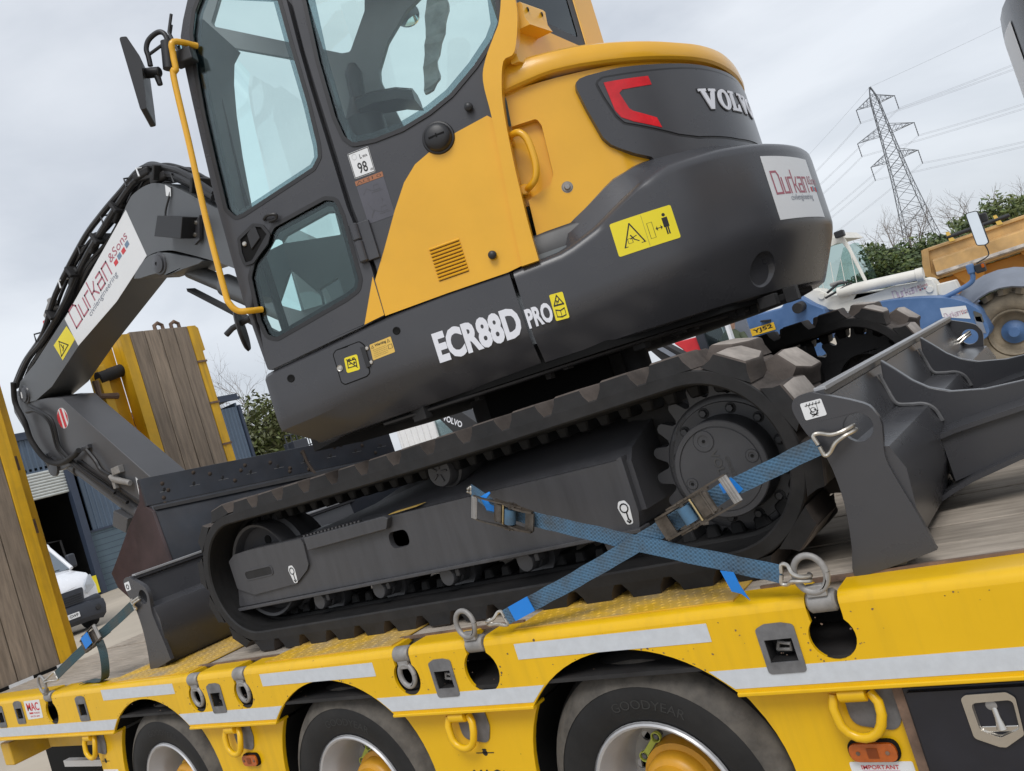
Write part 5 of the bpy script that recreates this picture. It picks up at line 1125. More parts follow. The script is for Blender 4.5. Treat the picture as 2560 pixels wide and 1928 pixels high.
for a in (-.975, -.895): lathe('bracket_bolt', [(0, -.006), (.007, -.005), (.009, 0)], S3(tilt(a)+.054, a, 2.99), -EU, black, rear, 12)
# interior
bm = bmesh.new(); add_box(bm, S3(-.22, -.66, 2.42), (.3, .26, .5), Matrix.Rotation(B0, 3, 'Z')); add_box(bm, S3(-.26, -.66, 2.72), (.34, .28, .10), Matrix.Rotation(B0, 3, 'Z')); obj('seat_base', bm, interior, EX, bevel=.03)
loft('arm_console', [[S3(a, -.66+d, z) for d, z in ((-.07, b-.04), (-.07, b), (-.04, b+.02), (.04, b+.02), (.07, b), (.07, b-.04))] for a, b in ((-.37, 3.015), (-.30, 3.02), (-.2, 3.00), (-.135, 2.97))], black, EX, closed=True)
bm = bmesh.new(); add_tube(bm, sm([S3(a, -.6, b) for a, b in ((-.40, 2.7), (-.39, 3.0), (-.375, 3.13), (-.365, 3.22))], 4, False), [.03, .03, .03, .03, .03, .03, .032, .035, .035, .035, .038, .03, .02][:13], 10); obj('control_lever', bm, black, EX)
lathe('lever_boot', [(0, .1), (.03, .1), (.07, .02), (.09, 0), (.09, -.1), (0, -.1)], S3(-.39, -.6, 2.98), Z3, black, EX, 20)
fhd = SH['handle_far']
plate('inner_grab_handle', rnd(fhd, .01), .03, mS(-.6), black, EX, holes=[SH['handle_hole']], bevel=.006)
plate('plastic_cover', sm(SH['plastic'], 4), .02, lambda a, b, t: S3(a, -.7+t+.02*math.sin(a*90)*math.sin(b*37), b), plasticwrap, EX)
cm = SH['conv_mirror'][0]; ob = lathe('convex_mirror', [(0, -.012), (.03, -.010), (.055, -.002), (.058, .003), (.05, .01), (0, .012)], S3(cm[0]-.02, -.42, cm[1]+.02), EV-EU*.2, mirrormat, EX, 32)
tube('mirror_stalk', [S3(cm[0]-.02, -.42, cm[1]+.02), S3(-.13, -.45, 3.53)], .006, black, ob, 8)
# outside mirrors and amber guard rail
mi = SH['mirror']; vm = VS-.1
md_ = (S3(mi[0][0], vm, 3.2)-CAM); md_.z *= .0; md_ = (md_.normalized()+EU*.10).normalized()
mMir = lambda a, b, t: S3(a, vm, b)+md_*(t-.03)
mir = plate('mirror_head', rnd([mi[0], mi[1], (mi[1][0]+.028, mi[1][1]-.09), (mi[2][0]+.012, mi[2][1]+.06), mi[2], mi[3]], [.01, .01, .03, .03, .008, .008]), .16, mMir, black, EX, bevel=.008)
ma = SH['marm']; cyl('mirror_joint', S3(ma[0][0]-.005, vm+.04, ma[0][1]), S3(ma[1][0]+.005, vm+.04, ma[1][1]), .019, black, mir, 16)
tube('mirror_knob', [S3(ma[1][0]-.012, vm+.04, ma[1][1]), S3(ma[1][0]-.01, vm+.04, ma[1][1]-.045)], [.013, .010], black, mir, 12)
m2 = [S3(a, vm+.04, b) for a, b in SH['marm2']]; tube('mirror_arm', sm(m2, 5, False), .0095, black, EX, 12)
m3_ = SH['marm3']; tube('mirror_brace', [S3(a, vm+.04, b) for a, b in m3_], .006, black, EX, 10)
mc = SH['mclamp']; uc = sum(a for a, b in mc)/4
bm = bmesh.new(); add_tube(bm, [S3((mc[0][0]+mc[1][0])/2-.02, VS-.05, mc[0][1]), S3((mc[2][0]+mc[3][0])/2-.02, VS-.05, mc[3][1])], .024, 14); obj('mirror_clamp', bm, black, EX)
box('clamp_arm', S3(uc+.03, VS-.03, (mc[0][1]+mc[3][1])/2-.02), (.08, .05, .05), black, EX, Matrix.Rotation(B0, 3, 'Z'), bevel=.006)
rl_ = SH['rail']; vr = VS-.08
pts = [S3(rl_[0][0]+.02, VS, rl_[0][1]), S3(rl_[1][0]+.005, vr, rl_[1][1]), S3(rl_[2][0], vr, rl_[2][1])]+[S3(a, vr, b) for a, b in (rl_[3], rl_[4], rl_[5], rl_[6])]+[S3(-.951, vr, 2.36), S3(-.948, vr, 2.31), S3(-.93, vr+.01, 2.277), S3(-.90, vr+.03, 2.268), S3(-.87, VS, 2.268)]
tube('guard_rail', sm(pts, 5, False), .0115, amber, EX, 14)
q1 = SH['mirror2']; cx_, cz_ = (q1[0][0]+q1[1][0])/2, (q1[0][1]+q1[1][1])/2
om = Vector(S3(cx_, VS+.05, cz_)); lathe('lower_mirror', [(0, -.004), (.075, -.002), (.085, .004), (.08, .014), (0, .02)], om, EU*.96+EV*.3, black, EX, 28)
tube('lower_mirror_arm', [S3(a, VS+.02, b) for a, b in SH['mirror2arm']], .011, black, EX, 10)
bm = bmesh.new(); add_box(bm, S3(-.90, VS+.12, 3.33), (.02, .12, .05), Matrix.Rotation(B0, 3, 'Z')); o = obj('work_lamp', bm, glass_low, EX)
tubes('lamp_guard', [[S3(-.905, VS+.03, 3.27), S3(-.925, VS+.03, 3.36), S3(-.895, VS+.03, 3.42)], [S3(-.87, VS-.0, 3.44), S3(-.90, VS, 3.38), S3(-.885, VS, 3.29)]], .006, black, o)
# ---- boom, stick and bucket, lying along the trailer
YB = 1.0; mB = mY(YB); BW = .27
bf = SH['boom_face']
boom = plate('boom', bf[:3]+sm([bf[3], bf[4], bf[5], bf[6], bf[7], bf[8], bf[9], bf[10]], 4, False)+[(-1.75, 2.75), (-1.65, 2.35), (-1.85, 2.2), (-2.05, 2.45)]+sm([(-2.20, 2.72), bf[12], bf[13], bf[14], bf[15], bf[16], bf[17]], 4, False)+bf[18:], BW, mB, boomgrey, EX, bevel=.008)
pl_ = plate('boom_sticker', SH['boom_white'], .001, mY(YB-.0012), sticker_w, boom)
d0, d1 = (-4.06, 3.115), (-3.28, 3.352); ang = math.atan2(d1[1]-d0[1], d1[0]-d0[0])
md = lambda a, b, t: Vector((d0[0]+a*math.cos(ang)-b*math.sin(ang), YB-.0022, d0[1]+a*math.sin(ang)+b*math.cos(ang)))
durkan(md, pl_, -.03, -.01, .92, .135)
ysk = plate('boom_warning_sticker', SH['boom_yellow'], .001, mY(YB-.0012), stick_y, boom); qy = quadmap([SH['boom_yellow'][i] for i in (0, 1, 2, 3)])
prints('warning_triangle', strokes([qy(*p) for p in ((.05, .2), (.32, .85), (.6, .2), (.05, .2))], .008)+strokes([qy(*p) for p in ((.32, .62), (.32, .35))], .01)+strokes([qy(*p) for p in ((.25, .3), (.4, .45))], .008), mY(YB-.0022), ink, ysk, 0)
for i, (a, b) in enumerate(SH['boom_pins']):
    lathe('pin_cap', [(0, -.02), (.012, -.02), (.012, -.026), (.02, -.026), (.03, -.024), (.052, -.02), (.055, -.01), (.065, -.008), (.07, 0)], (a, YB-(.01 if i else 0), b), (0, 1, 0), charcoal, boom, 28)
    box('pin_keeper', (a, YB-.026, b), (.012, .006, .045), white, boom, Matrix.Rotation(.2, 3, 'Y'))
plate('cylinder_lug', sm(SH['gusset'], 3), BW+.02, mY(YB-.01), boomgrey, boom, bevel=.008)
bcy = SH['boom_cyl']; yc = YB+BW/2
bc = cyl('boom_cylinder', (-2.90, yc, 3.07), (-2.30, yc, 2.65), .05, boomgrey, EX, 28); cyl('cylinder_barrel', (-2.62, yc, 2.875), (-1.75, yc, 2.26), .068, boomgrey, bc, 28)
loft('cylinder_guard', [[Vector((x, YB+d, z+e)) for d, e in ((.09, .0), (.15, .0), (.15, -.02), (.09, -.02))] for x, z in ((-2.93, 2.965), (-2.15, 2.36))], sootsteel, bc, closed=True)
bl = SH['lightbox']; lbx = plate('boom_lamp', bl, .12, mY(YB-.12), black, boom, bevel=.004)
plate('lamp_bracket', [(bl[1][0]-.03, bl[1][1]-.02), (bl[1][0]+.03, bl[1][1]+.0), (bl[2][0]+.04, bl[2][1]-.02), (bl[2][0]-.02, bl[2][1]-.03)], .02, mY(YB-.03), charcoal, lbx)
for k in (.25, .8): lathe('bracket_bolt', [(0, -.012), (.01, -.011), (.013, 0)], (bl[1][0]+(bl[2][0]-bl[1][0])*k, YB-.03, bl[1][1]+(bl[2][1]-bl[1][1])*k), (0, 1, 0), bright, lbx, 12)
tube('lamp_cable', sm([(-2.77, YB-.03, 3.30), (-2.76, YB-.02, 3.38), (-2.70, YB-.01, 3.45), (-2.66, YB, 3.5)], 5, False), .006, black, boom, 6)
for off, k, r in ((0, 'hose', .019), (.03, 'hose', .012), (.06, 'hose', .017), (.0, 'hose2', .022), (.03, 'hose2', .013), (.05, 'hose2', .018), (.1, 'hose2', .02), (.12, 'hose', .011), (.15, 'hose', .016), (.17, 'hose2', .013), (.2, 'hose2', .018)):
    P = [(a, YB+.02+off+.02*math.sin(a*6+off*40), b+.022*math.sin(a*4.7+off*70)-(.02 if off else 0)) for a, b in SH[k]]
    tube('boom_hose', sm(P, 6, False), r, black, EX, 8)
for x, z in ((-4.35, 3.28), (-3.95, 3.45), (-3.55, 3.53), (-3.25, 3.62), (-2.75, 3.63), (-2.45, 3.42)):
    box('hose_clamp', (x, YB+.1, z), (.025, .26, .09), sootsteel, boom, Matrix.Rotation(-.5 if x < -3 else .6, 3, 'Y'), bevel=.006)
bm = bmesh.new(); add_box(bm, (-4.40, YB+.03, 3.32), (.13, .06, .06), Matrix.Rotation(-.5, 3, 'Y')); add_box(bm, (-4.33, YB+.02, 3.37), (.05, .05, .05)); o = obj('hose_coupling', bm, galv, boom, bevel=.008)
box('red_plug', (-4.49, YB+.02, 3.27), (.035, .03, .03), redpaint, o, bevel=.005)
for x, z in ((-4.62, 3.2), (-4.1, 3.42), (-3.75, 3.53), (-3.4, 3.6), (-3.05, 3.70), (-2.9, 3.70), (-2.6, 3.53)):
    tube('cable_tie', [(x, YB-.02, z-.03), (x-.02, YB-.01, z+.03), (x, YB+.12, z+.05)], .006, sticker_w if x in (-4.1, -2.9) else black, boom, 6)
    box('hose_sleeve', (x+.12, YB+.03, z+(.0 if x < -3 else -.09)), (.16, .05, .05), sootsteel, boom, Matrix.Rotation(-.5 if x < -3.2 else (.7 if x > -2.7 else .1), 3, 'Y'), bevel=.015)
pale = plate('hose_tag', [(-2.72, 3.47), (-2.68, 3.45), (-2.66, 3.49), (-2.70, 3.53)], .004, mY(YB-.01), sticker_w, boom)
skf = SH['stick']
stick = plate('stick', [skf[0], skf[1], skf[2], skf[3], (-4.50, 2.66), (-3.75, 1.95), (-3.70, 1.80), (-3.88, 1.74), skf[6], skf[7], skf[8], skf[9], skf[10]], .25, mY(YB+.01), stickgrey, EX, bevel=.006)
rs = lathe('round_sticker', [(0, -.0012), (.075, -.0012), (.075, 0)], (SH['roundsticker'][0][0], YB+.01, SH['roundsticker'][0][1]), (0, 1, 0), sticker_w, stick, 28)
c = SH['roundsticker'][0]
prints('red_band', [[(c[0]-.065, c[1]+.035), (c[0]-.075, c[1]+.0), (c[0]-.06, c[1]-.045), (c[0]-.03, c[1]-.068), (c[0]-.03, c[1]+.066)], [(c[0]+.02, c[1]+.07), (c[0]-.01, c[1]+.072), (c[0]-.005, c[1]-.074), (c[0]+.03, c[1]-.066)], [(c[0]+.05, c[1]+.055), (c[0]+.075, c[1]+.0), (c[0]+.055, c[1]-.045), (c[0]+.052, c[1]-.02)]], mY(YB+.0075), ink_redb, rs, 0)
by = SH['bcyl']; dcy = cyl('bucket_cylinder', (by[0][0], YB+.08, by[0][1]), (by[1][0], YB+.08, by[1][1]-.02), .05, stickgrey, EX, 24)
cyl('cylinder_gland', (by[0][0]-.05, YB+.08, by[0][1]+.04), (by[0][0]+.03, YB+.08, by[0][1]-.02), .062, stickgrey, dcy, 24)
cyl('cylinder_eye', (by[1][0]+.02, YB+.02, by[1][1]-.03), (by[1][0]+.02, YB+.14, by[1][1]-.03), .075, stickgrey, dcy, 24)
cyl('second_tube', (-4.60, YB+.03, 2.26), (-3.93, YB+.03, 1.80), .028, black, dcy, 16)
lk = SH['linkbox']; plate('bucket_link', lk, .25, mY(YB), stickgrey, EX, bevel=.006)
for a, b in SH['stickpins']: lathe('pin_cap', [(0, -.03), (.02, -.03), (.03, -.022), (.05, -.018), (.055, 0)] if a < -4.96 else [(0, -.02), (.03, -.02), (.07, -.016), (.075, 0)], (a, YB+.01, b), (0, 1, 0), charcoal, stick, 24)
tube('stick_hose', sm([(a, YB-.035, b) for a, b in SH['stickhose']], 5, False), .02, sootsteel, stick, 10); tube('stick_hose', sm([(a, YB-.02, b) for a, b in SH['stickhose2']], 5, False), .016, black, stick, 8)
tube('stick_hose', sm([(-5.02, YB-.03, 2.75), (-4.88, YB-.03, 2.72), (-4.76, YB-.02, 2.6), (-4.77, YB-.015, 2.42), (-4.72, YB-.01, 2.33), (-4.6, YB-.02, 2.24), (-4.3, YB-.01, 2.0), (-4.1, YB, 1.86)], 5, False), .014, black, stick, 8)
tube('stick_hose', sm([(-4.95, YB-.03, 2.78), (-4.82, YB-.03, 2.70), (-4.72, YB-.02, 2.6), (-4.735, YB-.015, 2.42), (-4.68, YB-.01, 2.33), (-4.5, YB-.02, 2.18), (-4.2, YB-.01, 1.95)], 5, False), .012, black, stick, 8)
box('hose_bracket', (-4.40, YB-.005, 2.32), (.1, .03, .03), charcoal, stick, bevel=.004)
v0, v1 = SH['valve'][0], SH['valve'][1]; bm = bmesh.new(); add_tube(bm, [(v0[0]-.05, YB-.02, v0[1]+.04), (v0[0], YB-.02, v0[1]), (v1[0], YB-.02, v1[1])], [.012, .024, .02], 10); add_box(bm, (v0[0]+.06, YB-.01, v0[1]+.05), (.1, .04, .05)); add_box(bm, (v0[0]-.0, YB-.02, v0[1]-.04), (.03, .03, .05)); obj('stop_valve', bm, galv, stick, bevel=.004)
wdg = plate('diamond_sticker', [(-3.93, 2.0), (-3.80, 1.86), (-3.80, 1.62), (-3.96, 1.83)], .001, mY(YB+.008), sticker_w, stick)
prints('diamond_border', strokes([(-3.925, 1.965), (-3.82, 1.85), (-3.82, 1.68), (-3.94, 1.83)], .006, True), mY(YB+.007), ink, wdg, 0)
# wide grading bucket curled in under the stick
N0, N1 = Vector((-3.465, .75, 1.941)), Vector((-2.673, 2.1, 1.79)); ax_ = (N1-N0); Lb = ax_.length; bx_ = ax_.normalized(); bz_ = Z3-bx_*bx_.z; bz_.normalize(); by_ = bz_.cross(bx_)   # by_: away from the machine
by_ = Vector((-1, 0, 0))
def BK(a, d, h): return N0+bx_*a+by_*d+bz_*h
bprof = [(0, .0), (-.03, -.165), (-.07, -.175), (-.085, -.21), (-.12, -.34), (-.165, -.5), (-.15, -.68), (-.02, -.76), (.22, -.72), (.44, -.58), (.49, -.49), (.40, -.43), (.38, -.45), (.40, -.52), (.2, -.66), (0, -.70), (-.1, -.64), (-.12, -.5), (-.08, -.34), (-.04, -.2), (.0, -.15), (.025, 0)]
buk = loft('bucket', [[BK(a, d, h) for d, h in bprof] for a in (.015, Lb-.015)], bucketblue, EX, closed=True, bevel=.003)
sidep = [(-.005, .002), (-.035, -.17), (-.095, -.21), (-.13, -.34), (-.18, -.51), (-.165, -.7), (-.02, -.79), (.24, -.75), (.46, -.6), (.51, -.5), (.40, -.415), (.2, -.25), (.03, -.13)]
for a in (0, Lb-.018): plate('bucket_side', sidep, .018, lambda d, h, t, a=a: BK(a+t, d, h), bucketred, buk, bevel=.003)
loft('cutting_edge', [[BK(a, d, h) for d, h in ((-.02, .004), (.012, .006), (-.018, -.172), (-.05, -.168))] for a in (.0, Lb)], bucketblue, buk, closed=True, bevel=.003)
for i in range(9):
    a = .12+i*(Lb-.2)/8; lathe('edge_bolt', [(0, -.006), (.012, -.005), (.014, 0)], BK(a, -.034, -.09), by_, sootsteel, buk, 10)
    loft('edge_weld', [[BK(a+s_*.03, -.037-o_, -.10-h) for o_, h in ((0, 0), (.003, 0), (.003, .003), (0, .003))] for s_ in (-1, 1)], galvdark, buk, closed=True)
loft('bucket_rib', [[BK(a, d, h) for d, h in ((-.055, -.168), (-.03, -.168), (-.07, -.20), (-.10, -.205))] for a in (.02, Lb-.02)], sootsteel, buk, closed=True)
rnd_ = random.Random(5)
for i in range(26):
    a = rnd_.uniform(.1, Lb-.05); h = -rnd_.uniform(.01, .2); lathe('mud_clod', [(0, -.008), (.008, -.006), (.013, -.001), (.015, .003)], BK(a, -.02+h*.18, h), by_, M('dried_mud', (.05, .036, .027), .95, 0, .3, 30) if 'dried_mud' not in MATS else MATS['dried_mud'], buk, 7)
tube('mud_streak', [BK(.98, -.026, -.02), BK(.985, -.042, -.1), BK(1.0, -.058, -.17), BK(1.02, -.09, -.23)], [.012, .01, .012, .008], MATS['dried_mud'], buk, 6)

box('swing_frame', S3(0, 0, 1.67), (.55, 1.0, .14), matblack, EX, Matrix.Rotation(B0, 3, 'Z'), bevel=.01)
# ---------------------------------------------------------------- second excavator: blade, tail and running gear at the right edge
E2 = thing('excavator', 'second charcoal excavator cut off by the right edge, its blade beside the first one', 'excavator', (2.75, 1.28, ZD))
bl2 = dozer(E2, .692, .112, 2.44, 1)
st = plate('hook_sticker', rnd([(.712, 1.366), (.768, 1.367), (.766, 1.411), (.711, 1.411)], .005), .001, mY(.1105), sticker_w, bl2); qs = quadmap([(.711, 1.411), (.766, 1.411), (.768, 1.367), (.712, 1.366)]); ms_ = lambda a, b, t: Vector((qs(a, b)[0], .1095, qs(a, b)[1]))
prints('hook_symbol', strokes([(.2, .8), (.9, .8)], .03)+sum([strokes([(.24+.15*i, .76), (.30+.15*i, .9)], .03) for i in range(5)], [])+strokes([(.35, .8), (.38, .4), (.5, .28)], .02)+strokes([(.72, .8), (.7, .45), (.6, .3)], .02)+strokes(circ((.5, .5), .12, 10), .025, True)+strokes([(.56, .5), (.68, .38), (.58, .22), (.4, .22), (.33, .34), (.4, .44)], .05)+strokes([(.38, .12), (.66, .24)], .04)+strokes([(.4, .24), (.62, .12)], .04), ms_, ink, st, 0)
for yy, dx in ((.735, 0), (1.47, .0)):
    up_ = [(.79, 1.425), (.822, 1.387), (.859, 1.340), (.896, 1.307), (.952, 1.279), (1.039, 1.262), (1.14, 1.260), (1.5, 1.30), (2.3, 1.36)]
    lo_ = [(2.3, 1.15), (1.5, 1.13), (1.1, 1.07), (.95, 1.034), (.88, 1.01), (.86, 1.12), (.80, 1.26), (.775, 1.33)]
    ar = plate('blade_arm', up_+lo_, .028, mY(yy), charcoal, bl2, bevel=.003)
    loft('arm_flange', [[Vector((x, yy+d, z+e)) for d, e in ((-.10, -.006), (.0, -.002), (.0, .014), (-.10, .008))] for x, z in ((.90, 1.168), (.94, 1.176), (1.02, 1.186), (1.12, 1.197), (1.5, 1.23), (2.3, 1.28))], charcoal, ar, closed=True)
    loft('arm_web', [[Vector((x, yy-.085, zt)), Vector((x, yy-.065, zt)), Vector((x, yy-.065, zb)), Vector((x, yy-.085, zb))] for x, zt, zb in ((.90, 1.165, 1.03), (1.02, 1.185, 1.06), (1.12, 1.195, 1.08), (1.5, 1.225, 1.13), (2.3, 1.28, 1.15))], charcoal, ar, closed=True)
    loft('arm_bottom', [[Vector((x, yy+d, z+e)) for d, e in ((-.13, -.006), (.06, -.006), (.06, .008), (-.13, .008))] for x, z in ((.853, .994), (.90, 1.015), (.95, 1.034), (1.084, 1.07), (1.5, 1.125), (2.3, 1.15))], charcoal, ar, closed=True)
    tube('weld_bead', sm([(.775, yy-.003, 1.385), (.785, yy-.004, 1.33), (.797, yy-.004, 1.285), (.83, yy-.004, 1.272), (.87, yy-.004, 1.263), (.895, yy-.004, 1.24), (.905, yy-.004, 1.20)], 4, False), .006, galvdark, ar, 6)
for y0 in (YT-.02, YF): track(E2, y0, 3.60, False)
box('track_frame', (2.75, .45, 1.27), (2.1, .3, .25), frame_mat, E2, bevel=.02); box('track_frame', (2.75, 2.2, 1.27), (2.1, .3, .25), frame_mat, E2, bevel=.02); box('car_body', (2.75, 1.3, 1.45), (1.0, 1.5, .3), frame_mat, E2, bevel=.02)
lathe('swing_bearing', [(0, 1.6), (.46, 1.6), (.46, 1.75), (0, 1.75)], (2.75, 1.28, 0), (0, 0, 1), sootsteel, E2, 32)
bm = bmesh.new(); R2C = Vector((2.745, 1.10, 0)); n = 40; pr2 = [(1.0, 2.30), (1.36, 2.302), (1.385, 2.295), (1.39, 2.26), (1.39, 2.0), (1.37, 1.95), (1.28, 1.77), (1.24, 1.752), (.6, 1.752)]
V = [[bm.verts.new(R2C+Vector((-r*math.cos(t), -r*math.sin(t), z))) for r, z in pr2] for t in [R(-95)+R(190)*i/n for i in range(n+1)]]
for a, b in zip(V, V[1:]):
    for j in range(len(pr2)-1): bm.faces.new((a[j], a[j+1], b[j+1], b[j]))
bm.faces.new(V[0]); bm.faces.new(V[-1]); c2 = obj('counterweight', bm, charcoal, E2, ang=30)
R2m = lambda a, b, t: R2C+Vector((-(1.3915)*math.cos(a), -(1.3915)*math.sin(a), b))
sk = plate('company_sticker', [(-.13, 2.0), (.22, 2.0), (.22, 2.235), (-.13, 2.235)], 0, lambda a, b, t: R2m(a, b, t), sticker_w, c2, cuts=frange(-.1, .2, .04))
box('engine_hood', (3.0, 1.2, 2.5), (1.4, 1.6, .4), amber, E2, bevel=.08); box('cab', (3.6, .7, 2.9), (1.3, 1.0, 1.4), charcoal, E2, bevel=.06)

# ---------------------------------------------------------------- ratchet straps
def ribbon(bm, P, wv, th=.003):
    """webbing: P centre points, wv width vectors (full width)"""
    rows = []
    P = [Vector(p) for p in P]; ln = [0]; uvl = bm.loops.layers.uv.verify()
    for a, b in zip(P, P[1:]): ln.append(ln[-1]+(b-a).length)
    for i, p in enumerate(P):
        d = (P[min(i+1, len(P)-1)]-P[max(i-1, 0)]).normalized(); w_ = Vector(wv[i] if isinstance(wv, list) else wv); w_ = (w_-d*w_.dot(d)); n = d.cross(w_).normalized()*th/2
        if n.y > 0: n = -n
        rows.append([bm.verts.new(q) for q in (p+w_/2+n, p-w_/2+n, p-w_/2-n, p+w_/2-n)])
    UX = (1, 0, 0, 1)
    for i, (a, b) in enumerate(zip(rows, rows[1:])):
        for j in range(4):
            k = (j+1) % 4; f = bm.faces.new((a[j], a[k], b[k], b[j]))
            for l_, (u_, v_) in zip(f.loops, ((UX[j], ln[i]), (UX[k], ln[i]), (UX[k], ln[i+1]), (UX[j], ln[i+1]))): l_[uvl].uv = (u_, v_)
    bm.faces.new(rows[0]); bm.faces.new(rows[-1])
def wob(a, b, n, amp=.0015, sag=0):
    a, b = Vector(a), Vector(b); return [a.lerp(b, i/n)+Vector((0, random.uniform(-amp, amp), -sag*math.sin(math.pi*i/n)+random.uniform(-amp, amp))) for i in range(n+1)]
def web(name, P, mat, parent, w_=.047, th=.003, wdir=None):
    d = (Vector(P[-1])-Vector(P[0])).normalized(); wv = wdir or Vector((-d.z, 0, d.x)).normalized()*w_
    bm = bmesh.new(); ribbon(bm, P, wv, th); return obj(name, bm, mat, parent, ang=50)
def vhook(name, base, tip, wv, parent, mat, r=.0055):
    """double wire hook: two legs from the strap end that meet at the hook tip"""
    base, tip = Vector(base), Vector(tip); d = (tip-base); wv = Vector(wv); o = Vector((0, -.012, 0)); e = d.normalized()
    bm = bmesh.new()
    for s in (-1, 1):
        g = wv.normalized()*.006*s
        add_tube(bm, sm([base+wv*.5*s*.1, base+wv*.5*s*1.05, base+wv*.52*s+e*.015, base+d*.5+wv*.22*s+o, base+d*.8+g+o*1.2, tip+g+o*.7, tip+g+e*.012-o*.3, tip+g+e*.004-o*1.2], 4, False), r, 8)
    return obj(name, bm, mat, parent)
def ratchet(parent, c, d, L_=.13, w_=.058, flip=1):
    """closed ratchet buckle lying on the strap"""
    c, d = Vector(c), Vector(d).normalized(); wv = Vector((-d.z, 0, d.x)).normalized()*flip; n = Vector((0, -1, 0))
    M4 = Matrix((d, wv, n)).transposed().to_4x4(); M4.translation = c
    ks = L_/.125
    X = lambda a, b, e: M4 @ Vector((a*ks, b, e))
    def side(b, prof, th=.003):
        rows = [[X(a, b+t, e) for a, e in prof] for t in (0, th)]; return rows
    body = [(-.085, .004), (-.085, .02), (-.06, .03), (-.03, .034), (.0, .026), (.055, .016), (.055, .004)]
    fr = loft('ratchet_buckle', side(-w_/2-.006, body, .006), ratchet_m, parent, closed=True)
    bm = bmesh.new(); add_tube(bm, [X(-.012, -.024, .022), X(-.012, .024, .022)], .019, 14); obj('webbing_roll', bm, webbing, fr)
    loft('spring_plate', [[X(a, b, e) for a, e in ((.018, .02), (.052, .016), (.05, .022), (.03, .032), (.018, .03))] for b in (-w_/2, w_/2)], ratchet_m, fr, closed=True)
    loft('tail_plate', [[X(a, b, e) for a, e in ((-.09, .006), (-.06, .006), (-.06, .012), (-.09, .014))] for b in (-w_/2, w_/2)], ratchet_m, fr, closed=True)
    for b in (w_/2+.001,): loft('buckle_side', side(b, body, .006), ratchet_m, fr, closed=True)
    hb = [(-.04, .012), (-.05, .022), (.02, .04), (.085, .052), (.115, .05), (.112, .044), (.08, .044), (.02, .028)]
    for b in (-w_/2-.012, w_/2+.008): loft('handle_side', side(b, hb, .005), ratchet_m, fr, closed=True)
    bm = bmesh.new()
    for dx in (-.006, .0, .006): add_tube(bm, [X(.108+dx, -w_/2-.008, .048), X(.108+dx, w_/2+.009, .048)], .0055, 6)
    obj('ratchet_grip', bm, galv, fr)
    bm = bmesh.new(); add_tube(bm, [X(-.012, -w_/2-.014, .022), X(-.012, w_/2+.014, .022)], .0085, 10); obj('ratchet_axle', bm, ratchet_m, fr)
    bm = bmesh.new(); add_tube(bm, [X(.012, -w_/2-.004, .026), X(.012, w_/2+.004, .026)], .004, 8); obj('ratchet_pawl', bm, goldzinc, fr)
    bm = bmesh.new(); add_tube(bm, [X(.04, -w_/2-.004, .024), X(.04, w_/2+.004, .024)], .005, 8); obj('pawl_bar', bm, ratchet_m, fr)
    for b in (-w_/2-.011, w_/2+.008):
        bm = bmesh.new(); nT = 11; pt = []
        for i in range(nT*2): a = math.pi*i/nT; rr = .024 if i % 2 else .018; pt.append(X(-.012+rr*math.cos(a), b, .022+rr*math.sin(a)))
        V = [bm.verts.new(p) for p in pt]; W = [bm.verts.new(p+wv*.003) for p in pt]; bm.faces.new(V); bm.faces.new(W)
        for i in range(nT*2): bm.faces.new((V[i], V[(i+1) % (nT*2)], W[(i+1) % (nT*2)], W[i]))
        obj('ratchet_wheel', bm, ratchet_m, fr)
    return fr
WVf = lambda a, b: (lambda d: Vector((-d.z, 0, d.x)).normalized()*.047)((Vector(b)-Vector(a)).normalized())
# A: from the track frame down to the ring at the rear
SA = thing('ratchet_strap', 'blue ratchet strap from the track frame down right, crossing on top, to the big ring', 'strap', (-.27, .2, 1.3), 'blue lashing straps')
a0, a1, a2, a3 = Vector((-.535, .245, 1.403)), Vector((-.385, .150, 1.345)), Vector((-.19, .115, 1.262)), Vector((.572, -.012, 1.021))
web('webbing', wob(a0, a1, 4), webbing, SA, .045); web('webbing', wob(a1+Vector((-.02, -.006, .008)), a2, 6), webbing, SA, .046); web('webbing', wob(a2-Vector((.05, -.006, -.02)), a3, 22, .0012, .004), webbing, SA, .048)
ratchet(SA, (a1+a2)/2+Vector((-.01, -.012, .004)), a1-a2, L_=.15, flip=-1)
web('loose_end', [a1+Vector((.03, -.03, .045)), a1+Vector((.0, -.035, .035)), a1+Vector((.01, -.035, .0)), a1+Vector((.035, -.03, -.015))], tagblue, SA, .03)
vhook('strap_hook', a0, a0+Vector((-.03, .03, .004)), WVf(a0, a1)*.5, SA, bright, .005)
vhook('strap_hook', a3, (.628, -.012, 1.003), WVf(a2, a3), SA, bright)
plate('strap_tag', [(.418, 1.055), (.452, 1.045), (.456, 1.008), (.468, .965), (.452, .985), (.428, .995)], .002, lambda a, b, t: Vector((a, -.02+t+(1.05-b)*.1, b)), tagblue, SA)
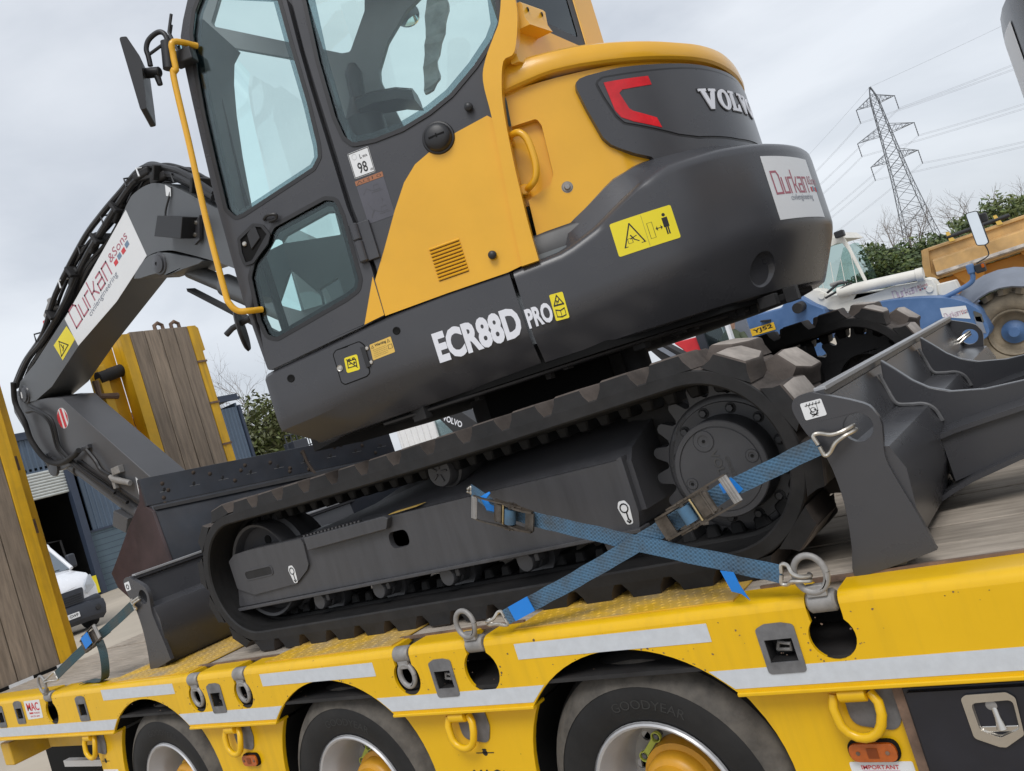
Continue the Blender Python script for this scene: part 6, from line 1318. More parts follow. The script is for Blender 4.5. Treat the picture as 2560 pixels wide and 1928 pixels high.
# B: from the blade eye down left to the middle ring
SB = thing('ratchet_strap', 'blue ratchet strap from the right blade eye, across the sprocket, down left to a ring', 'strap', (.4, .1, 1.2), 'blue lashing straps')
b0, b1, b2, b3 = Vector((.733, .082, 1.300)), Vector((.47, .062, 1.243)), Vector((.245, .062, 1.174)), Vector((-.352, -.002, 1.008))
web('webbing', wob(b0, b1, 8), webbing, SB, .047); web('webbing', wob(b1+Vector((.03, -.004, .01)), b2+Vector((-.015, -.004, -.004)), 8), webbing, SB, .048, .008); web('webbing', wob(b2+Vector((.05, .006, .014)), b3, 18, .0012, .004), webbing, SB, .048)
ratchet(SB, (.372, .045, 1.212), b1-b2, L_=.165)
vhook('strap_hook', b0, (.812, .10, 1.318), WVf(b1, b0)*1.1, SB, bright)
vhook('strap_hook', b3, (-.412, -.008, 1.002), WVf(b3, b2)*.9, SB, bright)
web('strap_tag', [Vector((-.31, -.012, 1.019)), Vector((-.23, -.006, 1.041))], tagblue, SB, .049)
web('loose_end', [Vector((.47, .03, 1.255)), Vector((.50, .028, 1.262)), Vector((.515, .03, 1.235))], tagblue, SB, .035)
# C: dark strap at the front blade
SCx = thing('ratchet_strap', 'dark teal ratchet strap with hanging loose tail, from the left blade to the leftmost ring', 'strap', (-3.1, .1, 1.15), 'lashing straps')
c0, c1, c2, c3 = Vector((-2.785, .15, 1.292)), Vector((-3.02, .115, 1.21)), Vector((-3.25, .09, 1.145)), Vector((-3.515, .025, 1.035))
web('webbing', wob(c0, c1, 6), webbing_g, SCx, .048); web('webbing', wob(c1, c2, 5), webbing_g, SCx, .048, .008); web('webbing', wob(c2, c3, 8), webbing_g, SCx, .048)
ratchet(SCx, (-3.12, .085, 1.18), c0-c3)
web('strap_tag', [Vector((-3.085, .045, 1.197)), Vector((-3.155, .04, 1.172))], tagblue, SCx, .062)
vhook('strap_hook', c0, (-2.742, .155, 1.312), WVf(c1, c0), SCx, bright); vhook('strap_hook', c3, (-3.6, .0, 1.02), WVf(c3, c2)*.9, SCx, bright)
bm = bmesh.new(); tl = [Vector(p) for p in ((-3.07, .08, 1.16), (-3.055, .075, 1.10), (-3.07, .07, 1.02), (-3.12, .075, .968), (-3.2, .085, .958), (-3.3, .09, .964), (-3.38, .085, .960))]
tl = [Vector(p) for p in sm([tuple(p) for p in tl], 4, False)]; ribbon(bm, tl, [Vector((.042*(1-min(1, i/12)), .02+.025*min(1, i/12), 0)) for i in range(len(tl))], .003); obj('loose_end', bm, webbing_g, SCx, ang=60)
# hook in the far eye of the second blade
SHk = thing('strap_hook', 'bright wire hook caught in the round hole at the far end of the right blade', 'hook', (.83, 2.4, 1.32))
bm = bmesh.new()
for s in (-1, 1): add_tube(bm, sm([(.70, 2.36, 1.285+.02*s), (.76, 2.38, 1.30+.012*s), (.81, 2.40, 1.325+.006*s), (.835, 2.425, 1.335+.006*s)], 4, False), .007, 8)
obj('hook_wire', bm, bright, SHk)

# ---------------------------------------------------------------- telehandler beyond the trailer
TY = 12.0
TH = thing('telehandler', 'blue and white telehandler with glazed cab and muddy front wheel, beyond the trailer', 'telehandler', (-1.2, TY, 0))
mT = lambda dy: mY(TY+dy)
plate('boom', [(-2.55, 2.13), (-2.35, 2.17), (-2.22, 2.11), (-2.06, 1.95), (-1.343, 1.80), (-1.181, 1.80), (-.846, 1.745), (-.714, 1.765), (-.635, 1.717), (-.604, 1.62), (-.651, 1.36), (-1.23, 1.45), (-1.9, 1.62), (-2.231, 1.78), (-2.50, 2.0)], .45, mT(0), twhite, TH, bevel=.02)
cyl('lift_cylinder', (-1.95, TY-.08, 1.975), (-.76, TY-.08, 1.84), .085, twhite, TH, 20); cyl('cylinder_end', (-.80, TY-.09, 1.84), (-.70, TY-.09, 1.83), .1, twhite, TH, 20)
for x, z in ((-2.22, 2.0), (-.70, 1.58)): cyl('boom_pin', (x, TY-.03, z), (x, TY+.05, z), .05, twhite, TH, 18)
bm = bmesh.new(); add_tube(bm, [(-2.1, TY-.1, 2.02), (-1.9, TY-.12, 2.1), (-1.75, TY-.1, 2.08)], .02, 8); add_tube(bm, [(-2.15, TY-.1, 1.95), (-1.9, TY-.14, 2.0), (-1.7, TY-.1, 2.05)], .018, 8); obj('boom_hose', bm, black, TH)
box('hose_fitting', (-1.93, TY-.05, 2.12), (.2, .1, .06), galv, TH, bevel=.02)
durkan(mY(TY-.002), TH, -1.21, 1.60, .5, .12, with_sub=False, faint=1)
plate('counter_arm', [(-.62, 1.62), (-.36, 1.60), (-.34, 1.45), (-.64, 1.36)], .3, mT(.1), twhite, TH, bevel=.02)
# cab
fr = SH['t_frame']
gl = [(-2.47, 2.02), (-1.66, 1.98), (-1.745, 2.60), (-1.79, 2.735), (-1.86, 2.76), (-2.05, 2.74), (-2.36, 2.2)]
cabg = plate('windscreen', gl, .01, mT(.55), glass_bg, TH)
plate('cab_frame', [(-2.52, 2.0), (-1.61, 1.96), (-1.70, 2.64), (-1.75, 2.85), (-1.90, 2.88), (-2.1, 2.84), (-2.42, 2.22)], .05, mT(.56), twhite, TH, holes=[gl], bevel=.008)
plate('cab_roof', [(-1.72, 2.80), (-2.3, 2.86), (-2.5, 2.9), (-1.8, 2.93)], 1.3, mT(.6), twhite, TH); plate('rear_glass', gl, .01, mT(1.7), glass_bg, TH)
for k in range(4): tube('guard_bar', [(-2.30+.18*k, TY+.5, 2.04), (-2.22+.17*k, TY+.5, 2.5)], .006, twhite, TH, 5)
box('work_light', (-1.76, TY+.45, 2.88), (.15, .14, .11), black, TH, bevel=.02)
# engine cover
bd = sm([(-1.7, 1.58), (-1.46, 1.643), (-1.034, 1.574), (-.56, 1.435), (-.304, 1.30), (-.14, 1.13), (-.1, 1.0), (-.12, .7), (-.7, .6), (-1.6, .8)], 4)
ec = plate('engine_cover', bd, 1.1, mT(-.55), tblue, TH, bevel=.07, seg=3)
plate('company_sticker', SH['t_white'], .002, mT(-.553), sticker_w, ec); durkan(mY(TY-.556), ec, -.55, 1.10, .3, .08, slant=0, with_sub=False, faint=1)
plate('radiator_grille', [(-.20, 1.02), (-.12, 1.0), (-.12, .75), (-.2, .78)], .02, mT(-.56), fendergrey, ec)
plate('headlamp', rnd([(-.19, 1.12), (-.1, 1.03), (-.1, .9), (-.19, .95)], .02), .02, mT(-.56), M('smoked_lens', (.1, .1, .09), .2), ec)
# front wheel and fender
wc = Vector((.152, TY, .62)); ty = lathe('tyre', [(.33, .02), (.36, -.02), (.43, -.055), (.50, -.05), (.56, -.01), (.585, .06), (.585, .3), (.5, .36), (.34, .34)], wc, (0, 1, 0), mudtyre, TH, 48, close=True)
tm = bmesh.new(); add_box(tm, (0, 0, 0), (.08, .2, .085)); tme = bpy.data.meshes.new('tread_bar'); tm.to_mesh(tme); tm.free(); finish(tme, mudtyre, False)
for i in range(34):
    a = 2*math.pi*i/34; s = 1 if i % 2 else -1; o = bpy.data.objects.new('tread_bar', tme); col.objects.link(o); o.parent = ty; o.matrix_parent_inverse = Matrix.Identity(4)
    o.matrix_basis = Matrix.Translation(wc+Vector((math.cos(a)*.60, .12+s*.1, math.sin(a)*.60))) @ Matrix.Rotation(-a, 4, 'Y') @ Matrix.Rotation(s*.5, 4, 'X')
lathe('rim', [(.34, .01), (.325, -.02), (.31, -.015), (.295, .06), (.27, .14), (.16, .15)], wc, (0, 1, 0), mudtyre, TH, 36); lathe('hub', [(0, .04), (.07, .04), (.09, .06), (.13, .10), (.17, .12)], wc, (0, 1, 0), tblue, TH, 24)
fd = [(.0, .0)]
arc = [(wc.x+.80*math.cos(R(t)), wc.z+.80*math.sin(R(t))) for t in (72, 85, 100, 115, 130, 145, 160)]
fa = [(math.cos(R(t)), math.sin(R(t))) for t in (62, 75, 88, 100, 112, 124, 136, 148, 160, 168)]
loft('fender', [[Vector((wc.x+c*q, TY+dy, wc.z+s*q)) for q, dy in ((.68, -.22), (.93, .35), (.91, .38), (.66, -.19))] for c, s in fa], fendergrey, TH, closed=True)
lathe('tyre', [(.34, .02), (.52, -.03), (.605, .1), (.6, .3), (.34, .34)], (-2.9, TY, .62), (0, 1, 0), mudtyre, TH, 32, close=True)
# mirror arm, lamp and mirror
tube('mirror_arm', sm([(-.55, TY-.4, 1.39), (-.3, TY-.4, 1.44), (-.13, TY-.4, 1.485), (-.07, TY-.4, 1.55), (-.055, TY-.4, 1.70)], 5, False), .035, tblue, TH, 12)
bm = bmesh.new(); add_box(bm, (-.06, TY-.4, 1.68), (.1, .1, .14)); obj('lamp_bracket', bm, tblue, TH, bevel=.02)
lm = box('indicator_lamp', (.06, TY-.42, 1.65), (.13, .14, .13), black, TH, bevel=.02); plate('amber_lens', rnd([(.085, 1.645), (.122, 1.645), (.122, 1.70), (.085, 1.70)], .01), .02, mT(-.50), amberlens, lm)
mz = rnd(SH['t_mirror'], .03); mh = plate('mirror', grow(mz, .012), .07, lambda a, b, t: Vector((a, TY-.517+(b-1.95)*.13+t, b)), black, TH, bevel=.01); plate('mirror_face', mz, .002, lambda a, b, t: Vector((a, TY-.52+(b-1.95)*.13+t, b)), mirrormat, mh)
box('mirror_bracket', (.27, TY-.36, 2.31), (.14, .1, .13), black, mh, bevel=.02); tube('mirror_rod', sm([(.2, TY-.42, 1.95), (.215, TY-.42, 1.85), (.19, TY-.42, 1.775), (.03, TY-.42, 1.73)], 4, False), .009, black, TH, 6)
# rear end with number plate
rr_ = plate('rear_chassis', [(-3.70, 2.0), (-3.62, 2.09), (-2.83, 2.03), (-2.72, 2.15), (-2.50, 2.12), (-2.33, 1.92), (-2.19, 1.80), (-2.2, 1.3), (-3.0, 1.25), (-3.70, 1.7)], .6, mT(-.2), tblue, TH, bevel=.03)
npq = [(-3.435, 1.855), (-3.025, 1.845), (-3.025, 1.72), (-3.435, 1.73)]
np_ = plate('number_plate', npq, .01, mT(-.215), orangeplate, rr_); text('lettering', 'YJ52', mY(TY-.217), ink, np_, -3.40, 1.745, .34, .085, bold=.03)
for x in (-3.52, -3.13): box('plate_bracket', (x, TY-.24, 1.905), (.16, .08, .03), sootsteel, rr_, Matrix.Rotation(.2, 3, 'Y'), bevel=.006)
cyl('tow_pin', (-2.52, TY-.45, 1.93), (-2.52, TY-.15, 1.95), .085, sootsteel, rr_, 20)
plate('lower_bracket', sm(SH['t_low'], 3), .25, mT(-.2), tblue, TH, bevel=.02); cyl('bracket_bolt', (-2.62, TY-.22, 1.38), (-2.62, TY-.16, 1.38), .04, rusty, TH, 12)

# ---------------------------------------------------------------- yellow articulated dumper
DY = 19.0
DU = thing('dump_truck', 'dirty amber dump truck body behind the telehandler on the right', 'dump truck', (0, DY, 0)); mD = lambda dy: mY(DY+dy)
bodyb = plate('dump_body', [(-1.62, 2.44), (5.5, 2.42), (5.3, 1.78), (-1.60, 1.74), (-1.755, 1.90), (-1.735, 2.2)], 2.6, mD(0), dumpamber, DU, bevel=.03)
loft('body_rail', [[Vector((x, DY-d, z)) for d, z in ((0, 2.20), (.14, 2.16), (.16, 1.86), (0, 1.81))] for x in (-1.5, 5.4)], dumpamber, bodyb, closed=True, bevel=.015)
loft('body_lip', [[Vector((x, DY-d, z)) for d, z in ((0, 2.47), (.06, 2.45), (.06, 2.40), (0, 2.38))] for x in (-1.62, 5.5)], dumpamber, bodyb, closed=True)
loft('body_scrape', [[Vector((x, DY-d, z)) for d, z in ((.02, 1.90), (.165, 1.895), (.165, 1.83), (.02, 1.80))] for x in (-1.5, 5.4)], dumpscrape, bodyb, closed=True)
loft('tail_flange', [[Vector((x, DY-.03, z)), Vector((x+.16, DY-.1, z)), Vector((x+.16, DY, z)), Vector((x, DY, z))] for x, z in ((-1.66, 2.46), (-1.72, 2.16), (-1.76, 1.90), (-1.62, 1.74))], dumpamber, bodyb, closed=True)
ch = box('chassis', (1.9, DY+.9, 1.42), (7, .9, .6), dumpamber2, DU, bevel=.03)
for x in (-1.05, .3): plate('body_bracket', [(x-.2, 1.75), (x+.5, 1.76), (x+.3, 1.3), (x+.1, 1.25)], .08, mD(.15), dumpamber2, ch, bevel=.01)
br_ = tube('cover_roller', [(-1.09, DY-.05, 2.545), (.16, DY-.05, 2.56)], .045, black, DU, 10)
for x in (-1.0, -.05): plate('roller_bracket', [(x-.06, 2.44), (x+.05, 2.43), (x-.02, 2.66), (x-.08, 2.66)], .1, mD(-.08), stick_warn, br_)
for x in (.9, 2.8, 4.6): lathe('wheel', [(0, .1), (.4, .1), (.45, 0), (.78, .0), (.82, .06), (.82, .5), (0, .5)], (x, DY-.1, .82), (0, 1, 0), mudtyre, DU, 32)
box('yellow_plate', (.06, DY-.2, .85), (.14, .02, .1), stick_y, DU)

# ---------------------------------------------------------------- red machine and loader seen under the tail
RM = thing('red_tractor', 'red machine with a glazed cab glimpsed between tail and track', 'tractor', (-3.6, 10, 0)); mR = lambda dy: mY(10+dy)
plate('bonnet', [(-4.03, 1.99), (-3.62, 1.965), (-3.62, 1.5), (-3.95, 1.5), (-3.90, 1.83)], .8, mR(0), redpaint, RM, bevel=.03)
plate('rear_frame', [(-3.63, 2.2), (-3.50, 2.22), (-3.48, 1.4), (-3.60, 1.4)], .8, mR(-.05), vanplastic, RM, bevel=.01)
cg = plate('cab_window', [(-3.5, 1.45), (-3.10, 1.45), (-3.13, 2.2), (-3.5, 2.2)], .01, mR(.0), glass_bg, RM)
box('cab_post', (-3.12, 10.02, 1.8), (.05, .1, .9), vanwhite, RM); box('cab_rear', (-3.3, 10.8, 1.9), (.4, .05, .8), fendergrey, RM); box('under_body', (-3.4, 10.4, .8), (1.3, .9, 1.2), vanplastic, RM, bevel=.05)
box('roof_rail', (-3.8, 10.1, 2.12), (.5, .06, .03), galv, RM)
# driver, seated, seen from the shoulders up through the cab window
PR = bmesh.new(); pp = [((0, 0, .0), .17), ((0, 0, .28), .19), ((.0, 0, .42), .15), ((.02, 0, .50), .065), ((.03, -.01, .57), .085), ((.03, -.01, .66), .10), ((.03, -.0, .74), .07)]
pv = [(Vector((-3.24, 10.35, 1.42))+Vector(a), b) for a, b in pp]
add_tube(PR, [a for a, b in pv], [b for a, b in pv], 14)
for s in (-1, 1): add_tube(PR, [Vector((-3.24+.16*s, 10.35, 1.80)), Vector((-3.24+.24*s, 10.28, 1.62)), Vector((-3.24+.15*s, 10.1, 1.55)), Vector((-3.24+.08*s, 10.0, 1.60))], [.06, .05, .042, .03], 10)
me = bpy.data.meshes.new('person'); bmesh.ops.recalc_face_normals(PR, faces=PR.faces)
skin = M('skin', (.42, .25, .18), .6); olive = M('olive_jacket', (.06, .075, .045), .8)
for f in PR.faces: f.material_index = 1 if f.calc_center_median().z > 1.93 and abs(f.calc_center_median().x+3.21) < .14 else 0
PR.to_mesh(me); PR.free(); finish(me, [olive, skin], True, 60); po_ = bpy.data.objects.new('person', me); link(po_); tag(po_, 'person in an olive jacket sitting in the cab of the red machine', 'person')
LA = thing('loader_arm', 'dark loader arm in front of the red machine, below the tail', 'loader', (-3.75, 9.2, 0)); plate('arm', [(-4.1, 2.05), (-3.86, 2.05), (-3.3, 1.5), (-3.5, 1.4), (-3.8, 1.6)], .2, mY(9.2), sootsteel, LA, bevel=.01); plate('arm_strip', [(-3.99, 2.03), (-3.90, 2.03), (-3.42, 1.52), (-3.50, 1.52)], .01, mY(9.18), fendergrey, LA); box('arm_mount', (-3.6, 9.5, .8), (.5, .5, 1.6), sootsteel, LA, bevel=.03)
WT = thing('white_truck', 'pale truck with corrugated side glimpsed under the slewed body', 'truck', (-8.6, 9.2, 0)); bd_ = box('truck_body', (-9.0, 9.9, 1.5), (.95, 1.3, 1.5), white, WT, bevel=.04)
for i in range(6): box('body_rib', (-9.4+i*.14, 9.24, 1.6), (.05, .03, 1.1), white, bd_, bevel=.008)
box('cab_window', (-8.35, 9.3, 1.75), (.5, .02, .55), glass_bg, WT); box('cab_shell', (-8.35, 9.8, 1.2), (.55, .9, 1.6), fendergrey, WT, bevel=.04)
BA = thing('dark_boom', 'dark machine boom with white lettering glimpsed above the track', 'boom', (-7.8, 8.9, 0)); ar = plate('boom_plate', [(-8.2, 2.2), (-7.7, 2.16), (-7.3, 1.75), (-7.35, 1.3), (-7.7, 1.5)], .3, mY(8.9), black, BA, bevel=.01); text('lettering', 'VOLVO', lambda a, b, t: Vector((-7.98+a*.85+b*.5, 8.897, 2.02-a*.55+b*.85)), letter_w, ar, 0, -.05, .42, .11, bold=.03); box('boom_base', (-7.5, 9.3, .9), (.6, .5, 1.8), sootsteel, BA, bevel=.03)

# ---------------------------------------------------------------- hedge, trees
def leaves(name, blobs, n, size, mats, label, cat, group=None, trunk=None, seed=1, loc=(0, 0, 0), inner=.35):
    rg = random.Random(seed); verts = []; faces = []; mi = []
    tot = sum(b[3]*b[4]*b[5] for b in blobs)
    for (x, y, z, a, b, c) in blobs:
        k = int(n*a*b*c/tot)
        for _ in range(k):
            d = Vector((rg.gauss(0, 1), rg.gauss(0, 1), rg.gauss(0, 1))).normalized(); r = (inner+(1-inner)*rg.random()**.6)*(1+.18*math.sin(5*d.x+9*d.z+seed)+.1*math.sin(13*d.y+7*d.x))
            p = Vector((x+d.x*a*r, y+d.y*b*r, z+d.z*c*r))
            if p.z < .05: continue
            u = Vector((rg.gauss(0, 1), rg.gauss(0, 1), rg.gauss(0, .7))).normalized(); v = u.orthogonal().normalized(); s = size*rg.uniform(.6, 1.4); i0 = len(verts)
            verts += [p-u*s, p+v*s*.45, p+u*s, p-v*s*.45]; faces.append((i0, i0+1, i0+2, i0+3)); mi.append(rg.choices(range(len(mats)), weights=[3]+[1]*(len(mats)-1))[0])
    me = bpy.data.meshes.new('crown'); me.from_pydata([tuple(v) for v in verts], [], faces); me.update()
    for m_ in mats: me.materials.append(m_)
    me.polygons.foreach_set('material_index', mi)
    rt_ = thing(name, label, cat, loc, group); o = bpy.data.objects.new('crown', me); link(o, rt_); o['kind'] = 'stuff'
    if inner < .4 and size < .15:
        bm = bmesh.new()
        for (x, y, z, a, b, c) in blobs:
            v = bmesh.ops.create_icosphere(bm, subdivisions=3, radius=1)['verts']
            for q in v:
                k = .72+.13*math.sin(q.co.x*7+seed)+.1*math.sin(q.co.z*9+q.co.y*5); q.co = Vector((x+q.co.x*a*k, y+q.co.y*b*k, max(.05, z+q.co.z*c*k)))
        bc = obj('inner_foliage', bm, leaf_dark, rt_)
    if trunk:
        bm = bmesh.new()
        for P, r in trunk: add_tube(bm, P, r, 7)
        obj('trunk', bm, bark, rt_)
    return rt_
HBL = 'bushes of the far boundary'
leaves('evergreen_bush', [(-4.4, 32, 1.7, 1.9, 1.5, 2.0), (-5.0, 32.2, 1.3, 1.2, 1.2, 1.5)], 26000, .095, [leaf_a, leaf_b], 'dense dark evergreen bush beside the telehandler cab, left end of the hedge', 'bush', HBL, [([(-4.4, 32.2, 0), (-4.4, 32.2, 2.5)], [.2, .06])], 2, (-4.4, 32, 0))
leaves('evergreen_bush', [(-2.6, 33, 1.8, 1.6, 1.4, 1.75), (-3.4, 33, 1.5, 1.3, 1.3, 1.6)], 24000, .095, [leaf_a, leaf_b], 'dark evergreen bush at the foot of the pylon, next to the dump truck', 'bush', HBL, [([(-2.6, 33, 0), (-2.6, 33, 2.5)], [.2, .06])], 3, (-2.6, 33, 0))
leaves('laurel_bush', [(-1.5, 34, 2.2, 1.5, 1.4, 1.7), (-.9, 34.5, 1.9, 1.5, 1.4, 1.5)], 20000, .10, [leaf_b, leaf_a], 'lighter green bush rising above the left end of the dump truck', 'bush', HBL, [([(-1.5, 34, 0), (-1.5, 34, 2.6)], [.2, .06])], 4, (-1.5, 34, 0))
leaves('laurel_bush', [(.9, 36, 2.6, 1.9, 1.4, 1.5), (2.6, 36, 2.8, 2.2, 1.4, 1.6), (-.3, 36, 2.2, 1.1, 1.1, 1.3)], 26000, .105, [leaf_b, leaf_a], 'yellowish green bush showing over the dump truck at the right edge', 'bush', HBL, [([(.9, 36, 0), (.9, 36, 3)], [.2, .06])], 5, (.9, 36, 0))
def bare(name, x, y, h, label, seed, spread=.55, levels=5, group=None, r0=.16):
    rg = random.Random(seed); bm = bmesh.new()
    def grow_(p, d, L_, r, lv):
        P = [p]; q = p; dd = d
        for _ in range(3): dd = (dd+Vector((rg.gauss(0, .14), rg.gauss(0, .14), rg.gauss(.03, .08)))).normalized(); q = q+dd*L_/3; P.append(q)
        add_tube(bm, P, [r, r*.85, r*.7, r*.55], 5 if lv < 3 else 3, False)
        if lv >= levels: return
        for _ in range(3 if lv else 5):
            nd = (dd+Vector((rg.gauss(0, spread), rg.gauss(0, spread), rg.gauss(.1, spread*.6)))).normalized(); b = P[rg.choice((2, 3, 3))]
            grow_(b, nd, L_*rg.uniform(.6, .8), r*.5, lv+1)
    grow_(Vector((x, y, 0)), Z3, h*.34, r0, 0)
    o = obj(name, bm, twig); o['label'] = label; o['category'] = 'tree'
    if group: o['group'] = group
bare('bare_tree', -5.6, 48, 7.2, 'leafless tree in front of the pylon legs', 5); bare('bare_tree', -3.2, 50, 7.0, 'leafless tree right of the pylon legs, behind the bushes', 8); bare('bare_tree', -8.3, 46, 5.6, 'small leafless tree left of the pylon, above the bush', 9, r0=.09)
bare('bare_tree', -45, 32.0, 12.5, 'leafless tree behind the right ramp at the blue building', 21, .6, 5)
leaves('leafy_tree', [(-40, 30.2, 5.6, 1.7, 1.7, 2.1), (-40, 31.6, 5.3, 1.4, 1.4, 2.0), (-40, 29.1, 4.7, 1.1, 1.2, 1.5), (-40.5, 30.8, 3.4, 1.7, 1.9, 1.8)], 5200, .16, [leaf_c, leaf_b], 'olive green leafy tree between the blue building and the cab', 'tree', None, [([(-40, 30.4, 0), (-40, 30.4, 3), (-40, 30.6, 6)], [.25, .2, .1]), ([(-40, 30.4, 3), (-40, 31.5, 5.5)], [.12, .05])], 6, (-40, 30.4, 0), .3)
# mesh crates by the tree
CR = thing('mesh_cage', 'dark mesh cage and fence below the leafy tree', 'cage', (-32, 26.6, 0)); o = box('cage_block', (-32, 25.6, 3.5), (.8, .9, .9), vanplastic, CR, bevel=.04)
tubes('cage_bars', [[(-31.8, 24.9+.35*i, 2.6), (-31.8, 24.9+.35*i, 4.3)] for i in range(9)]+[[(-31.8, 24.9, z), (-31.8, 27.7, z)] for z in (2.9, 3.6, 4.3)], .03, vanplastic, CR, 5); box('cage_stand', (-32, 26.3, 1.4), (.8, 2.6, 2.6), sootsteel, CR)

# ---------------------------------------------------------------- blue building, roller door, van
BX = -33.2
BB = thing('industrial_building', 'blue grey industrial building with a half open roller door behind the raised ramps', 'building', (BX, 14, 0))
lowp = [((15.12, 20.2), 0, 2.48)]
w1 = box('block_wall', (BX-.15, 19.5, 1.24), (.3, 8.7, 2.48), blockwall, BB)
for i in range(10): box('block_joint', (BX+.001, 19.5, .24+i*.235), (.006, 8.7, .02), darkblue, w1)
def clad(y0, y1, z0, z1, parent, nm='cladding'):
    bm = bmesh.new(); n = int((y1-y0)/.2); V = []
    for i in range(n+1):
        y = y0+(y1-y0)*i/n
        for dy, dx in ((0, 0), (.05, 0), (.07, .04), (.13, .04), (.15, 0)):
            if y+dy <= y1+.01: V.append((bm.verts.new((BX+dx, y+dy, z0)), bm.verts.new((BX+dx, y+dy, z1))))
    for a, b in zip(V, V[1:]): bm.faces.new((a[0], b[0], b[1], a[1]))
    return obj(nm, bm, cladding, parent, False, recalc=False)
clad(15.1, 23.8, 2.5, 6.4, BB); clad(-6, 15.1, 5.35, 6.75, BB); clad(-6, 9.2, 0, 5.35, BB)
box('wall_band', (BX+.04, 19.5, 2.52), (.08, 8.7, .08), darkblue, BB); box('eaves_trim', (BX+.05, 9, 6.8), (.2, 30, .14), darkblue, BB); box('corner_trim', (BX+.02, 23.85, 3.2), (.2, .14, 6.5), darkblue, BB)
box('door_post', (BX+.1, 14.98, 2.7), (.35, .28, 5.4), darkblue, BB, bevel=.02); box('door_post', (BX+.1, 9.2, 2.7), (.35, .28, 5.4), darkblue, BB, bevel=.02)
rd = box('roller_door', (BX+.02, 12.1, 4.84), (.1, 5.5, 1.05), doorslat, BB)
for i in range(9): tube('door_slat', [(BX+.07, 9.35, 4.37+i*.117), (BX+.07, 14.84, 4.37+i*.117)], .058, doorslat, rd, 8)
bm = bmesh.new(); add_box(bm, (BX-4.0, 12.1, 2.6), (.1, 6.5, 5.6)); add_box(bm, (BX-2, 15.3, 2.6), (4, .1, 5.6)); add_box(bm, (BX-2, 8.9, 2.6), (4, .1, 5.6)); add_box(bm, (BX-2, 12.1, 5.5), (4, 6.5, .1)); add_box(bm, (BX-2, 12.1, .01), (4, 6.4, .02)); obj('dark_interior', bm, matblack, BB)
box('main_roof', (BX-6, 9, 6.95), (12, 30, .2), darkblue, BB); box('side_wall', (BX-6, 23.75, 3.3), (12, .1, 6.6), cladding, BB); box('rear_wall', (BX-12, 9, 3.3), (.1, 30, 6.6), cladding, BB)
RK = thing('workshop_rack', 'dark rack of frames and a grey board inside the open doorway', 'rack', (BX-.8, 14, 0))
tubes('rack_frame', [[(BX-.6, 12.9, .0), (BX-.6, 12.9, 2.2), (BX-.6, 13.5, 2.6), (BX-.6, 14.3, 2.55), (BX-.6, 14.4, 0)], [(BX-.6, 12.9, 1.2), (BX-.6, 14.4, 1.3)]], .05, sootsteel, RK, 6); box('grey_board', (BX-.5, 14.05, 1.6), (.04, .5, .5), fendergrey, RK, Matrix.Rotation(.6, 3, 'X'))
box('yellow_guard', (BX+.3, 14.55, .45), (.1, .5, .7), stick_y, RK)
VN = thing('white_van', 'white panel van with dark bumper parked in front of the open roller door', 'van', (-18.6, 6.85, 0))
VYc = 6.83; W_ = .92
def vrow(x, z, w_): return [(x, VYc-w_, z), (x, VYc+w_, z)]
prof = [(-18.55, .42, .86), (-18.52, .62, .9), (-18.50, .98, .90), (-18.56, 1.12, .89), (-18.78, 1.30, .90), (-19.3, 1.42, .90), (-19.45, 1.47, .88)]
def vloft(nm, prof, mat, parent, th=.0, bev=0):
    rows = []
    for x, z, w_ in prof: rows.append([Vector((x-.10*abs(k)**3, VYc+w_*k, z-.05*abs(k)**4)) for k in (-1, -.9, -.6, -.2, .2, .6, .9, 1)])
    return loft(nm, rows, mat, parent, cap=False, ang=30)
vloft('van_nose', prof, vanwhite, VN)
vb = [(-18.46, .20, .84), (-18.38, .30, .90), (-18.36, .48, .93), (-18.40, .62, .93), (-18.5, .66, .92)]; bp_ = vloft('bumper', vb, vanplastic, VN)
box('bumper_body', (-19.1, VYc, .48), (1.2, 1.84, .5), vanplastic, bp_, bevel=.08)
gr = plate('grille', rnd([(VYc-.50, .66), (VYc+.50, .66), (VYc+.55, .98), (VYc-.55, .98)], .05), .05, lambda a, b, t: Vector((-18.44-.09*abs(a-VYc)-t, a, b)), vanplastic, VN, bevel=.01, cuts=(VYc-.25, VYc, VYc+.25))
for i in range(4): tube('grille_bar', [(-18.43-.09*abs(k), VYc+k, .71+.05*i) for k in (-.46, -.2, 0, .2, .46)], .012, black, gr, 6)
plate('chrome_badge', [(VYc-.16, .93), (VYc-.05, .96), (VYc+.30, 1.02), (VYc+.44, 1.03), (VYc+.1, .985)], .012, lambda a, b, t: Vector((-18.43-.09*abs(a-VYc)-t, a, b)), chrome, gr, cuts=(VYc,))
for s in (-1, 1):
    hl_ = plate('headlight', rnd([(VYc+s*.60, .78), (VYc+s*.86, .93), (VYc+s*.84, 1.22), (VYc+s*.72, 1.14), (VYc+s*.60, 1.0)], .04), .06, lambda a, b, t: Vector((-18.46-.35*max(0, abs(a-VYc)-.55)-.1*max(0, b-1)-t, a, b)), M('headlight_lens', (.5, .53, .57), .15, .3) if 'headlight_lens' not in MATS else MATS['headlight_lens'], VN, cuts=(VYc+s*.72,), bevel=.01)
    lathe('fog_lamp', [(0, -.02), (.06, -.01), (.07, .01)], (-18.40, VYc+s*.72, .43), (-1, 0, 0), black, bp_, 16)
    lathe('wheel', [(0, .02), (.2, .02), (.24, 0), (.31, .0), (.33, .04), (.33, .2), (0, .2)], (-19.15, VYc+s*.92, .33), (0, -s, 0), tyre_mat, VN, 28)
    mr = box('door_mirror', (-19.75, VYc+s*1.06, 1.62), (.16, .2, .34), vanplastic, VN, bevel=.05)
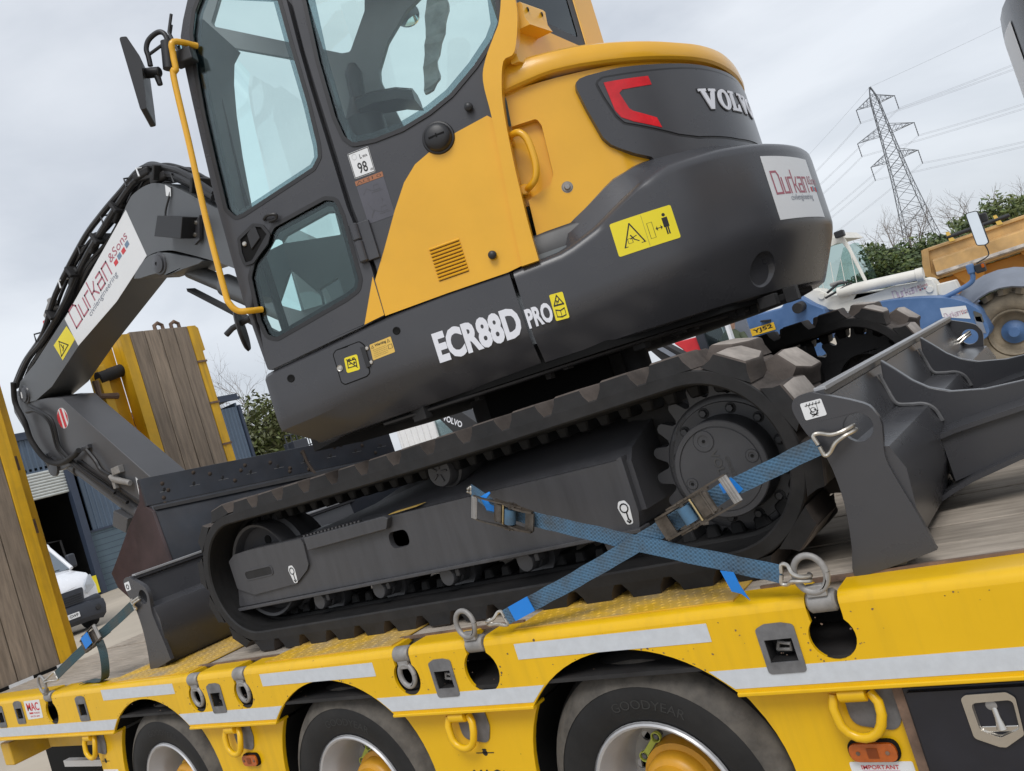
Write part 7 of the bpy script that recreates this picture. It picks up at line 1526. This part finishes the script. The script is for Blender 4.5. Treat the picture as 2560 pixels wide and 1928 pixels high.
npp = plate('number_plate', rnd([(VYc-.26, .37), (VYc+.26, .37), (VYc+.26, .485), (VYc-.26, .485)], .01), .01, mX(-18.345), sticker_w, bp_); text('lettering', 'GWP', lambda a, b, t: Vector((-18.343, a, b)), ink, npp, VYc+.03, .395, .2, .066, bold=.02)
plate('windscreen', [(VYc-.86, 1.46), (VYc+.86, 1.46), (VYc+.76, 2.12), (VYc-.76, 2.12)], .02, lambda a, b, t: Vector((-19.42-(b-1.46)*1.05-.12*abs(a-VYc)**2-t, a, b)), M('dark_windscreen', (.14, .17, .2), .08), VN, cuts=(VYc-.4, VYc, VYc+.4))
for s in (-1, 1): tube('screen_pillar', [(-19.50, VYc+s*.90, 1.45), (-20.2, VYc+s*.80, 2.13)], .05, vanwhite, VN, 8)
box('van_body', (-22.2, VYc, 1.35), (4.0, 1.86, 1.7), vanwhite, VN, bevel=.1); box('front_doors', (-19.95, VYc, .95), (.9, 1.82, 1.0), vanwhite, VN, bevel=.06)
tube('wiper', [(-19.42, VYc-.2, 1.5), (-19.44, VYc+.6, 1.5)], .012, black, VN, 5)

# ---------------------------------------------------------------- pylon and lines
PX, PY, PH = -27.2, 200.0, 47.3
PYL = thing('pylon', 'steel lattice electricity pylon against the sky on the right', 'pylon', (PX, PY, 0))
pa = Vector((.955, .30, 0)).normalized(); pb = Vector((-pa.y, pa.x, 0))
def hw(z): return interp([(0, 4.6), (14, 2.9), (26, 1.75), (36, 1.15), (44.5, .75), (47.3, .12)], z)
def PP(a, b, z): return Vector((PX, PY, z))+pa*a+pb*b
bmL = bmesh.new(); bmB = bmesh.new()
lev = [0, 5.5, 11, 15.5, 19, 22, 24.6, 27, 29, 31, 33, 35, 37, 39, 40.8, 42.6, 44.4, 45.9, 47.3]
for sa in (-1, 1):
    for sb in (-1, 1): add_tube(bmL, [PP(sa*hw(z), sb*hw(z), z) for z in lev], .11, 4)
for z0, z1 in zip(lev, lev[1:]):
    h0, h1 = hw(z0), hw(z1)
    for f in range(4):
        c = [(-1, -1), (1, -1), (1, 1), (-1, 1)]; (a0, b0_), (a1, b1_) = c[f], c[(f+1) % 4]
        r_ = .055
        add_tube(bmB, [PP(a0*h0, b0_*h0, z0), PP(a1*h1, b1_*h1, z1)], r_, 3); add_tube(bmB, [PP(a1*h0, b1_*h0, z0), PP(a0*h1, b0_*h1, z1)], r_, 3)
        if z0 in (0, 5.5, 11, 15.5, 22, 27, 35, 42.6): add_tube(bmB, [PP(a0*h1, b0_*h1, z1), PP(a1*h1, b1_*h1, z1)], .06, 3)
        if z1 < 20:
            mdl = PP((a0+a1)/2*(h0+h1)/2*1.0, (b0_+b1_)/2*(h0+h1)/2, (z0+z1)/2)
            add_tube(bmB, [mdl, PP(a0*(h0+h1)/2, b0_*(h0+h1)/2, (z0+z1)/2)], .05, 3); add_tube(bmB, [mdl, PP(a1*(h0+h1)/2, b1_*(h0+h1)/2, (z0+z1)/2)], .05, 3)
obj('tower_leg', bmL, pylonsteel, PYL, False); obj('tower_bracing', bmB, pylonsteel, PYL, False)
tips = []
for zc, ln in ((43.6, 4.0), (36.6, 5.9), (30.7, 4.9)):
    for s in (-1, 1):
        bm = bmesh.new(); tip = PP(s*ln, 0, zc); zt_, zb_ = zc+1.6, zc-.2
        for sb in (-1, 1):
            for z in (zt_, zb_): add_tube(bm, [PP(s*hw(z), sb*hw(z), z), tip], .075, 3)
            for k in (.25, .5, .75):
                u0 = PP(s*hw(zt_), sb*hw(zt_), zt_).lerp(tip, k); l0 = PP(s*hw(zb_), sb*hw(zb_), zb_).lerp(tip, k); l1 = PP(s*hw(zb_), sb*hw(zb_), zb_).lerp(tip, k-.25); add_tube(bm, [u0, l0], .045, 3); add_tube(bm, [u0, l1], .045, 3)
        obj('crossarm', bm, pylonsteel, PYL, False)
        ib = PP(s*ln, 0, zc-3.1); bm = bmesh.new(); add_tube(bm, [tip, ib], .09, 6)
        for k in range(6): add_lathe(bm, [(.09, 0), (.16, .12), (.09, .2)], tip.lerp(ib, k/6+.05), tip-ib, 6)
        obj('insulator', bm, pylonsteel, PYL, False); tips.append((ib, s, zc))
wr, wl = SH['wire_right'], SH['wire_left']
ld = Vector((1, .02, 0))
def conductor(p, tr, tl, nm, lab, grp, tw=.25):
    lines = []
    for o_ in ((0, tw) if tw else (0,)):
        for tgt in (tr, tl):
            t = Vector(tgt); q = p+(t-p)*1.9; P = []
            for i in range(17):
                k = i/16; P.append(p.lerp(q, k)+Vector((0, 0, o_-5.0*k*(1-k)*.35)))
            lines.append(P)
    o = tubes(nm, lines, .028, wire_m, None, 4); tag(o, lab, 'cable', grp)
conductor(Vector((PX, PY, PH)), wr[0], wl[0], 'earth_wire', 'single thin wire from the pylon tip', None, 0)
order = {(1, 43.6): (wr[2], None), (1, 36.6): (wr[3], None), (1, 30.7): (wr[4], None)}
rows_r = {43.6: wr[1], 36.6: wr[3], 30.7: wr[5]}
lefts = {(-1, 43.6): wl[1], (1, 43.6): (wl[1][0]+1.5, wl[1][1], wl[1][2]-2.5), (-1, 36.6): wl[2], (1, 36.6): (wl[3][0], wl[3][1], wl[3][2]), (-1, 30.7): wl[4], (1, 30.7): wl[5]}
nmh = {43.6: 'top', 36.6: 'middle', 30.7: 'lowest'}
for ib, s, zc in tips:
    tr = Vector(rows_r[zc])+Vector((0, 0, -.9 if s < 0 else 0))
    conductor(ib, tr, lefts[(s, zc)], 'power_line', 'twin conductors from the %s end of the %s pylon arm' % ('right' if s > 0 else 'left', nmh[zc]), 'power lines')
